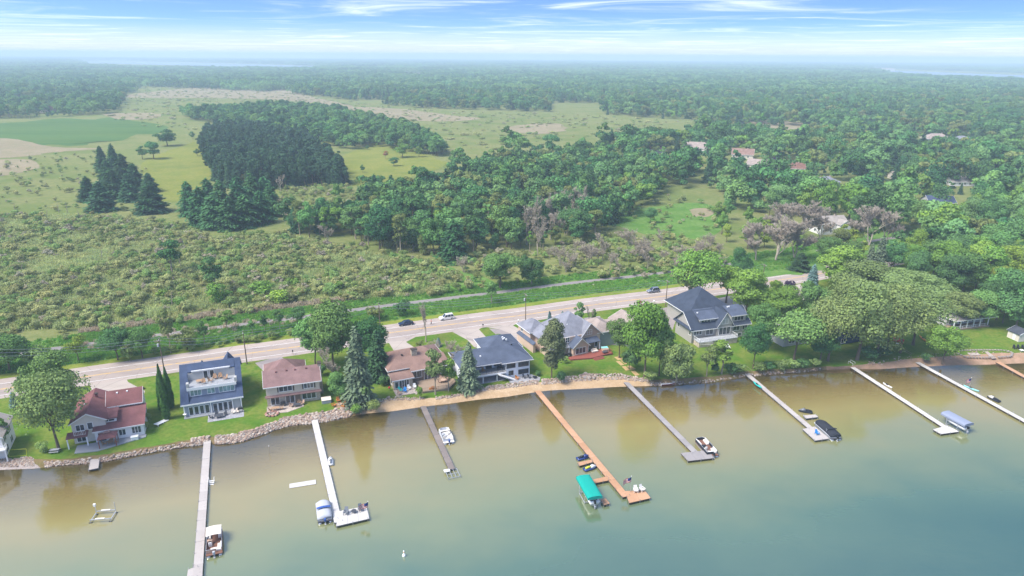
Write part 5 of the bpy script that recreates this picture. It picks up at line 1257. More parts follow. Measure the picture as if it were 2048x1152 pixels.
# 7 grey-brown house behind the tall bright tree
h = House('lake_house', 'grey-green house with grey-brown roofs behind the tall bright tree', (1216, 710), 21)
h.wall(-1.5, 5.5, 6, 15, 0, 4.6, SD['green']); h.hip(-1.5, 5.5, 6, 15, 4.7, 6.9, RF['greybrown'], .5, 'y', 3.6)
h.wall(8, 16.2, 2, 14, 0, 5.0, SD['green']); h.gable(8, 16.2, 2, 14, 5.0, 7.0, 'y', RF['greybrown'], SD['green'], .5)
h.wall(5.5, 8, 5, 13, 0, 3.8, SD['green']); h.roof([[(5.2, 4.6, 3.9), (8.2, 4.6, 3.9), (8.2, 13.2, 5.2), (5.2, 13.2, 5.2)]], RF['greybrown'])
h.win('f', 2, 13.2, 3.3, 1.8, 1.0, 2); h.win('f', 2, 12.6, .5, 2.6, 1.9, 2, name='glass_door'); h.win('l', -1.5, 8, 2.6, 1.1, 1.2, 1); h.win('f', 2, 9, 2.8, 1.8, 1.2, 2)
h.vents([(14, 8, 6.1), (15.2, 10, 5.5)], m_trim); h.part('heat_pump', bx(16.6, 17.5, 3, 3.9, 0, .9), m_steel); h.done()

# 8 big grey house with blue roofs
h = House('lake_house', 'large grey gabled house with blue-grey roofs and white trim', (1382, 687), 18.2)
h.wall(0, 19.6, 0, 9, 0, 4.3, SD['grey'])
h.gable(0, 19.6, 0, 9.4, 4.4, 8.2, 'x', RF['charcoal'], SD['grey'], .55)
h.roof([[(-.9, 9.4, 4.4), (-.9, -.6, 4.4), (-.05, -.6, 4.75), (-.05, 9.4, 4.75)]], RF['charcoal'], .15, 'pent_roof')
h.wall(3.2, 9.0, 1.4, 4.5, 4.6, 6.6, SD['grey'], 'dormer_wall'); h.roof([[(2.7, .9, 6.75), (9.6, .9, 6.75), (9.6, 5.2, 8.5), (2.7, 5.2, 8.5)]], RF['slate'], .18, 'dormer_roof'); h.trim.box(2.7, 9.6, .83, .895, 6.5, 6.74)
h.win('f', 1.4, 3.7, 5.1, 3.0, 1.15, 3)
h.wall(8.2, 13.2, -.6, .5, 0, 5.0, SD['grey'], 'bay_wall'); h.gable(8.2, 13.2, -.6, 5, 5.0, 8.7, 'y', RF['charcoal'], SD['lightgrey'], .45, (1, 0))
h.win('f', -.6, 9.7, 5.3, 1.9, 1.35, 2); h.win('f', -.6, 8.8, 1.9, 3.8, 2.2, 3)
h.wall(13.6, 18.6, .6, 4, 4.5, 6.9, SD['lightgrey'], 'dormer_wall'); h.roof([[(13.2, .1, 7.05), (19.0, .1, 7.05), (19.0, 5.2, 8.6), (13.2, 5.2, 8.6)]], RF['slate'], .18, 'dormer_roof'); h.trim.box(13.2, 19.0, .03, .095, 6.8, 7.04)
h.win('f', .6, 14.6, 5.3, 3.2, 1.2, 3)
h.win('f', 0, .6, 2.6, 2.6, 1.2, 3); h.win('f', 0, 4.7, 2.2, 2.4, 1.9, 2, name='glass_door'); h.win('f', 0, 14.1, 2.4, 2.2, 1.6, 2); h.win('f', 0, 17.4, 2.3, 1.6, 1.7, 2); h.win('f', 0, 16.0, .4, 1.2, 1.0, 1)
h.win('l', 0, 6.8, 2.6, 1.0, 1.2, 1); h.win('l', 0, .6, 2.4, .8, 1.2, 1)
h.hip(4.6, 20.0, 9.2, 23, 5.2, 11.2, RF['charcoal'], .5, 'y', 6.6); h.wall(5, 19.6, 9.42, 22.6, 0, 5.0, SD['grey'])
h.part('terrace', bx(.3, 13.4, -3.6, -.62, 1.5, 1.7), m_board); h.part('terrace_wall', bx(.4, 13.3, -3.5, -.64, 0, 1.49), m_stone)
h.rail([(.4, -.7), (.4, -3.5), (13.3, -3.5), (13.3, -.7)], 1.7, .95, m_trim, .3)
h.part('stair', MB().slab([(7.4, -3.6, 1.6), (9.2, -3.6, 1.6), (9.2, -6.4, .05), (7.4, -6.4, .05)], .3), m_trim); h.rail([(.9, -3.6), (4.2, -4.4)], .9, .9, m_trim, .4)
h.vents([(3.6, 3.6, 7.9), (14.4, 4.2, 8.4), (15.0, 4.3, 8.4)], m_trim); h.done()

# 9 house half hidden beneath the trees, 10 navy house, 11 low house with porch, 12 shed and 13 white house at the left edge
h = House('lake_house', 'white roofed low house half hidden under the shore trees', (1580, 702), 20)
h.wall(0, 15, 3, 12, 0, 3.2, SD['lightgrey']); h.gable(0, 15, 3, 12, 3.3, 4.7, 'x', RF['pale'], SD['lightgrey'], .5)
h.wall(10, 16, 0, 3.0, 0, 3.2, SD['lightgrey']); h.gable(10, 16, 0, 5, 3.2, 5.0, 'y', RF['slate'], SD['lightgrey'], .4)
h.win('f', 0, 11.6, 1.0, 2.6, 1.5, 3); h.win('f', 3, 2, .9, 2, 1.4, 2); h.win('f', 3, 6, .9, 2, 1.4, 2); h.part('porch', bx(9, 16.4, -2.4, -.05, 0, .5), m_wood); h.rail([(9, -2.3), (16.3, -2.3)], .5, .8, m_trim, .4); h.done()
h = House('shed', 'long low white roofed outbuilding among the trees', (1548, 636), 24, 'shed')
h.wall(0, 9, 0, 4, 0, 2.4, SD['lightgrey']); h.gable(0, 9, 0, 4, 2.4, 3.3, 'x', RF['pale'], SD['lightgrey'], .3); h.win('f', 0, 1.2, .9, 1.2, .9, 1); h.door('f', 0, 4, .05); h.done()
h = House('lake_house', 'narrow navy blue house with small white windows beside thick tree trunks', (1676, 690), 20)
h.wall(0, 8, 0, 9, 0, 4.4, SD['navy']); h.gable(0, 8, 0, 9, 4.4, 6.4, 'y', RF['dark'], SD['navy'], .4)
h.win('f', 0, 2.0, 2.2, .8, 1.4, 1); h.win('f', 0, 5.2, 2.0, .9, 1.5, 1); h.win('f', 0, 1.0, .4, 1.6, 1.3, 2); h.done()
h = House('lake_house', 'low pale house with a long white porch under the right hand trees', (1902, 658), 16)
h.wall(0, 15, 2, 11, 0, 3.0, SD['lightgrey']); h.hip(0, 15, -1, 12, 3.2, 5.4, RF['pale'], .6, 'x', 5)
h.part('porch_floor', bx(-1, 13.5, -1.6, 1.98, 0, .4), m_wood); h.posts([(-.6, -1.2), (2, -1.2), (4.6, -1.2), (7.2, -1.2), (9.8, -1.2), (13, -1.2)], .4, 2.9); h.rail([(-.6, -1.3), (13, -1.3)], .4, .8, m_trim, .35)
for x in (1, 4, 7, 10): h.win('f', 2, x, .8, 1.6, 1.4, 2)
h.done()
h = House('shed', 'small cream shed with dark roof at the right edge of the lawn', (2036, 684), 10, 'shed')
h.wall(0, 5, 0, 4, 0, 2.3, SD['cream']); h.gable(0, 5, 0, 4, 2.3, 3.4, 'y', RF['dark'], SD['cream'], .3); h.door('l', 0, 1.2, .05); h.done()
h = House('lake_house', 'white house with tall windows cut off by the left edge', (-84, 934), 24)
h.wall(0, 8.2, 0, 9, 0, 5.0, SD['white']); h.gable(0, 8.2, 0, 9, 5.0, 7.4, 'y', RF['pale'], SD['white'], .4)
for z in (.6, 3.0): h.win('f', 0, 5.4, z, 1.8, 1.5, 2); h.win('r', 8.2, 1.2, z, 1.6, 1.4, 2); h.win('r', 8.2, 5.2, z, 1.6, 1.4, 2)
h.part('balcony', bx(4.6, 8.9, -1.6, -.02, 2.5, 2.65), m_trim); h.rail([(4.7, -1.55), (8.8, -1.55), (8.8, -.1)], 2.65, .95, m_trim, .3); h.posts([(8.75, -1.5), (4.8, -1.5)], 0, 2.5); h.done()

# houses deeper in the neighbourhood
def far_house(pxy, ang, w, d, ze, zr, roof, wall, label, axis='x', hip=False, wing=None, hgt=0):
    h = House('house', label, pxy, ang); h.wall(0, w, 0, d, 0, ze, SD[wall])
    if hip: h.hip(0, w, 0, d, ze + .1, zr, RF[roof], .5, 'x')
    else: h.gable(0, w, 0, d, ze, zr, axis, RF[roof], SD[wall], .5)
    n = max(2, int(w / 4))
    for i in range(n): h.win('f', 0, 1.0 + i * (w - 2) / n, 1.0, 1.3, 1.3, 2)
    if ze > 4:
        for i in range(n): h.win('f', 0, 1.0 + i * (w - 2) / n, 3.6, 1.3, 1.2, 2)
    h.win('l', 0, d * .4, 1.0, 1.4, 1.2, 2)
    if wing:
        a, b, c_, d_, e = wing; h.wall(a, b, -c_, -.02, 0, d_, SD[wall]); h.gable(a, b, -c_, 3, d_, e, 'y', RF[roof], SD[wall], .4, (1, 0)); h.win('f', -c_, a + 1, .9, b - a - 2, 1.4, 2)
    h.chimney(w * .7, d * .5, zr - .6, zr + .9, m_stone); h.done()
far_house((1640, 470), 12, 14, 9, 5.4, 8.0, 'pale', 'white', 'white two-storey house between the bare grey trees', 'x', False, (8, 14, 3, 5.2, 7.0))
far_house((1643, 374), 10, 13, 11, 3.0, 6.0, 'grey', 'green', 'house with grey hipped roof among the far neighbourhood trees', hip=True)
far_house((1463, 316), -20, 17, 11, 3.4, 7.5, 'tan', 'cream', 'brown roofed house at the left of the long roofs beyond the wood')
far_house((1492, 336), -32, 30, 12, 3.2, 6.5, 'greybrown', 'cream', 'long grey-brown roofed building beside the plum tree', 'x')
far_house((1366, 305), -25, 20, 12, 4.8, 9.0, 'greybrown', 'cream', 'cream house with steep grey-brown roof behind the wood')
far_house((1572, 345), -10, 13, 10, 3.2, 6.8, 'red', 'brown', 'brown timber house with reddish roof beside the plum tree')
far_house((1853, 284), -4, 24, 14, 3.2, 8, 'greybrown', 'cream', 'wide hipped house far back at the right, left of a pair', hip=True)
far_house((1908, 288), -6, 22, 14, 3.2, 7.5, 'grey', 'white', 'white house with grey hipped roof far back at the right', hip=True)
far_house((1790, 360), 5, 12, 9, 2.8, 5.2, 'greybrown', 'cream', 'low house peeking out right of the round neighbourhood tree')
far_house((1903, 372), 0, 16, 10, 2.8, 5.6, 'pale', 'white', 'white house beside a parked car in the neighbourhood')
far_house((1857, 414), -8, 14, 11, 2.8, 5.6, 'navy', 'lightgrey', 'house with blue-grey roof among dark trees at the right')
far_house((1298, 305), -15, 14, 9, 3, 6, 'brown', 'cream', 'small brown roofed house hidden at the left of the neighbourhood')
far_house((75, 226), 8, 20, 12, 4.5, 9, 'red', 'cream', 'farm house with reddish roof in the grove behind the green field')
far_house((120, 222), 8, 16, 12, 6, 10, 'greybrown', 'grey', 'grey barn-like house at the right of the field grove')
far_house((812, 154), 0, 70, 30, 9, 15, 'pale', 'white', 'large white building far away in the forest', hip=True)
far_house((1752, 142), 0, 120, 40, 10, 18, 'pale', 'white', 'white buildings near the far lake at the right')
tree('near3', P(1548, 350), 13, 'dark plum coloured tree in the far neighbourhood', None, 'plum')
# ------------------------------------------------------------------ docks
def boards(name, a, b, rot=0.0, freq=3.3):
    t = NT(name); n = t.noise(.6, 4); g = t.noise(9, 2, t.scaled((1, 6, 1)))
    wv = t.n('ShaderNodeTexWave', {'Scale': freq, 'Distortion': .1}, wave_type='BANDS', bands_direction='X'); t.set(wv.inputs['Vector'], t.coord())
    isl = t.geo().outputs['Random Per Island']
    oi = t.n('ShaderNodeObjectInfo').outputs['Random']
    c = t.mix(t.math('ADD', t.math('MULTIPLY', oi, .5), t.math('MULTIPLY', n, .5)), tuple(q * .8 for q in lin(a)), lin(b)); c = t.mix(t.mr(t.noise(1.7, 5), .55, .75, 0, .4), c, tuple(q * .5 for q in lin(a)))
    c = t.mix(t.mr(wv.outputs['Fac'], 0, .12, .45, 0), c, tuple(q * .45 for q in lin(a))); c = t.mix(t.math('MULTIPLY', g, .2), c, tuple(q * .6 for q in lin(b)))
    return t.bsdf(c, .8, .2)
DM = dict(white=boards('white_dock_boards', '#c9c4be', '#d8d4ce'), pale=boards('pale_grey_dock_boards', '#b3aaa4', '#c3bbb4'), weathered=boards('weathered_dock_boards', '#7d746f', '#93877f'), orange=boards('cedar_dock_boards', '#b98a66', '#ceA482'), grey=boards('grey_dock_boards', '#9b9593', '#aca6a3'))
m_dockframe = M('dock_frame_metal', '#5d5f63', .6, .4, .3, var=.15); m_darkframe = M('dark_dock_timber', '#4e443c', .8, .2, var=.2)
DZ = WATER_Z + .55
def dock(label, a, b, width, mat, plats=(), frame=None, sec=3.0, posts_up=.35, za=None):
    """a line of deck sections on posts from photo point a to b; plats: extra deck pieces given by four photo corners"""
    A, B = P(*a, DZ), P(*b, DZ); d = B - A; L = d.length; ang = math.atan2(d.y, d.x)
    root = thing('dock', label, 'dock', (A.x, A.y, WATER_Z), ang)
    n = max(1, round(L / sec)); s = L / n; z1 = DZ - WATER_Z; frame = frame or m_dockframe
    me = bx(.015, s - .015, -width / 2, width / 2, z1 - .06, z1).mesh('deck_section', DM[mat]); fm = MB().box(0, s, -width / 2 - .03, -width / 2 + .06, z1 - .24, z1 - .063).box(0, s, width / 2 - .06, width / 2 + .03, z1 - .24, z1 - .063).box(s - .06, s - .01, -width / 2 + .06, width / 2 - .06, z1 - .22, z1 - .063).mesh('frame', frame)
    pm = MB().tube((0, 0, -1.6), (0, 0, z1 + posts_up), .04, n=6).mesh('post', m_steel)
    for i in range(n):
        o = bpy.data.objects.new('deck_section', me); COL.objects.link(o); o.parent = root; o.location = (i * s, 0, random.uniform(-.012, .012))
        f = bpy.data.objects.new('frame', fm); COL.objects.link(f); f.parent = o
        for sg in (-1, 1):
            q = bpy.data.objects.new('post', pm); COL.objects.link(q); q.parent = root; q.location = ((i + 1) * s - .1, sg * (width / 2 + .06), 0)
    inv = (Matrix.Translation((A.x, A.y, WATER_Z)) @ Matrix.Rotation(ang, 4, 'Z')).inverted()
    for k, pl in enumerate(plats):
        w = [inv @ P(x, y, DZ) for x, y in pl]
        nn = max(1, round(max((w[1] - w[0]).length, (w[2] - w[3]).length) / 2.4))
        for i in range(nn):
            q = [w[0].lerp(w[1], i / nn), w[0].lerp(w[1], (i + 1) / nn - .006), w[3].lerp(w[2], (i + 1) / nn - .006), w[3].lerp(w[2], i / nn)]
            MB().slab([p + Vector((0, 0, .008 + .004 * k)) for p in q], .06).build('deck_section', DM[mat], root)
        MB().slab([p - Vector((0, 0, .07)) for p in w], .18).build('platform_frame', frame, root)
        for i in range(4):
            for t_ in (0.05, .5):
                p = w[i].lerp(w[(i + 1) % 4], t_); q = bpy.data.objects.new('post', pm); COL.objects.link(q); q.parent = root; q.location = (p.x, p.y, 0)
    return root
dock('long pale grey dock at the left with a cream pontoon boat', (415, 874), (393, 1180), 1.45, 'pale', [((376, 1139), (396, 1132), (393, 1175), (370, 1180))])
dock('white dock ending in an L with chairs and a flag', (626.5, 829), (676.5, 1044), 1.35, 'white', [((679, 1022), (733, 1012), (739, 1037), (672, 1052.5))])
dock('weathered narrow dock with an unfinished open frame at its end', (846, 812), (904, 938), 1.3, 'weathered', sec=2.4)
dock('orange cedar dock with side fingers and an angled end platform', (1074.5, 781), (1252, 993), 1.45, 'orange', [((1250, 982), (1290, 981), (1302, 996), (1258, 1006)), ((1155, 925), (1183, 919), (1186, 924), (1158.5, 932)), ((1184, 959.5), (1212, 953), (1221, 960), (1191, 966)), ((1202, 1000), (1211, 996.5), (1220, 1007), (1208, 1010))], m_darkframe)
dock('weathered grey dock with a T end beside a dark pontoon boat', (1252, 764), (1392, 906), 1.35, 'grey', [((1361.5, 906), (1418, 900), (1428, 916), (1376, 922))], m_darkframe)
dock('pale grey dock with a covered boat and a jet ski finger', (1492, 746), (1624, 858), 1.3, 'pale', [((1605, 858), (1630, 853), (1659, 877), (1630, 881)), ((1606, 831), (1631, 829), (1637, 834), (1612, 837))])
dock('long white dock leading to a grey-blue boat canopy', (1700, 731), (1892, 855), 1.3, 'white', [((1866, 859), (1893, 851), (1919, 863), (1882, 868))], m_darkframe)
dock('longest white dock running off the right edge', (1812, 712), (2120, 880), 1.3, 'white', (), m_darkframe)
dock('short orange cedar dock at the right edge', (1996, 724), (2110, 786), 1.35, 'orange', (), m_darkframe)
dock('short grey landing in front of the maroon roofed house', (191, 913), (187, 938), 1.7, 'pale', sec=1.6)
# open frame at the end of the weathered dock
fr = thing('open_dock', 'open steel dock frame without boards beyond the weathered dock', 'dock', P(905, 950, WATER_Z), math.atan2((P(904, 938, DZ) - P(846, 812, DZ)).y, (P(904, 938, DZ) - P(846, 812, DZ)).x))
for y_ in (-1.2, -.4, .4, 1.2): bx(-1.4, 1.5, y_ - .04, y_ + .04, .42, .52).build('beam', m_alu, fr)
for x_ in (-1.4, 0, 1.45): bx(x_ - .04, x_ + .04, -1.24, 1.24, .3, .415).build('cross_beam', m_alu, fr)
for x_, y_ in ((-1.4, -1.3), (-1.4, 1.3), (1.45, -1.3), (1.45, 1.3)): MB().tube((x_, y_, -1.4), (x_, y_, .8), .04).build('post', m_steel, fr)
bx(-1.5, -.6, -1.5, -.3, .53, .62).build('bench_board', m_trim, fr)
# steps with handrail, swim raft
st = thing('dock_ladder', 'white dock steps with handrails on the left dock', 'steps', P(424, 966, WATER_Z), R(10))
for i in range(4): bx(-.5, .5, -.1 - i * .28, .14 - i * .28, .45 - i * .22, .5 - i * .22).build('tread', m_trim, st)
for x_ in (-.5, .5): MB().path([(x_, .2, .5), (x_, .2, 1.35), (x_, -.9, .65), (x_, -.9, -.4)], .03).build('handrail', m_trim, st)
a, b = P(579, 973, WATER_Z), P(632, 964.5, WATER_Z); d = b - a
raft = thing('swim_raft', 'white floating board alone between the two left docks', 'raft', (a + b) / 2, math.atan2(d.y, d.x))
L_ = d.length / 2
bx(-L_, L_, -.75, .75, .0, .14).build('deck', DM['white'], raft, bevel=.03); bx(-L_ + .1, L_ - .1, -.6, .6, -.25, -.001).build('float', m_board, raft)

# ------------------------------------------------------------------ boats
m_hull_alu = M('pontoon_aluminium', '#b9bcc0', .35, .6, .7, var=.08); m_white_gel = M('white_gelcoat', '#e7e6e2', .35, .5, var=.05); m_motor_black = M('black_outboard', '#1d1f22', .35, .5, var=.1); m_motor_blue = M('blue_outboard', '#32549a', .35, .5, var=.1)
def fabric(name, col): return M(name, col, .9, .1, var=.14, scale=1.2)
m_cream = fabric('cream_canvas', '#ded2c4'); m_greyc = fabric('light_grey_canvas', '#b4b6ba'); m_blackc = fabric('black_canvas', '#33363d'); m_teal = fabric('green_canvas', '#1b9c8c'); m_bluec = fabric('grey_blue_canvas', '#8b93a6'); m_seat = fabric('white_vinyl', '#e3ded6'); m_maroon = fabric('maroon_panel', '#7a3f38'); m_tanpanel = fabric('tan_panel', '#b79a86'); m_greypanel = fabric('grey_panel', '#c9ccd0'); m_carpet = fabric('brown_boat_carpet', '#7b5a4c'); m_dgrey = fabric('charcoal_carpet', '#4a4b50')
def place(px_bow, px_stern, z=WATER_Z):
    a, b = P(*px_stern, z + .4), P(*px_bow, z + .4); d = b - a
    c = (a + b) / 2; c.z = z; return c, math.atan2(d.y, d.x), d.length
def outboard(root, x, mat, z=.15):
    m_ = MB().box(x - .42, x - .02, -.2, .2, z + .55, z + 1.15).build('outboard_motor', mat, root, bevel=.08)
    MB().box(x - .3, x - .1, -.07, .07, z - .55, z + .56).box(x - .45, x + .05, -.14, .14, z - .1, z - .05).build('leg', m_greyc, m_); MB().lathe([(.05, -.02), (.16, 0), (.05, .02)], 8, (x - .34, 0, z - .4)).build('propeller', m_steel, m_)
def pontoon(label, bow, stern, panel, floor, motor, W=2.5, cover=None, bimini=None, L=None, lift=0.0):
    c, ang, Lp = place(bow, stern); L = L or Lp
    r = thing('pontoon_boat', label, 'boat', c + Vector((0, 0, lift)), ang); h = L / 2
    for y in (-W / 2 + .38, W / 2 - .38):
        MB().loft([[(x, y + rr * math.cos(t * math.pi / 5), .02 + dz + rr * math.sin(t * math.pi / 5)) for t in range(10)] for x, rr, dz in ((-h, .3, 0), (h - 1.0, .3, 0), (h - .35, .2, .08), (h + .05, .04, .2))]).build('float', m_hull_alu, r, True)
    MB().prism([(-h, -W / 2), (h - .5, -W / 2), (h - .05, -W / 2 + .55), (h - .05, W / 2 - .55), (h - .5, W / 2), (-h, W / 2)], 'z', .36, .48).build('deck', floor, r)
    loop = [(-h + .6, -W / 2 + .06), (h - .55, -W / 2 + .06), (h - .14, -W / 2 + .6), (h - .14, W / 2 - .6), (h - .55, W / 2 - .06), (-h + .6, W / 2 - .06)]
    if not cover:
        for (x0, y0), (x1, y1) in zip(loop, loop[1:] + loop[:1]):
            if abs(x0 - x1) < 1e-6 and x0 < 0: y0, y1 = y0, y1 + (y0 - y1) * .35
            dd = Vector((x1 - x0, y1 - y0, 0)); nn = Vector((-dd.y, dd.x, 0)).normalized() * .03; q = [Vector((x0, y0, 0)) - nn, Vector((x1, y1, 0)) - nn, Vector((x1, y1, 0)) + nn, Vector((x0, y0, 0)) + nn]
            o = MB().slab([p + Vector((0, 0, 1.12)) for p in q], .6).build('fence_panel', panel, r)
            MB().tube((x0, y0, 1.16), (x1, y1, 1.16), .035, n=5).build('top_rail', m_alu, o)
        for x0, x1, y0, y1 in ((h - 2.4, h - .6, -W / 2 + .1, -W / 2 + .7), (h - 2.4, h - .6, W / 2 - .7, W / 2 - .1), (-h + .75, -h + 2.4, -W / 2 + .1, -W / 2 + .75), (-h + .75, -h + 1.45, -W / 2 + .76, W / 2 - .75)):
            o = bx(x0, x1, y0, y1, .485, .86).build('bench_seat', m_seat, r, bevel=.06)
            if y1 - y0 < .8:
                ys = (y0, y0 + .16) if y0 < 0 else (y1 - .16, y1); bx(x0, x1, *ys, .862, 1.22).build('backrest', m_seat, o, bevel=.05)
        o = bx(-.35, .15, W / 2 - 1.05, W / 2 - .2, .485, 1.25).build('console', panel, r, bevel=.06); MB().lathe([(.2, 0), (.22, .03), (.2, .06)], 10, (-.42, W / 2 - .6, 1.1)).build('steering_wheel', m_black, o)
        s_ = MB().box(-1.05, -.55, W / 2 - .95, W / 2 - .4, .485, .9).build('helm_seat', m_seat, r, bevel=.06); bx(-1.12, -.98, W / 2 - .95, W / 2 - .4, .902, 1.4).build('backrest', m_seat, s_, bevel=.05)
    else:
        prof = [(-W / 2 - .04, .75), (-W / 2 - .02, 1.12), (-W / 4, 1.38), (0, 1.46), (W / 4, 1.38), (W / 2 + .02, 1.12), (W / 2 + .04, .75)]
        rings = []
        for x, sc, zz in ((-h + .45, 1.0, -.12), (-h + .9, 1.0, 0), (-h * .3, 1.0, .1), (h * .3, 1.0, .02), (h - .7, 1.0, -.05), (h - .2, .72, -.15), (h + .02, .45, -.3)): rings.append([(x, y * sc, max(.5, z + zz)) for y, z in prof])
        MB().loft(rings, close=True).build('mooring_cover', cover, r, True)
        o = bx(-h + .46, h - .3, -W / 2 + .0, W / 2 - .0, .485, .74).build('side_panel', panel, r)
    if bimini:
        m2, x0, x1, z = bimini
        o = MB().loft([[(x, y, z + .16 * (1 - (2 * y / W) ** 2) - e) for y in (-W / 2 + .05, -W / 4, 0, W / 4, W / 2 - .05)] + [(x, y, z - .05 + .16 * (1 - (2 * y / W) ** 2) - e) for y in (W / 2 - .05, W / 4, 0, -W / 4, -W / 2 + .05)] for x, e in ((x0, .06), ((x0 + x1) / 2, 0), (x1, .06))]).build('bimini_top', m2, r)
        for x in (x0, x1):
            for y in (-W / 2 + .06, W / 2 - .06): MB().tube((x, y, z), ((x0 + x1) / 2, y, 1.15), .025, n=5).build('bimini_pole', m_alu, o)
    outboard(r, -h - .02, motor)
    return r
pontoon('cream pontoon boat with canvas top moored at the left dock', (430, 1060), (428.5, 1112), m_tanpanel, m_carpet, m_greyc, 2.6, bimini=(m_cream, -.2, 2.4, 2.15), L=6.6)
pontoon('grey covered pontoon boat beside the white L dock', (645, 1003), (651, 1047), m_white_gel, m_dgrey, m_motor_blue, 2.6, cover=m_greyc, bimini=(m_motor_blue, -.5, .0, 1.75), L=5.8)
pontoon('small white pontoon boat moored at the weathered dock', (886, 859), (899, 887), m_greypanel, m_seat, m_motor_blue, 2.4, L=5.6, bimini=(m_blackc, -.1, .25, 1.6))
pontoon('dark pontoon boat at the T end of the grey dock', (1401, 883), (1424, 909), m_blackc, m_carpet, m_motor_black, 2.5, L=6.6)
pontoon('pontoon boat under a black cover on the sixth dock', (1639, 847), (1671, 876), m_greypanel, m_dgrey, m_motor_black, 2.5, cover=m_blackc, L=7.4, bimini=(m_blackc, -1.6, -1.2, 1.75))
def boat_lift(label, a, b, W, canopy, boat_label, motor, h=3.0, drop=0.0):
    """canopy along a-b (photo points of its two ends at canopy height)"""
    A, B = P(*a, WATER_Z + h), P(*b, WATER_Z + h); d = A - B; c = (A + B) / 2; c.z = WATER_Z; ang = math.atan2(d.y, d.x); L = d.length
    r = thing('boat_lift', label, 'boat lift', c, ang); k = L / 2
    prof = [(-W / 2, h - .55), (-W / 2, h - .15), (-W / 2 + .3, h + .05), (-W / 4, h + .14), (0, h + .17), (W / 4, h + .14), (W / 2 - .3, h + .05), (W / 2, h - .15), (W / 2, h - .55)]
    MB().loft([[(x, y, z) for y, z in prof] + [(x, y * .97, z - .05) for y, z in reversed(prof)] for x in (-k, -k * .5, 0, k * .5, k)]).build('canopy', canopy, r)
    bx(-k + .002, -k + .05, -W / 2 + .06, W / 2 - .06, h - .5, h + .05).build('canopy_end', canopy, r); bx(k - .05, k - .002, -W / 2 + .06, W / 2 - .06, h - .5, h + .05).build('canopy_end', canopy, r)
    for x in (-k * .45, k * .45):
        for y in (-W / 2 + .12, W / 2 - .12): MB().tube((x, y, -1.8), (x, y, h - .2), .06).build('post', m_alu, r)
        bx(x - .07, x + .07, -W / 2 + .1, W / 2 - .1, .25, .4).build('cross_beam', m_alu, r)
    for y in (-W / 2 + .12, W / 2 - .12): bx(-k * .45, k * .45, y - .06, y + .06, .1, .24).build('side_beam', m_alu, r); MB().tube((-k, y, h - .5), (k, y, h - .5), .035).build('canopy_rail', m_alu, r)
    bt = thing('motor_boat', boat_label, 'boat', c + Vector((0, 0, .42)), ang); n = 9; rings = []
    for i in range(n):
        t = i / (n - 1); x = -k * .92 + t * k * 1.86; hw = (W / 2 - .38) * (1 if t < .55 else max(.06, math.cos((t - .55) / .45 * 1.5))); kz = .05 + .35 * max(0, t - .6) ** 1.2 * 2
        rings.append([(x, -hw, .95 + .1 * t), (x, -hw * .8, .4 + kz * .6), (x, 0, kz - .05), (x, hw * .8, .4 + kz * .6), (x, hw, .95 + .1 * t)])
    MB().loft(rings, close=True).build('hull', m_white_gel, bt, True)
    bx(-k * .8, k * .1, -W / 2 + .75, W / 2 - .75, .96, 1.0).build('cockpit_floor', m_dgrey, bt); bx(-k * .75, -k * .55, -W / 2 + .8, W / 2 - .8, 1.002, 1.35).build('bench_seat', m_seat, bt, bevel=.05)
    MB().slab([(k * .12, -W / 2 + .7, 1.5), (k * .12, W / 2 - .7, 1.5), (k * .3, W / 2 - .8, 1.02), (k * .3, -W / 2 + .8, 1.02)], .03).build('windscreen', m_glass, bt)
    outboard(bt, -k * .92, motor, .2)
boat_lift('boat lift with a bright green canopy beside the cedar dock', (1166, 951), (1191, 994), 2.9, m_teal, 'white motor boat under the green canopy', m_motor_black, 2.7)
boat_lift('boat lift with a grey-blue canopy at the seventh dock', (1891, 823), (1939, 848), 2.8, m_bluec, 'white motor boat under the grey-blue canopy', m_motor_black, 2.5)
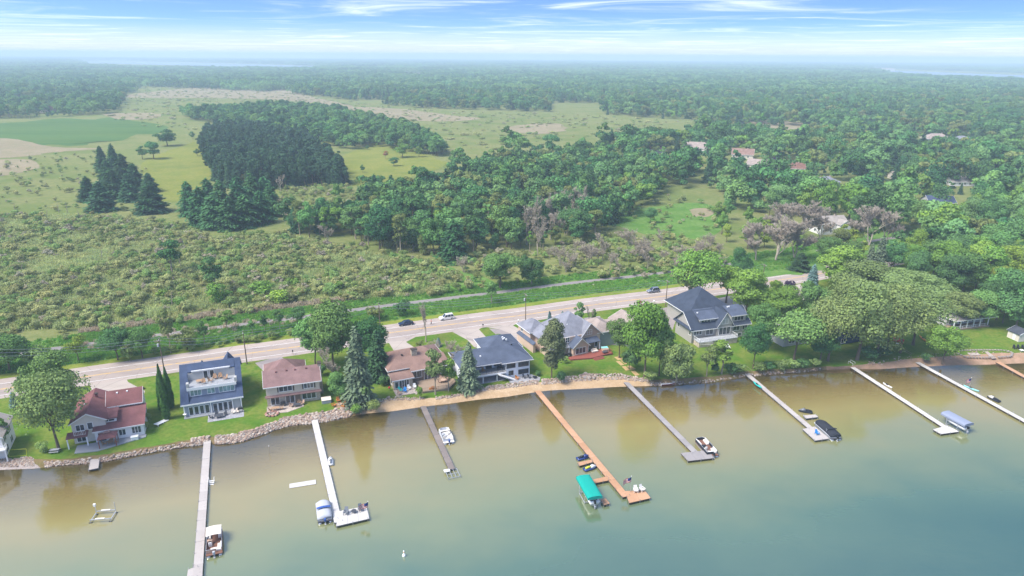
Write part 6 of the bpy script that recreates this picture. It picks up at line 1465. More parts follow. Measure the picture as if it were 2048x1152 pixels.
# the empty lift
r = thing('boat_lift', 'empty aluminium boat lift standing alone in the shallows at the left', 'boat lift', P(207, 1036, WATER_Z), R(8))
for x, y in ((-1.7, -1.2), (1.7, -1.2), (-1.7, 1.3), (1.7, 1.3)): MB().tube((x, y, -1.4), (x, y, 2.0 if y > 0 and x < 0 else (2.3 if y > 0 else .75)), .07).build('post', m_alu, r); bx(x - .3, x + .3, y - .14, y + .14, -.1, .04).build('foot', m_black, r)
for y in (-1.2, 1.3): bx(-1.63, 1.63, y - .07, y + .07, .55, .72).build('cross_beam', m_alu, r); bx(-.8, .8, y - .14, y + .14, .721, .84).build('bunk', m_seat, r)
for x in (-1.7, 1.7): bx(x - .07, x + .07, -1.13, 1.23, .25, .4).build('side_beam', m_alu, r)
MB().box(-1.95, -1.55, 1.2, 1.5, 1.75, 2.25).build('winch', m_trim, r)
def jetski(label, bow, stern, hullm, deckm, seatm):
    c, ang, L = place(bow, stern); L = 3.1
    r = thing('jet_ski', label, 'jet ski', c, ang); k = L / 2; rings = []
    for t in (0, .15, .4, .65, .85, 1):
        x = -k + t * L; hw = .58 * (1 if t < .5 else max(.1, 1 - ((t - .5) / .5) ** 2 * .9)); rings.append([(x, -hw, .42), (x, -hw * .9, .1), (x, 0, -.12 + .3 * max(0, t - .6)), (x, hw * .9, .1), (x, hw, .42)])
    MB().loft(rings).build('hull', hullm, r, True)
    MB().loft([[(-k + t * L, -w, .43), (-k + t * L, -w * .5, z), (-k + t * L, w * .5, z), (-k + t * L, w, .43)] for t, w, z in ((.5, .4, .7), (.62, .48, .98), (.75, .42, .8), (.97, .1, .5))]).build('nose_deck', deckm, r, True)
    MB().loft([[(-k + t * L, -.2, .43), (-k + t * L, -.16, z), (-k + t * L, .16, z), (-k + t * L, .2, .43)] for t, z in ((.1, .68), (.3, .82), (.5, .78))]).build('seat', seatm, r, True)
    MB().path([(.2, -.4, 1.1), (.3, 0, 1.02), (.2, .4, 1.1)], .035).build('handlebar', m_black, r)
m_yel = M('yellow_gelcoat', '#cfd23a', .4, .5, var=.08); m_navyg = M('navy_gelcoat', '#2a3f78', .4, .5, var=.1); m_greyg = M('grey_gelcoat', '#73777d', .4, .5, var=.1)
jetski('white jet ski floating right of the white dock', (661, 912), (661, 930), m_white_gel, m_white_gel, m_greyg)
jetski('navy blue jet ski left of the cedar dock finger', (1178, 911), (1156, 917), m_navyg, m_navyg, m_blackc)
jetski('white and yellow jet ski below the cedar dock finger', (1194, 931), (1168, 939), m_navyg, m_white_gel, m_yel)
jetski('black jet ski on the finger of the sixth dock', (1600, 820), (1622, 823), m_blackc, m_greyg, m_blackc)
jetski('dark jet ski lying right of the longest white dock', (1978, 793), (1996, 801), m_blackc, m_seat, m_blackc)
def canoe(label, a, b, mat, z=WATER_Z, W=.75, name='kayak', cat='kayak', inner=None):
    A, B = P(*a, z + .2), P(*b, z + .2); d = B - A; c = (A + B) / 2; c.z = z; L = d.length; rings = []
    r = thing(name, label, cat, c, math.atan2(d.y, d.x))
    for i in range(9):
        t = i / 8; x = -L / 2 + t * L; hw = W / 2 * max(.05, math.sin(math.pi * min(max(t, .02), .98)) ** .6); e = .12 * abs(2 * t - 1) ** 3; rings.append([(x, -hw, .3 + e), (x, -hw * .75, .05 + e), (x, 0, -.05 + e), (x, hw * .75, .05 + e), (x, hw, .3 + e), (x, 0, .36 + e)])
    MB().loft(rings).build('hull', mat, r, True); MB().lathe([(.2, .36), (.26, .4), (.2, .42)], 10).build('cockpit_rim', inner or m_black, r); bx(-.5, -.25, -.15, .15, .36, .6).build('seat', inner or m_black, r); return r
m_turq = M('turquoise_plastic', '#2fb3ab', .4, .4, var=.08); m_pturq = M('pale_turquoise_plastic', '#8fd3d3', .4, .4, var=.08); m_orng = M('orange_plastic', '#d98a2b', .5, .3, var=.1)
canoe('turquoise kayak lying along the left edge of the sixth dock', (1507, 764), (1523, 776), m_turq, DZ + .03)
canoe('pale turquoise kayak at the longest white dock', (1927, 771), (1958, 783), m_pturq)
canoe('white paddle board along the seventh dock', (1766, 766), (1784, 776), m_white_gel, WATER_Z, .6, 'paddle_board', 'paddle board')
canoe('orange kayak lying on the grass under the shore grove', (1839, 672), (1853, 683), m_orng, 0, .8)
# rowing boat
A, B = P(1321, 768, WATER_Z + .3), P(1350, 766, WATER_Z + .3); d = B - A; L = d.length
r = thing('rowing_boat', 'small white and red rowing boat pulled up to the overgrown bank', 'boat', ((A + B) / 2).xy.to_3d() + Vector((0, 0, WATER_Z)), math.atan2(d.y, d.x)); m_redhull = M('red_boat_paint', '#a8443c', .5, .4, var=.12)
ro, ri = [], []
for i in range(8):
    t = i / 7; x = -L / 2 + t * L; hw = .75 * (1 if t < .6 else max(.05, math.cos((t - .6) / .4 * 1.5))); e = .2 * max(0, t - .5) ** 1.5
    ro.append([(x, -hw, .5 + e), (x, -hw * .85, .1 + e), (x, 0, -.05 + e), (x, hw * .85, .1 + e), (x, hw, .5 + e)]); ri.append([(x, -hw, .7 + e), (x, -hw, .49 + e), (x, -hw * .9, .49 + e), (x, -hw * .92, .7 + e)])
mb = MB(); mb.loft(ro, close=False, cap=False); mb.build('hull', m_redhull, r, True)
mb = MB(); mb.loft(ri); mb.loft([[(x, -y, z) for x, y, z in q] for q in ri]); mb.build('gunwale', m_white_gel, r)
for x in (-L * .3, 0, L * .22): bx(x - .15, x + .15, -.62, .62, .42, .47).build('thwart', m_greyg, r)
bx(-L / 2 - .02, -L / 2 + .04, -.72, .72, .0, .69).build('transom', m_white_gel, r); MB().prism([(-L / 2 + .05, -.6), (L * .3, -.6), (L * .42, -.25), (L * .42, .25), (L * .3, .6), (-L / 2 + .05, .6)], 'z', .12, .16).build('bottom_boards', m_greyc, r)
# buoy and marker stake
r = thing('buoy', 'white mooring buoy floating alone in the open water', 'buoy', P(808, 1112, WATER_Z)); MB().lathe([(.02, -.3), (.3, -.1), (.3, .2), (.2, .35), (.12, .4), (.1, 1.1), (.02, 1.15)], 12).build('float', m_trim, r, True); MB().lathe([(.115, .75), (.125, .75), (.125, .9), (.115, .9)], 10).build('band', m_orng, r)
r = thing('marker_stake', 'thin pale stake standing in the shallows off the riprap', 'stake', P(539, 906, WATER_Z)); MB().tube((0, 0, -1.3), (.03, 0, 1.9), .04).build('pole', m_palebark, r); MB().box(-.06, .1, -.03, .03, 1.6, 1.9).build('reflector', m_trim, r)
def flag(label, x, y, h, stripes=True):
    r = thing('flag_pole', label, 'flag', P(x, y, DZ), R(15)); MB().tube((0, 0, -.6), (0, 0, h), .035, .025).build('pole', m_alu, r); MB().blob((0, 0, h), .08, 8, 6).build('finial', m_trim, r)
    def fy(u): return .12 * math.sin(u * 4.5)
    w, hh = 1.7, 1.0; o = None
    for i in range(7 if stripes else 1):
        mb = MB(); z1 = h - .15 - hh * i / 7; z0 = z1 - hh / 7; n = 8
        for q in range(n):
            u0, u1 = -q / n * w, -(q + 1) / n * w
            mb.add([(u0, fy(u0) - .008, z0 + u0 * .35), (u1, fy(u1) - .008, z0 + u1 * .35), (u1, fy(u1) - .008, z1 + u1 * .35), (u0, fy(u0) - .008, z1 + u0 * .35), (u0, fy(u0) + .008, z0 + u0 * .35), (u1, fy(u1) + .008, z0 + u1 * .35), (u1, fy(u1) + .008, z1 + u1 * .35), (u0, fy(u0) + .008, z1 + u0 * .35)], [(0, 1, 2, 3), (7, 6, 5, 4), (0, 4, 5, 1), (3, 2, 6, 7)])
        mb.build('flag_stripe', fabric('red_flag_cloth', '#b23a42') if i % 2 == 0 else m_seat, r)
    mb = MB(); n = 4
    for q in range(n):
        u0, u1 = -q / n * w * .42, -(q + 1) / n * w * .42
        mb.add([(u0, fy(u0) - .02, h - .15 - hh * .55 + u0 * .35), (u1, fy(u1) - .02, h - .15 - hh * .55 + u1 * .35), (u1, fy(u1) - .02, h - .14 + u1 * .35), (u0, fy(u0) - .02, h - .14 + u0 * .35), (u0, fy(u0) + .02, h - .15 - hh * .55 + u0 * .35), (u1, fy(u1) + .02, h - .15 - hh * .55 + u1 * .35), (u1, fy(u1) + .02, h - .14 + u1 * .35), (u0, fy(u0) + .02, h - .14 + u0 * .35)], [(0, 1, 2, 3), (7, 6, 5, 4), (0, 4, 5, 1), (3, 2, 6, 7), (0, 3, 7, 4), (1, 5, 6, 2)])
    mb.build('flag_canton', fabric('navy_flag_cloth', '#2f3f78'), r)
flag('red, white and blue striped flag at the corner of the white L dock', 738, 1034, 3.4)
flag('small striped flag on the end platform of the cedar dock', 1260.5, 984, 3.6)
flag('striped flag standing beside the longest white dock', 1938, 776, 3.0)
# ------------------------------------------------------------------ garden furniture
def fold(o, label, cat, p, rz, group=None):
    return thing(o, label, cat, p, rz, group)
m_oak = M('orange_wood', '#c98242', .7, .2, var=.15); m_redp = M('red_plastic', '#c23a3c', .5, .3, var=.1); m_wickert = M('tan_wicker', '#a98a6e', .85, .1, var=.2); m_charcoal = M('charcoal_wicker', '#494c54', .85, .1, var=.2); m_bluep = M('blue_plastic', '#2d86c9', .5, .3, var=.1)
def chair(label, p, rz, mat, name='garden_chair', group=None, s=1.0):
    r = thing(name, label, 'chair', p, rz, group); r.scale = (s, s, s)
    MB().slab([(-.3, -.35, .42), (.3, -.35, .42), (.3, .28, .34), (-.3, .28, .34)], .05).build('seat', mat, r)
    MB().slab([(-.32, .22, .36), (.32, .22, .36), (.28, .55, 1.05), (-.28, .55, 1.05)], .05).build('backrest', mat, r)
    for x in (-.36, .3):
        bx(x, x + .07, -.36, -.29, 0, .58).build('leg', mat, r); bx(x, x + .07, .3, .37, 0, .58).build('leg', mat, r); bx(x - .02, x + .1, -.42, .42, .582, .62).build('armrest', mat, r)
    return r
def table(label, p, mat, rad=.6, h=.72, round_=True, name='garden_table', rz=0.0):
    r = thing(name, label, 'table', p, rz)
    (MB().lathe([(rad * .96, 0), (rad, .02), (rad, .05), (rad * .96, .06)], 16, (0, 0, h - .06)) if round_ else MB().box(-rad * 1.4, rad * 1.4, -rad * .8, rad * .8, h - .06, h)).build('table_top', mat, r)
    for a in range(4):
        x, y = rad * .7 * math.cos(a * 1.57 + .78), rad * .62 * math.sin(a * 1.57 + .78); bx(x - .03, x + .03, y - .03, y + .03, 0, h - .061).build('leg', mat, r)
    return r
def hw(h, x, y, z): return h.w(x, y, z)
# roof deck and patio of the blue roofed house
for i, (x, y, a, lb) in enumerate(((4.6, 3.2, 0, 'tan chair at the left on the roof deck'), (7.0, 4.9, .0, 'tan armchair against the wall of the roof deck'), (8.2, 5.0, 0, 'tan armchair beside the deck doors'), (9.3, 3.8, -1.2, 'tan armchair at the right of the roof deck'), (6.1, 3.6, 1.2, 'tan armchair in the middle of the roof deck'))): chair(lb, H2.w(x, y, 6.3), H2.ang + a, m_wickert, s=1.15)
table('round tan table on the roof deck', H2.w(3.6, 3.9, 6.3), m_wickert, .7)
for i, (x, y, a, lb) in enumerate(((5.7, -2.9, 1.57, 'charcoal chair at the left of the slate patio'), (6.8, -1.9, 0, 'charcoal chair behind the patio table'), (8.6, -2.4, -.6, 'charcoal chair right of the patio table'), (10.4, -2.2, .1, 'left pale cushioned lounge chair on the slate patio'), (11.3, -2.2, -.1, 'right pale cushioned lounge chair on the slate patio'))): chair(lb, H2.w(x, y, .07), H2.ang + a, m_charcoal if i < 3 else m_cream)
table('charcoal dining table on the slate patio', H2.w(7.3, -3.1, .07), m_charcoal, .7, .7, False, rz=H2.ang)
def grill(label, p, rz, mat=None):
    r = thing('grill', label, 'grill', p, rz); bx(-.6, .6, -.3, .3, .75, .95).build('body', m_black, r); MB().prism([(-.3, .951), (-.26, 1.15), (-.1, 1.28), (.1, 1.28), (.26, 1.15), (.3, .951)], 'x', -.42, .42).build('lid', mat or m_black, r)
    for x in (-.5, .45): bx(x, x + .06, -.25, .25, 0, .749).build('leg', m_black, r)
grill('black covered grill at the right end of the slate patio', H2.w(12.0, -1.9, .07), H2.ang); grill('dark covered grill between the glass doors of the beige house', H3.w(3.5, -.8, .1), H3.ang)
# beige house
table('square stone patio table before the beige house', H3.w(1.8, -2.4, .1), m_wickert, .6, .7, False, rz=H3.ang)
for x, y, a, lb in ((.6, -2.3, 1.57, 'brown chair left of the square patio table'), (3.1, -2.4, -1.57, 'brown chair right of the square patio table'), (5.4, -1.8, .9, 'pink cushioned chair left of the dark fire table'), (7.9, -1.4, -.9, 'pink cushioned chair right of the dark fire table'), (7.2, -.8, 0, 'brown chair behind the dark fire table')): chair(lb, H3.w(x, y, .1), H3.ang + a, m_tanpanel if 'pink' in lb else m_wickert)
table('dark fire table on the paver patio', H3.w(6.6, -2.0, .1), m_charcoal, .6, .6, False, rz=H3.ang)
r = thing('fire_pit', 'ring of pink boulders around a pale fire pit by the riprap', 'fire pit', P(544, 829))
for i in range(11):
    a = i * 2 * math.pi / 11; MB().blob((1.35 * math.cos(a), 1.1 * math.sin(a), .22), .36, 7, 5, .75, .2).build('boulder', M('pink_boulder_%d' % (i % 3), ('#a9806f', '#b6968a', '#8f6f66')[i % 3], .9, .1), r)
MB().lathe([(.55, 0), (.6, .3), (.45, .34), (.4, .1)], 12).build('fire_bowl', m_pavers, r)
r = thing('hot_tub', 'grey hot tub with a pale cover right of the beige house', 'hot tub', P(653, 804), H3.ang); bx(-1.1, 1.1, -.95, .95, 0, .85).build('shell', m_board, r, bevel=.05); bx(-1.14, 1.14, -1, 1, .853, 1.0).build('cover', m_cream, r, bevel=.05)
for x, y, a, lb in ((677, 804, .2, 'orange wooden chair behind the fire ring'), (692, 806, -.7, 'orange wooden chair at the right of the fire ring'), (668, 813, 1.9, 'orange wooden chair at the left of the fire ring'), (688, 815, -2.4, 'orange wooden chair nearest the riprap')): chair(lb, P(x, y), R(20) + a, m_oak, s=1.15)
r = thing('fire_pit', 'round paved fire ring between the orange chairs', 'fire pit', P(680, 810)); MB().lathe([(1.5, 0), (1.5, .04), (.7, .05)], 18).build('paving', m_pink, r); MB().lathe([(.45, .05), (.5, .3), (.35, .3), (.3, .08)], 12).build('ring_wall', m_stone, r)
# stone house terrace
for x, y, a, mt, lb in ((1.2, -1.5, .4, m_turq, 'turquoise chair on the stone house terrace'), (2.2, -2.2, -.4, m_bluep, 'blue chair on the stone house terrace'), (3.6, -1.3, .2, m_white_gel, 'white plastic chair at the middle of the terrace'), (5.0, -1.2, -.2, m_white_gel, 'white plastic chair at the right of the terrace'), (.6, -2.9, .3, m_tanpanel, 'low pink chair at the terrace corner')): chair(lb, H4.w(x, y, .15), H4.ang + a, mt, s=1.1)
for x, y, a, lb in ((11.6, -1.6, 1, 'pale deck chair left of the deck table'), (13.4, -1.6, -1, 'pale deck chair right of the deck table'), (12.4, -.4, 0, 'pale deck chair behind the deck table'), (14.2, -.6, -.6, 'dark deck chair at the deck corner')): chair(lb, H4.w(x, y, .55), H4.ang + a, m_charcoal if 'dark' in lb else m_tanpanel)
table('round pale table on the timber deck', H4.w(12.5, -1.7, .55), m_tanpanel, .7); r = thing('planter_box', 'orange-brown planter box on the deck edge', 'planter', H4.w(8.8, -4.2, .55), H4.ang - .15); bx(-.9, .9, -.25, .25, 0, .4).build('box', m_oak, r); MB().blob((0, 0, .5), .5, 9, 6, .5, .3).build('plants', LM['rust'], r)
r = thing('kettle_grill', 'small red kettle grill left of the stone house', 'grill', P(779, 781)); MB().blob((0, 0, .8), .32, 10, 8).build('bowl', m_redp, r); [MB().tube((.25 * math.cos(a), .25 * math.sin(a), 0), (.12 * math.cos(a), .12 * math.sin(a), .6), .02).build('leg', m_black, r) for a in (0, 2.1, 4.2)]
# white house patio and deck
for x, y, a, lb in ((2.6, -1.6, .6, 'orange cushioned chair on the stone patio'), (4.6, -1.6, .5, 'left dark lounge chair on the stone patio'), (5.8, -2.0, .5, 'right dark lounge chair on the stone patio')): chair(lb, H5.w(x, y, .08), H5.ang + a, m_oak if 'orange' in lb else m_charcoal)
r = thing('fire_pit', 'dark round fire bowl on the stone patio', 'fire pit', H5.w(7.2, -2.4, .08)); MB().lathe([(.2, 0), (.6, .3), (.62, .36), (.5, .3)], 14).build('bowl', m_black, r); MB().lathe([(.3, -.0), (.3, .05), (.1, .2)], 10).build('foot', m_steel, r)
for x, lb in ((-1.6, 'dark chair at the right of the raised deck'), (-.8, 'dark chair in the corner of the raised deck'), (-5.8, 'tan chair in the middle of the raised deck')): chair(lb, H5.w(x, 1.2, 2.38), H5.ang, m_wickert if 'tan' in lb else m_charcoal)
# tan house deck
r = thing('hot_tub', 'open hot tub with pale cover on the red deck', 'hot tub', H6.w(9.1, -2.6, .43), H6.ang - .25); bx(-.9, .9, -.9, .9, 0, .8).build('shell', m_tanpanel, r, bevel=.05); bx(-.95, .95, -.2, .95, .803, .95).build('cover', m_pturq, r, bevel=.03)
r = thing('garden_sofa', 'pale sofa in front of the tan house entrance', 'sofa', H6.w(6.0, -2.0, .42), H6.ang); bx(-1, 1, -.4, .4, .1, .45).build('seat', m_cream, r, bevel=.06); bx(-1, 1, .402, .6, .1, .85).build('backrest', m_cream, r, bevel=.06)
table('low dark table on the red deck', H6.w(8.2, -3.9, .42), m_charcoal, .6, .45, False, rz=H6.ang); grill('black grill under the porch of the tan house', H6.w(-1.8, -1.0, 0.02), H6.ang)
slabs = [(1228, 714, 1238, 713, 1247, 718.5, 1236, 720), (1233, 713.5, 1236, 711.6, 1249, 718.8, 1241, 716.5), (1232, 722.5, 1239, 721.8, 1249, 729.5, 1242, 731), (1241, 721, 1247, 720.2, 1255, 727, 1251, 728.5), (1243.5, 733, 1251, 731.8, 1260, 739.5, 1252, 741), (1254, 731.5, 1261, 731, 1272, 738, 1262, 740), (1262, 742.5, 1270, 741.5, 1279, 749.5, 1271, 751.5)]
path_root = thing('stepping_path', 'path of large tan stepping slabs beside the tan house lawn', 'path', P(1250, 730))
for q in slabs:
    MB().slab([P(q[i], q[i + 1], .07) - path_root.location for i in (6, 4, 2, 0)], .09).build('slab', M('tan_slab', '#b69a6c', .9, .1, var=.2), path_root)
# gazebo
r = thing('gazebo', 'small brown roofed gazebo on the grey patio', 'gazebo', H1.w(2.7, -1.9, .18), H1.ang)
for x in (-1.6, 1.6):
    for y in (-1.3, 1.3): bx(x - .07, x + .07, y - .07, y + .07, 0, 2.2).build('post', m_redwood, r)
mb = MB()
for q in ([(-1.8, -1.5, 2.2), (1.8, -1.5, 2.2), (.5, -.4, 2.9), (-.5, -.4, 2.9)], [(1.8, 1.5, 2.2), (-1.8, 1.5, 2.2), (-.5, .4, 2.9), (.5, .4, 2.9)], [(-1.8, 1.5, 2.2), (-1.8, -1.5, 2.2), (-.5, -.4, 2.9), (-.5, .4, 2.9)], [(1.8, -1.5, 2.2), (1.8, 1.5, 2.2), (.5, .4, 2.9), (.5, -.4, 2.9)]): mb.slab(q, .06)
g_roof = mb.build('roof', RF['maroon'], r); bx(-.6, .6, -.5, .5, 2.95, 3.1).build('roof_cap', RF['brown'], g_roof)
table('round patio table beneath the gazebo', H1.w(3.0, -1.9, .18), m_wickert, .6)
for x, y, a, lb in ((1.9, -1.9, 1.57, 'wicker chair left of the gazebo table'), (4.1, -1.9, -1.57, 'wicker chair right of the gazebo table'), (3.0, -1.0, 0, 'wicker chair behind the gazebo table')): chair(lb, H1.w(x, y, .18), H1.ang + a, m_wickert)
r = thing('picnic_bench', 'grey picnic table under the huge left tree', 'picnic table', P(110, 905), R(12)); bx(-.9, .9, -.4, .4, .7, .76).build('table_top', m_board, r)
for y in (-.75, .5): bx(-.9, .9, y, y + .28, .42, .47).build('bench', m_board, r)
for x in (-.7, .64): bx(x, x + .08, -.7, .7, .34, .419).build('crossbar', m_board, r); bx(x, x + .08, -.3, -.2, 0, .7).build('leg', m_board, r); bx(x, x + .08, .2, .3, 0, .7).build('leg', m_board, r)
r = thing('storage_box', 'white storage box at the edge of the grey patio', 'box', P(270, 879), H1.ang); bx(-.7, .7, -.45, .45, 0, .75).build('body', m_trim, r); bx(-.75, .75, -.5, .5, .753, .85).build('lid', m_trim, r, bevel=.03)
r = thing('garden_steps', 'weathered white timber ramp on the lawn by the cedars', 'ramp', P(323, 846), R(70)); MB().slab([(-1.6, -.6, .5), (1.6, -.6, .1), (1.6, .6, .1), (-1.6, .6, .5)], .1).build('ramp_board', m_trim, r); [bx(x, x + .1, -.62, -.5, 0, z).build('leg', m_trim, r) for x, z in ((-1.5, .4), (0, .2))]
sheet('mulch_bed', [(22, 809), (40, 802), (57, 803), (56, 811), (40, 816), (24, 815)], .03, m_mulch, 5)
# goal frame on the left lawn, swing chairs at right
r = thing('goal_frame', 'thin yellow goal frame on the left lawn', 'goal', P(36, 912), R(8)); MB().path([(-1.7, 0, 0), (-1.7, .3, 1.4), (1.7, .3, 1.4), (1.7, 0, 0)], .035).build('frame', m_yel, r); MB().path([(-1.7, 0, .03), (1.7, 0, .03)], .03).build('ground_bar', m_yel, r)
for x, y, a, lb in ((1790, 684, .3, 'left red garden chair under the shore grove'), (1797, 685, -.2, 'middle red garden chair under the shore grove'), (1803, 687, -.9, 'right red garden chair under the shore grove')): chair(lb, P(x, y), a, m_redp, s=1.2)
table('low pale table in front of the red garden chairs', P(1795, 689), m_trim, .5, .4)
for x, lb in ((2029, 'left black garden chair on the rough beach'), (2037, 'middle black garden chair on the rough beach'), (2046, 'right black garden chair on the rough beach')): chair(lb, P(x, 698), 0, m_black, s=1.1)
table('white table beside the black garden chairs', P(2043, 703), m_trim, .6, .5)
# chairs on docks
for x, y, a, mt, lb in ((692, 1028, -.3, m_greyg, 'left grey chair on the white L dock'), (722, 1021, .3, m_greyg, 'right grey chair on the white L dock'), (1271, 984, -.2, m_seat, 'left white chair on the cedar dock platform'), (1284, 982, .3, m_seat, 'right white chair on the cedar dock platform')): chair(lb, P(x, y, DZ + .02), R(15) + a, mt, s=1.15)
table('small dark table between the grey dock chairs', P(708, 1025, DZ + .02), m_charcoal, .5, .45); table('little white table between the white dock chairs', P(1278, 984, DZ + .02), m_charcoal, .25, .45)
chair('small blue chair on the sixth dock platform', P(1634, 869, DZ + .02), .3, m_bluep)
def rail_steps(label, x, y, ang, mat, n=5, w=1.2):
    r = thing('shore_steps', label, 'steps', P(x, y, 0), ang)
    for i in range(n): bx(-w / 2, w / 2, -.4 * i - .38, -.4 * i, -.12 * i - .12, -.12 * i - .04).build('tread', mat, r)
    for sx in (-w / 2 - .03, w / 2 + .03): MB().path([(sx, .1, -.1), (sx, .1, .9), (sx, -.4 * n, .9 - .12 * n), (sx, -.4 * n, -.8)], .04).build('handrail', mat, r)
rail_steps('grey timber steps with rails at the sixth dock', 1488, 738, R(35), m_wood); rail_steps('white railed steps at the seventh dock', 1699, 727, R(40), m_trim, 3); rail_steps('narrow grey gangway steps at the longest dock', 1800, 702, R(45), m_wood, 8, 1.0)
# retaining wall of timber left of the seventh dock
r = thing('retaining_wall', 'reddish timber retaining wall along the water by the seventh dock', 'wall', P(1648, 736, WATER_Z))
A, B = P(1648, 736, WATER_Z), P(1698, 733, WATER_Z); d = (B - A); 
for j in range(3):
    for i in range(6):
        p = d * (i / 6); q = d * ((i + 1) / 6 - .006); n_ = Vector((-d.y, d.x, 0)).normalized()
        MB().slab([p + Vector((0, 0, .32 * (j + 1))) - n_ * .12, q + Vector((0, 0, .32 * (j + 1))) - n_ * .12, q + n_ * .2 + Vector((0, 0, .32 * (j + 1))), p + n_ * .2 + Vector((0, 0, .32 * (j + 1)))], .3).build('timber', M('red_timber', '#96705c', .85, .1, var=.25), r)

# ------------------------------------------------------------------ street things
m_pole = M('pole_wood', '#7a6a5c', .9, .1, var=.25)
POLES = []
def pole(x, y, top, label, lamp=False, trans=False):
    p = P(x, y); lo, hi = 2, 25
    for _ in range(25):
        m = (lo + hi) / 2
        if px((p.x, p.y, m))[1] > top: lo = m
        else: hi = m
    r = thing('utility_pole', label, 'utility pole', p, R(20)); MB().tube((0, 0, -.2), (0, 0, lo), .17, .11, 8).build('pole', m_pole, r)
    c = bx(-.05, .05, -1.1, 1.1, lo - .6, lo - .45).build('crossarm', m_pole, r)
    for y_ in (-1, -.3, .3, 1): MB().lathe([(.05, 0), (.07, .08), (.03, .2)], 8, (0, y_, lo - .45)).build('insulator', m_trim, c)
    if trans: MB().lathe([(.05, 0), (.26, .03), (.26, .8), (.1, .9)], 10, (-.42, 0, lo - 2.4)).build('transformer', m_greyc, r)
    if lamp:
        a = MB().path([(0, 0, lo - 1.2), (-1.5, .6, lo - .4), (-2.6, 1.0, lo - .3)], .05).build('lamp_arm', m_alu, r); MB().box(-3.1, -2.4, .85, 1.2, lo - .36, lo - .22).build('lamp_head', m_greyc, a, bevel=.04)
    POLES.append((p, lo)); return r
pole(330, 750, 676, 'utility pole with a pale transformer beside the cedars', trans=True); pole(494, 728, 662, 'utility pole between the blue roofed and the beige house')
pole(762, 682, 606, 'utility pole half hidden by the dark tree clump'); pole(1051, 646, 587, 'utility pole with transformer beside the wide driveway', trans=True); pole(1331, 613, 560, 'dark utility pole with a street lamp arm', True); pole(1523, 578, 528, 'utility pole near the road bend')
pole(-60, 800, 700, 'utility pole beyond the left edge'); POLES.insert(0, POLES.pop())
m_wire = M('wire_metal', '#b5b8ba', .5, .4, .3)
for i in range(len(POLES) - 1):
    (a, ha), (b, hb) = POLES[i], POLES[i + 1]; mb = MB()
    for k, dz in enumerate((-.3, -.3, -1.6)):
        o = Vector((-.3, .9, 0)) * (1 if k == 0 else -1) if k < 2 else Vector((0, 0, 0)); pts = []
        for j in range(11):
            t = j / 10; q = (a + o).lerp(b + o, t); q.z = ha + dz + (hb - ha) * t - 1.1 * (1 - (2 * t - 1) ** 2); pts.append(q)
        mb.path(pts, .045, 3)
    o = mb.build('power_line', m_wire); tag(o, ['three wires at the left edge before the first pole', 'three sagging wires left of the blue roofed house', 'three wires passing above the brown roofs', 'three wires over the driveways by the dark sedan', 'three wires above the road by the tan house', 'three wires behind the gabled grey house'][i], 'power line', 'power lines along the road')
r = thing('trail_post', 'bare pale wooden pole beside the trail', 'pole', P(1219, 553)); MB().tube((0, 0, -.1), (0, 0, 7.2), .13, .09, 7).build('pole', m_palebark, r); MB().tube((0, 0, 6.9), (.3, 0, 7.1), .04).build('bracket', m_steel, r)
def mailbox(label, x, y, mat):
    r = thing('mailbox', label, 'mailbox', P(x, y), R(20)); bx(-.06, .06, -.06, .06, 0, 1.0).build('post', m_wood, r); MB().prism([(-.16, 1.0), (-.16, 1.2), (-.08, 1.32), (.08, 1.32), (.16, 1.2), (.16, 1.0)], 'y', -.3, .3).build('box', mat, r, bevel=.02)
mailbox('black mailbox on the verge above the beige house', 586, 709, m_black); mailbox('dark mailbox on the island between two driveways', 966, 656, m_black); mailbox('white mailbox beside the wide driveway', 1037, 647, m_trim); mailbox('white mailbox near the street lamp pole', 1308, 608, m_trim)

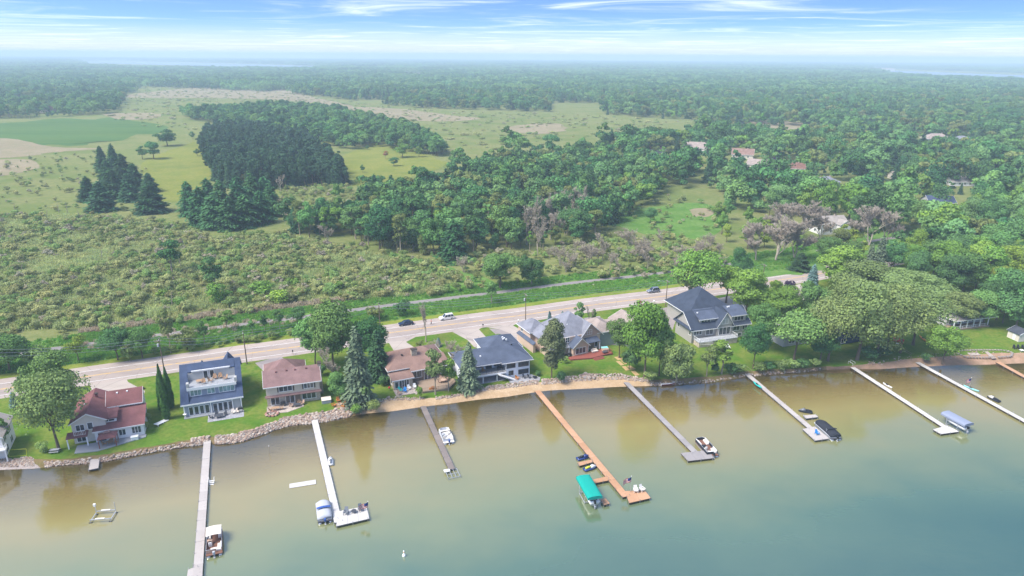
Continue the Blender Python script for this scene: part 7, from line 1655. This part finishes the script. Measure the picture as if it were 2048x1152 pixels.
# ------------------------------------------------------------------ cars
def car_paint(name, col): return M(name, col, .25, .6, .1, var=.05)
m_tyre = M('tyre_rubber', '#202122', .9, .1); m_rim = M('alloy_rim', '#b5b7ba', .35, .6, .7); m_lampw = M('headlamp_lens', '#e8e8e6', .2, .6); m_lampr = M('tail_lamp_lens', '#a01f22', .25, .5); m_carglass = glass_mat('car_glass', '#1b2328', .05)
def car(label, p, ang, paint, suv=True, L=4.7, W=1.88):
    r = thing('car', label, 'car', p, ang); H_ = 1.72 if suv else 1.42; k = L / 2; bl = .95 if suv else .86
    lower = [(-k, .45), (-k + .05, .28), (k - .1, .28), (k, .5), (k - .05, bl - .18), (k - .9, bl - .02), (k - 1.2, bl), (-k + .25, bl + .05), (-k, bl - .1)]
    rings = []
    for y, s in ((-W / 2, .965), (-W / 2 + .08, 1), (0, 1.0), (W / 2 - .08, 1), (W / 2, .965)): rings.append([(x * s, y, .28 + (z - .28) * (s if s < 1 else 1)) for x, z in lower])
    MB().loft(rings).build('body', paint, r, True).data.polygons.foreach_set('use_smooth', [False] * (len(lower) * 4 + 2))
    top = [(k - 1.25, bl - .01), (k - 2.0, H_ - .02), (-k + (.55 if suv else 1.25), H_), (-k + (.12 if suv else .35), bl + .02)]
    def ring(y, s): return [((x + .2) * (1 - .02 * s) - .2, y, z) for x, z in top]
    cab = MB().loft([[(x, -W / 2 + .06 + (.16 if z > bl + .2 else 0), z) for x, z in top], [(x, W / 2 - .06 - (.16 if z > bl + .2 else 0), z) for x, z in top]]).build('cabin_glass', m_carglass, r)
    MB().slab([(k - 2.03, -W / 2 + .24, H_ + .03), (k - 2.03, W / 2 - .24, H_ + .03), (-k + (.5 if suv else 1.2), W / 2 - .24, H_ + .05), (-k + (.5 if suv else 1.2), -W / 2 + .24, H_ + .05)], .07).build('roof', paint, r)
    for sg in (-1, 1):
        yo, yi = sg * (W / 2 - .05), sg * (W / 2 - .21)
        for x0, x1 in ((k - 1.25, k - 2.0), (-.15, -.22), (-k + (.12 if suv else .35), -k + (.55 if suv else 1.25)), (-k + 1.2, -k + 1.25) if suv else (-.16, -.23)): MB().tube((x0, yo, bl), (x1, yi, H_), .045, n=5).build('pillar', paint, r)
        if suv: MB().tube((k - 2.2, sg * (W / 2 - .3), H_ + .08), (-k + .7, sg * (W / 2 - .3), H_ + .1), .03).build('roof_rail', m_rim, r)
        MB().box(k - .32, k - .02, sg * (W / 2 - .32) - .2, sg * (W / 2 - .32) + .2, bl - .3, bl - .17).build('headlight', m_lampw, r); MB().box(-k - .01, -k + .2, sg * (W / 2 - .2) - .16, sg * (W / 2 - .2) + .16, bl - .18, bl + .0).build('tail_light', m_lampr, r)
        MB().box(k - 1.55, k - 1.38, sg * (W / 2 + .08) - .09, sg * (W / 2 + .08) + .09, bl + .02, bl + .16).build('mirror', paint, r)
        for x in (k - .9, -k + .85):
            rr = .36 if suv else .33
            w_ = MB().prism([(x + rr * math.cos(t * math.pi / 8), rr + rr * math.sin(t * math.pi / 8)) for t in range(16)], 'y', sg * (W / 2 - .02) - .11, sg * (W / 2 - .02) + .11).build('wheel', m_tyre, r)
            MB().prism([(x + rr * .66 * math.cos(t * math.pi / 6), rr + rr * .66 * math.sin(t * math.pi / 6)) for t in range(12)], 'y', sg * (W / 2 + .1) - .012, sg * (W / 2 + .1) + .012).build('rim', m_rim, w_)
    return r
def on_road(x, off):
    i = min(range(len(ROAD) - 1), key=lambda i: abs(px(ROAD[i])[0] - x)); d = (ROAD[i + 1] - ROAD[i - 1]).normalized(); n = Vector((-d.y, d.x, 0))
    best = min((ROAD[j].lerp(ROAD[j + 1], t / 20) + n * off for j in range(max(0, i - 2), min(len(ROAD) - 1, i + 2)) for t in range(20)), key=lambda q: abs(px(q)[0] - x)); best.z = .034
    return best, math.atan2(d.y, d.x)
p, a = on_road(812, 4.6); car('dark blue sedan driving left on the road', p, a + math.pi, car_paint('navy_car_paint', '#23304f'), False)
p, a = on_road(893, 4.8); car('white suv following the dark sedan', p, a + math.pi, car_paint('white_car_paint', '#ecebe8'), True, 4.85)
p, a = on_road(1306, 5.0); car('grey suv on the road near the street lamp', p, a + math.pi, car_paint('grey_car_paint', '#7f8692'), True)
car('dark car parked by the white house in the far neighbourhood', P(1905, 377), .3, car_paint('black_car_paint', '#25272b'), True)

# ------------------------------------------------------------------ the walker on the road edge
def person(label, p, ang):
    me = bpy.data.meshes.new('body')
    V = [(0, 0, .95), (0, 0, 1.2), (.02, 0, 1.42), (.03, 0, 1.53), (.04, 0, 1.62), (.05, 0, 1.74), (0, .18, 1.41), (-.1, .25, 1.14), (.1, .24, .98), (.16, .23, .9), (0, -.18, 1.41), (.06, -.25, 1.15), (.26, -.22, 1.06), (.33, -.2, 1.04), (0, .1, .88), (.14, .11, .5), (.02, .11, .1), (.16, .12, .05), (0, -.1, .88), (-.06, -.11, .48), (-.28, -.11, .13), (-.16, -.12, .05)]
    E = [(0, 1), (1, 2), (2, 3), (3, 4), (4, 5), (2, 6), (6, 7), (7, 8), (8, 9), (2, 10), (10, 11), (11, 12), (12, 13), (0, 14), (14, 15), (15, 16), (16, 17), (0, 18), (18, 19), (19, 20), (20, 21)]
    rad = [.15, .14, .14, .06, .09, .07, .07, .05, .04, .045, .07, .05, .04, .045, .1, .075, .05, .05, .1, .075, .05, .05]
    me.from_pydata(V, E, []); o = bpy.data.objects.new('body', me); COL.objects.link(o)
    sk = o.modifiers.new('skin', 'SKIN'); lay = me.skin_vertices[0].data if me.skin_vertices else None
    if lay is None:
        bpy.context.view_layer.objects.active = o; bpy.ops.mesh.customdata_skin_add(); lay = me.skin_vertices[0].data
    for i, r_ in enumerate(rad): lay[i].radius = (r_, r_); lay[i].use_root = i == 0
    o.modifiers.new('sub', 'SUBSURF').levels = 2; o.modifiers['sub'].render_levels = 2
    t = NT('walker_clothing'); z = t.n('ShaderNodeSeparateXYZ'); t.set(z.inputs[0], t.coord()); zz = z.outputs[2]
    c = t.mix(t.mr(zz, .93, .95), lin('#232326'), lin('#c98d7c')); c = t.mix(t.mr(zz, 1.5, 1.51), c, lin('#c79a80')); c = t.mix(t.mr(zz, .1, .11), lin('#e0dedb'), c); me.materials.append(t.bsdf(c, .8, .2))
    r = thing('person', label, 'person', p, ang); o.parent = r
    MB().blob((.035, 0, 1.70), .105, 10, 7, .85).build('hair', M('dark_hair', '#4a2f22', .8, .2), r, True)
q = P(862.5, 649); person('walker in a pink top and dark trousers at the road edge', q, R(20))

# ------------------------------------------------------------------ shore stones
def rock_mat():
    t = NT('shore_stones'); i = t.geo().outputs['Random Per Island']; n = t.noise(3, 3)
    ramp = t.n('ShaderNodeValToRGB'); e = ramp.color_ramp.elements; e[0].color = (*lin('#7f6c60'), 1); e[1].color = (*lin('#c4b8aa'), 1)
    for p_, c_ in ((.25, '#9c8677'), (.45, '#b0957f'), (.6, '#908a84'), (.8, '#b5a594')): q_ = e.new(p_); q_.color = (*lin(c_), 1)
    t.set(ramp.inputs[0], i); return t.bsdf(t.mix(t.mr(n, .4, .7, 0, .35), ramp.outputs[0], lin('#7a6d64')), .9, .2)
m_rock = rock_mat()
def rocks(name, label, a, b, n, smin, smax, t0=0.0, t1=1.0, seed=1, skip=()):
    rs = random.Random(seed); ii = [i for i, s in enumerate(SPX) if a <= s <= b]; mb = MB(); random.seed(seed)
    for _ in range(n):
        i = rs.choice(ii[:-1]); u = rs.random(); t_ = t0 + (t1 - t0) * rs.random()
        if any(x0 <= SPX[i] <= x1 for x0, x1 in skip): continue
        p = BANK[i].lerp(BANK[i + 1], u).lerp(SHORE[i].lerp(SHORE[i + 1], u), t_); s = rs.uniform(smin, smax) * (.7 if rs.random() < .4 else 1)
        mb.blob((p.x, p.y, p.z + s * .22), s, 6, 4, rs.uniform(.6, .9), .28)
    return tag(mb.build(name, m_rock), label, 'stones', None, 'stuff')
rocks('riprap', 'pink and grey boulders armouring the shore before the blue and beige houses', 380, 716, 2300, .2, .46, -.05, 1.0, 3, ((408, 420),))
rocks('riprap', 'small stones along the bank before the maroon roofed house', 84, 385, 700, .12, .32, .35, 1.0, 4, ((182, 196),))
rocks('pebbles', 'grey pebbles on the beach at the left edge', -60, 72, 900, .1, .24, -.1, .75, 5)
rocks('riprap', 'stones at the top of the beach below the stone house', 720, 940, 500, .1, .28, -.15, .2, 6, ((838, 862),))
rocks('riprap', 'band of stones above the sand before the white house', 940, 1080, 700, .12, .28, -.25, .2, 7)
rocks('riprap', 'white and pink stones below the tan house lawn', 1080, 1300, 1000, .12, .32, -.3, .3, 8)
rocks('riprap', 'scattered stones and timber edging on the rough beach', 1730, 2110, 170, .1, .26, -.4, .3, 9)
rocks('riprap', 'stones along the waterline of the overgrown bank', 1300, 1650, 260, .15, .36, .5, 1.0, 10)
mb = MB(); random.seed(4)
for i in range(40): a_ = random.uniform(0, 6.28); q = P(1176, 753) + Vector((2.6 * math.cos(a_) * random.random(), 1.8 * math.sin(a_) * random.random(), 0)); mb.blob((q.x, q.y, .2), random.uniform(.35, .7), 7, 5, .75, .25)
tag(mb.build('boulder_pile', m_rock), 'pile of white boulders at the middle of the tan house shore', 'stones', None, 'stuff')
# stone edged beds on the rough beach
r = thing('stone_terrace', 'low rectangle of pink stones around a gravel bed on the rough beach', 'terrace', P(1960, 705))
for pts in ([(1916, 702), (1960, 700.5), (2005, 701)], [(1913, 707), (1932, 715), (1975, 715.5), (1990, 714)], [(2005, 701), (2025, 706), (2022, 713), (1995, 715)]):
    w = [P(*q) for q in pts]
    for a_, b_ in zip(w[:-1], w[1:]):
        n = max(2, int((b_ - a_).length / .8))
        for i in range(n): q = a_.lerp(b_, (i + .5) / n) - r.location; MB().blob((q.x, q.y, .15), .38, 6, 4, .6, .2).build('stone', m_rock, r)
MB().slab([P(1934, 705.5, .05) - r.location, P(1955, 705, .05) - r.location, P(1962, 710, .05) - r.location, P(1941, 711, .05) - r.location][::-1], .06).build('paving_slab', m_pavers, r)
MB().slab([P(1969, 703, .05) - r.location, P(1976, 703, .05) - r.location, P(1993, 716, .05) - r.location, P(1984, 717, .05) - r.location][::-1], .06).build('paving_slab', m_pavers, r)
# ------------------------------------------------------------------ haze
t = NT('haze_air')
pv = t.n('ShaderNodeVolumePrincipled', {'Color': (.68, .85, 1.0), 'Density': 0.00024, 'Anisotropy': 0.0})
t.t.links.new(pv.outputs[0], t.out.inputs['Volume'])
haze = bx(-9900, 9900, -420, 11400, -7.5, 96).build('haze', t.m)
tag(haze, 'thin bluish haze over the whole landscape', 'haze', None, 'stuff')
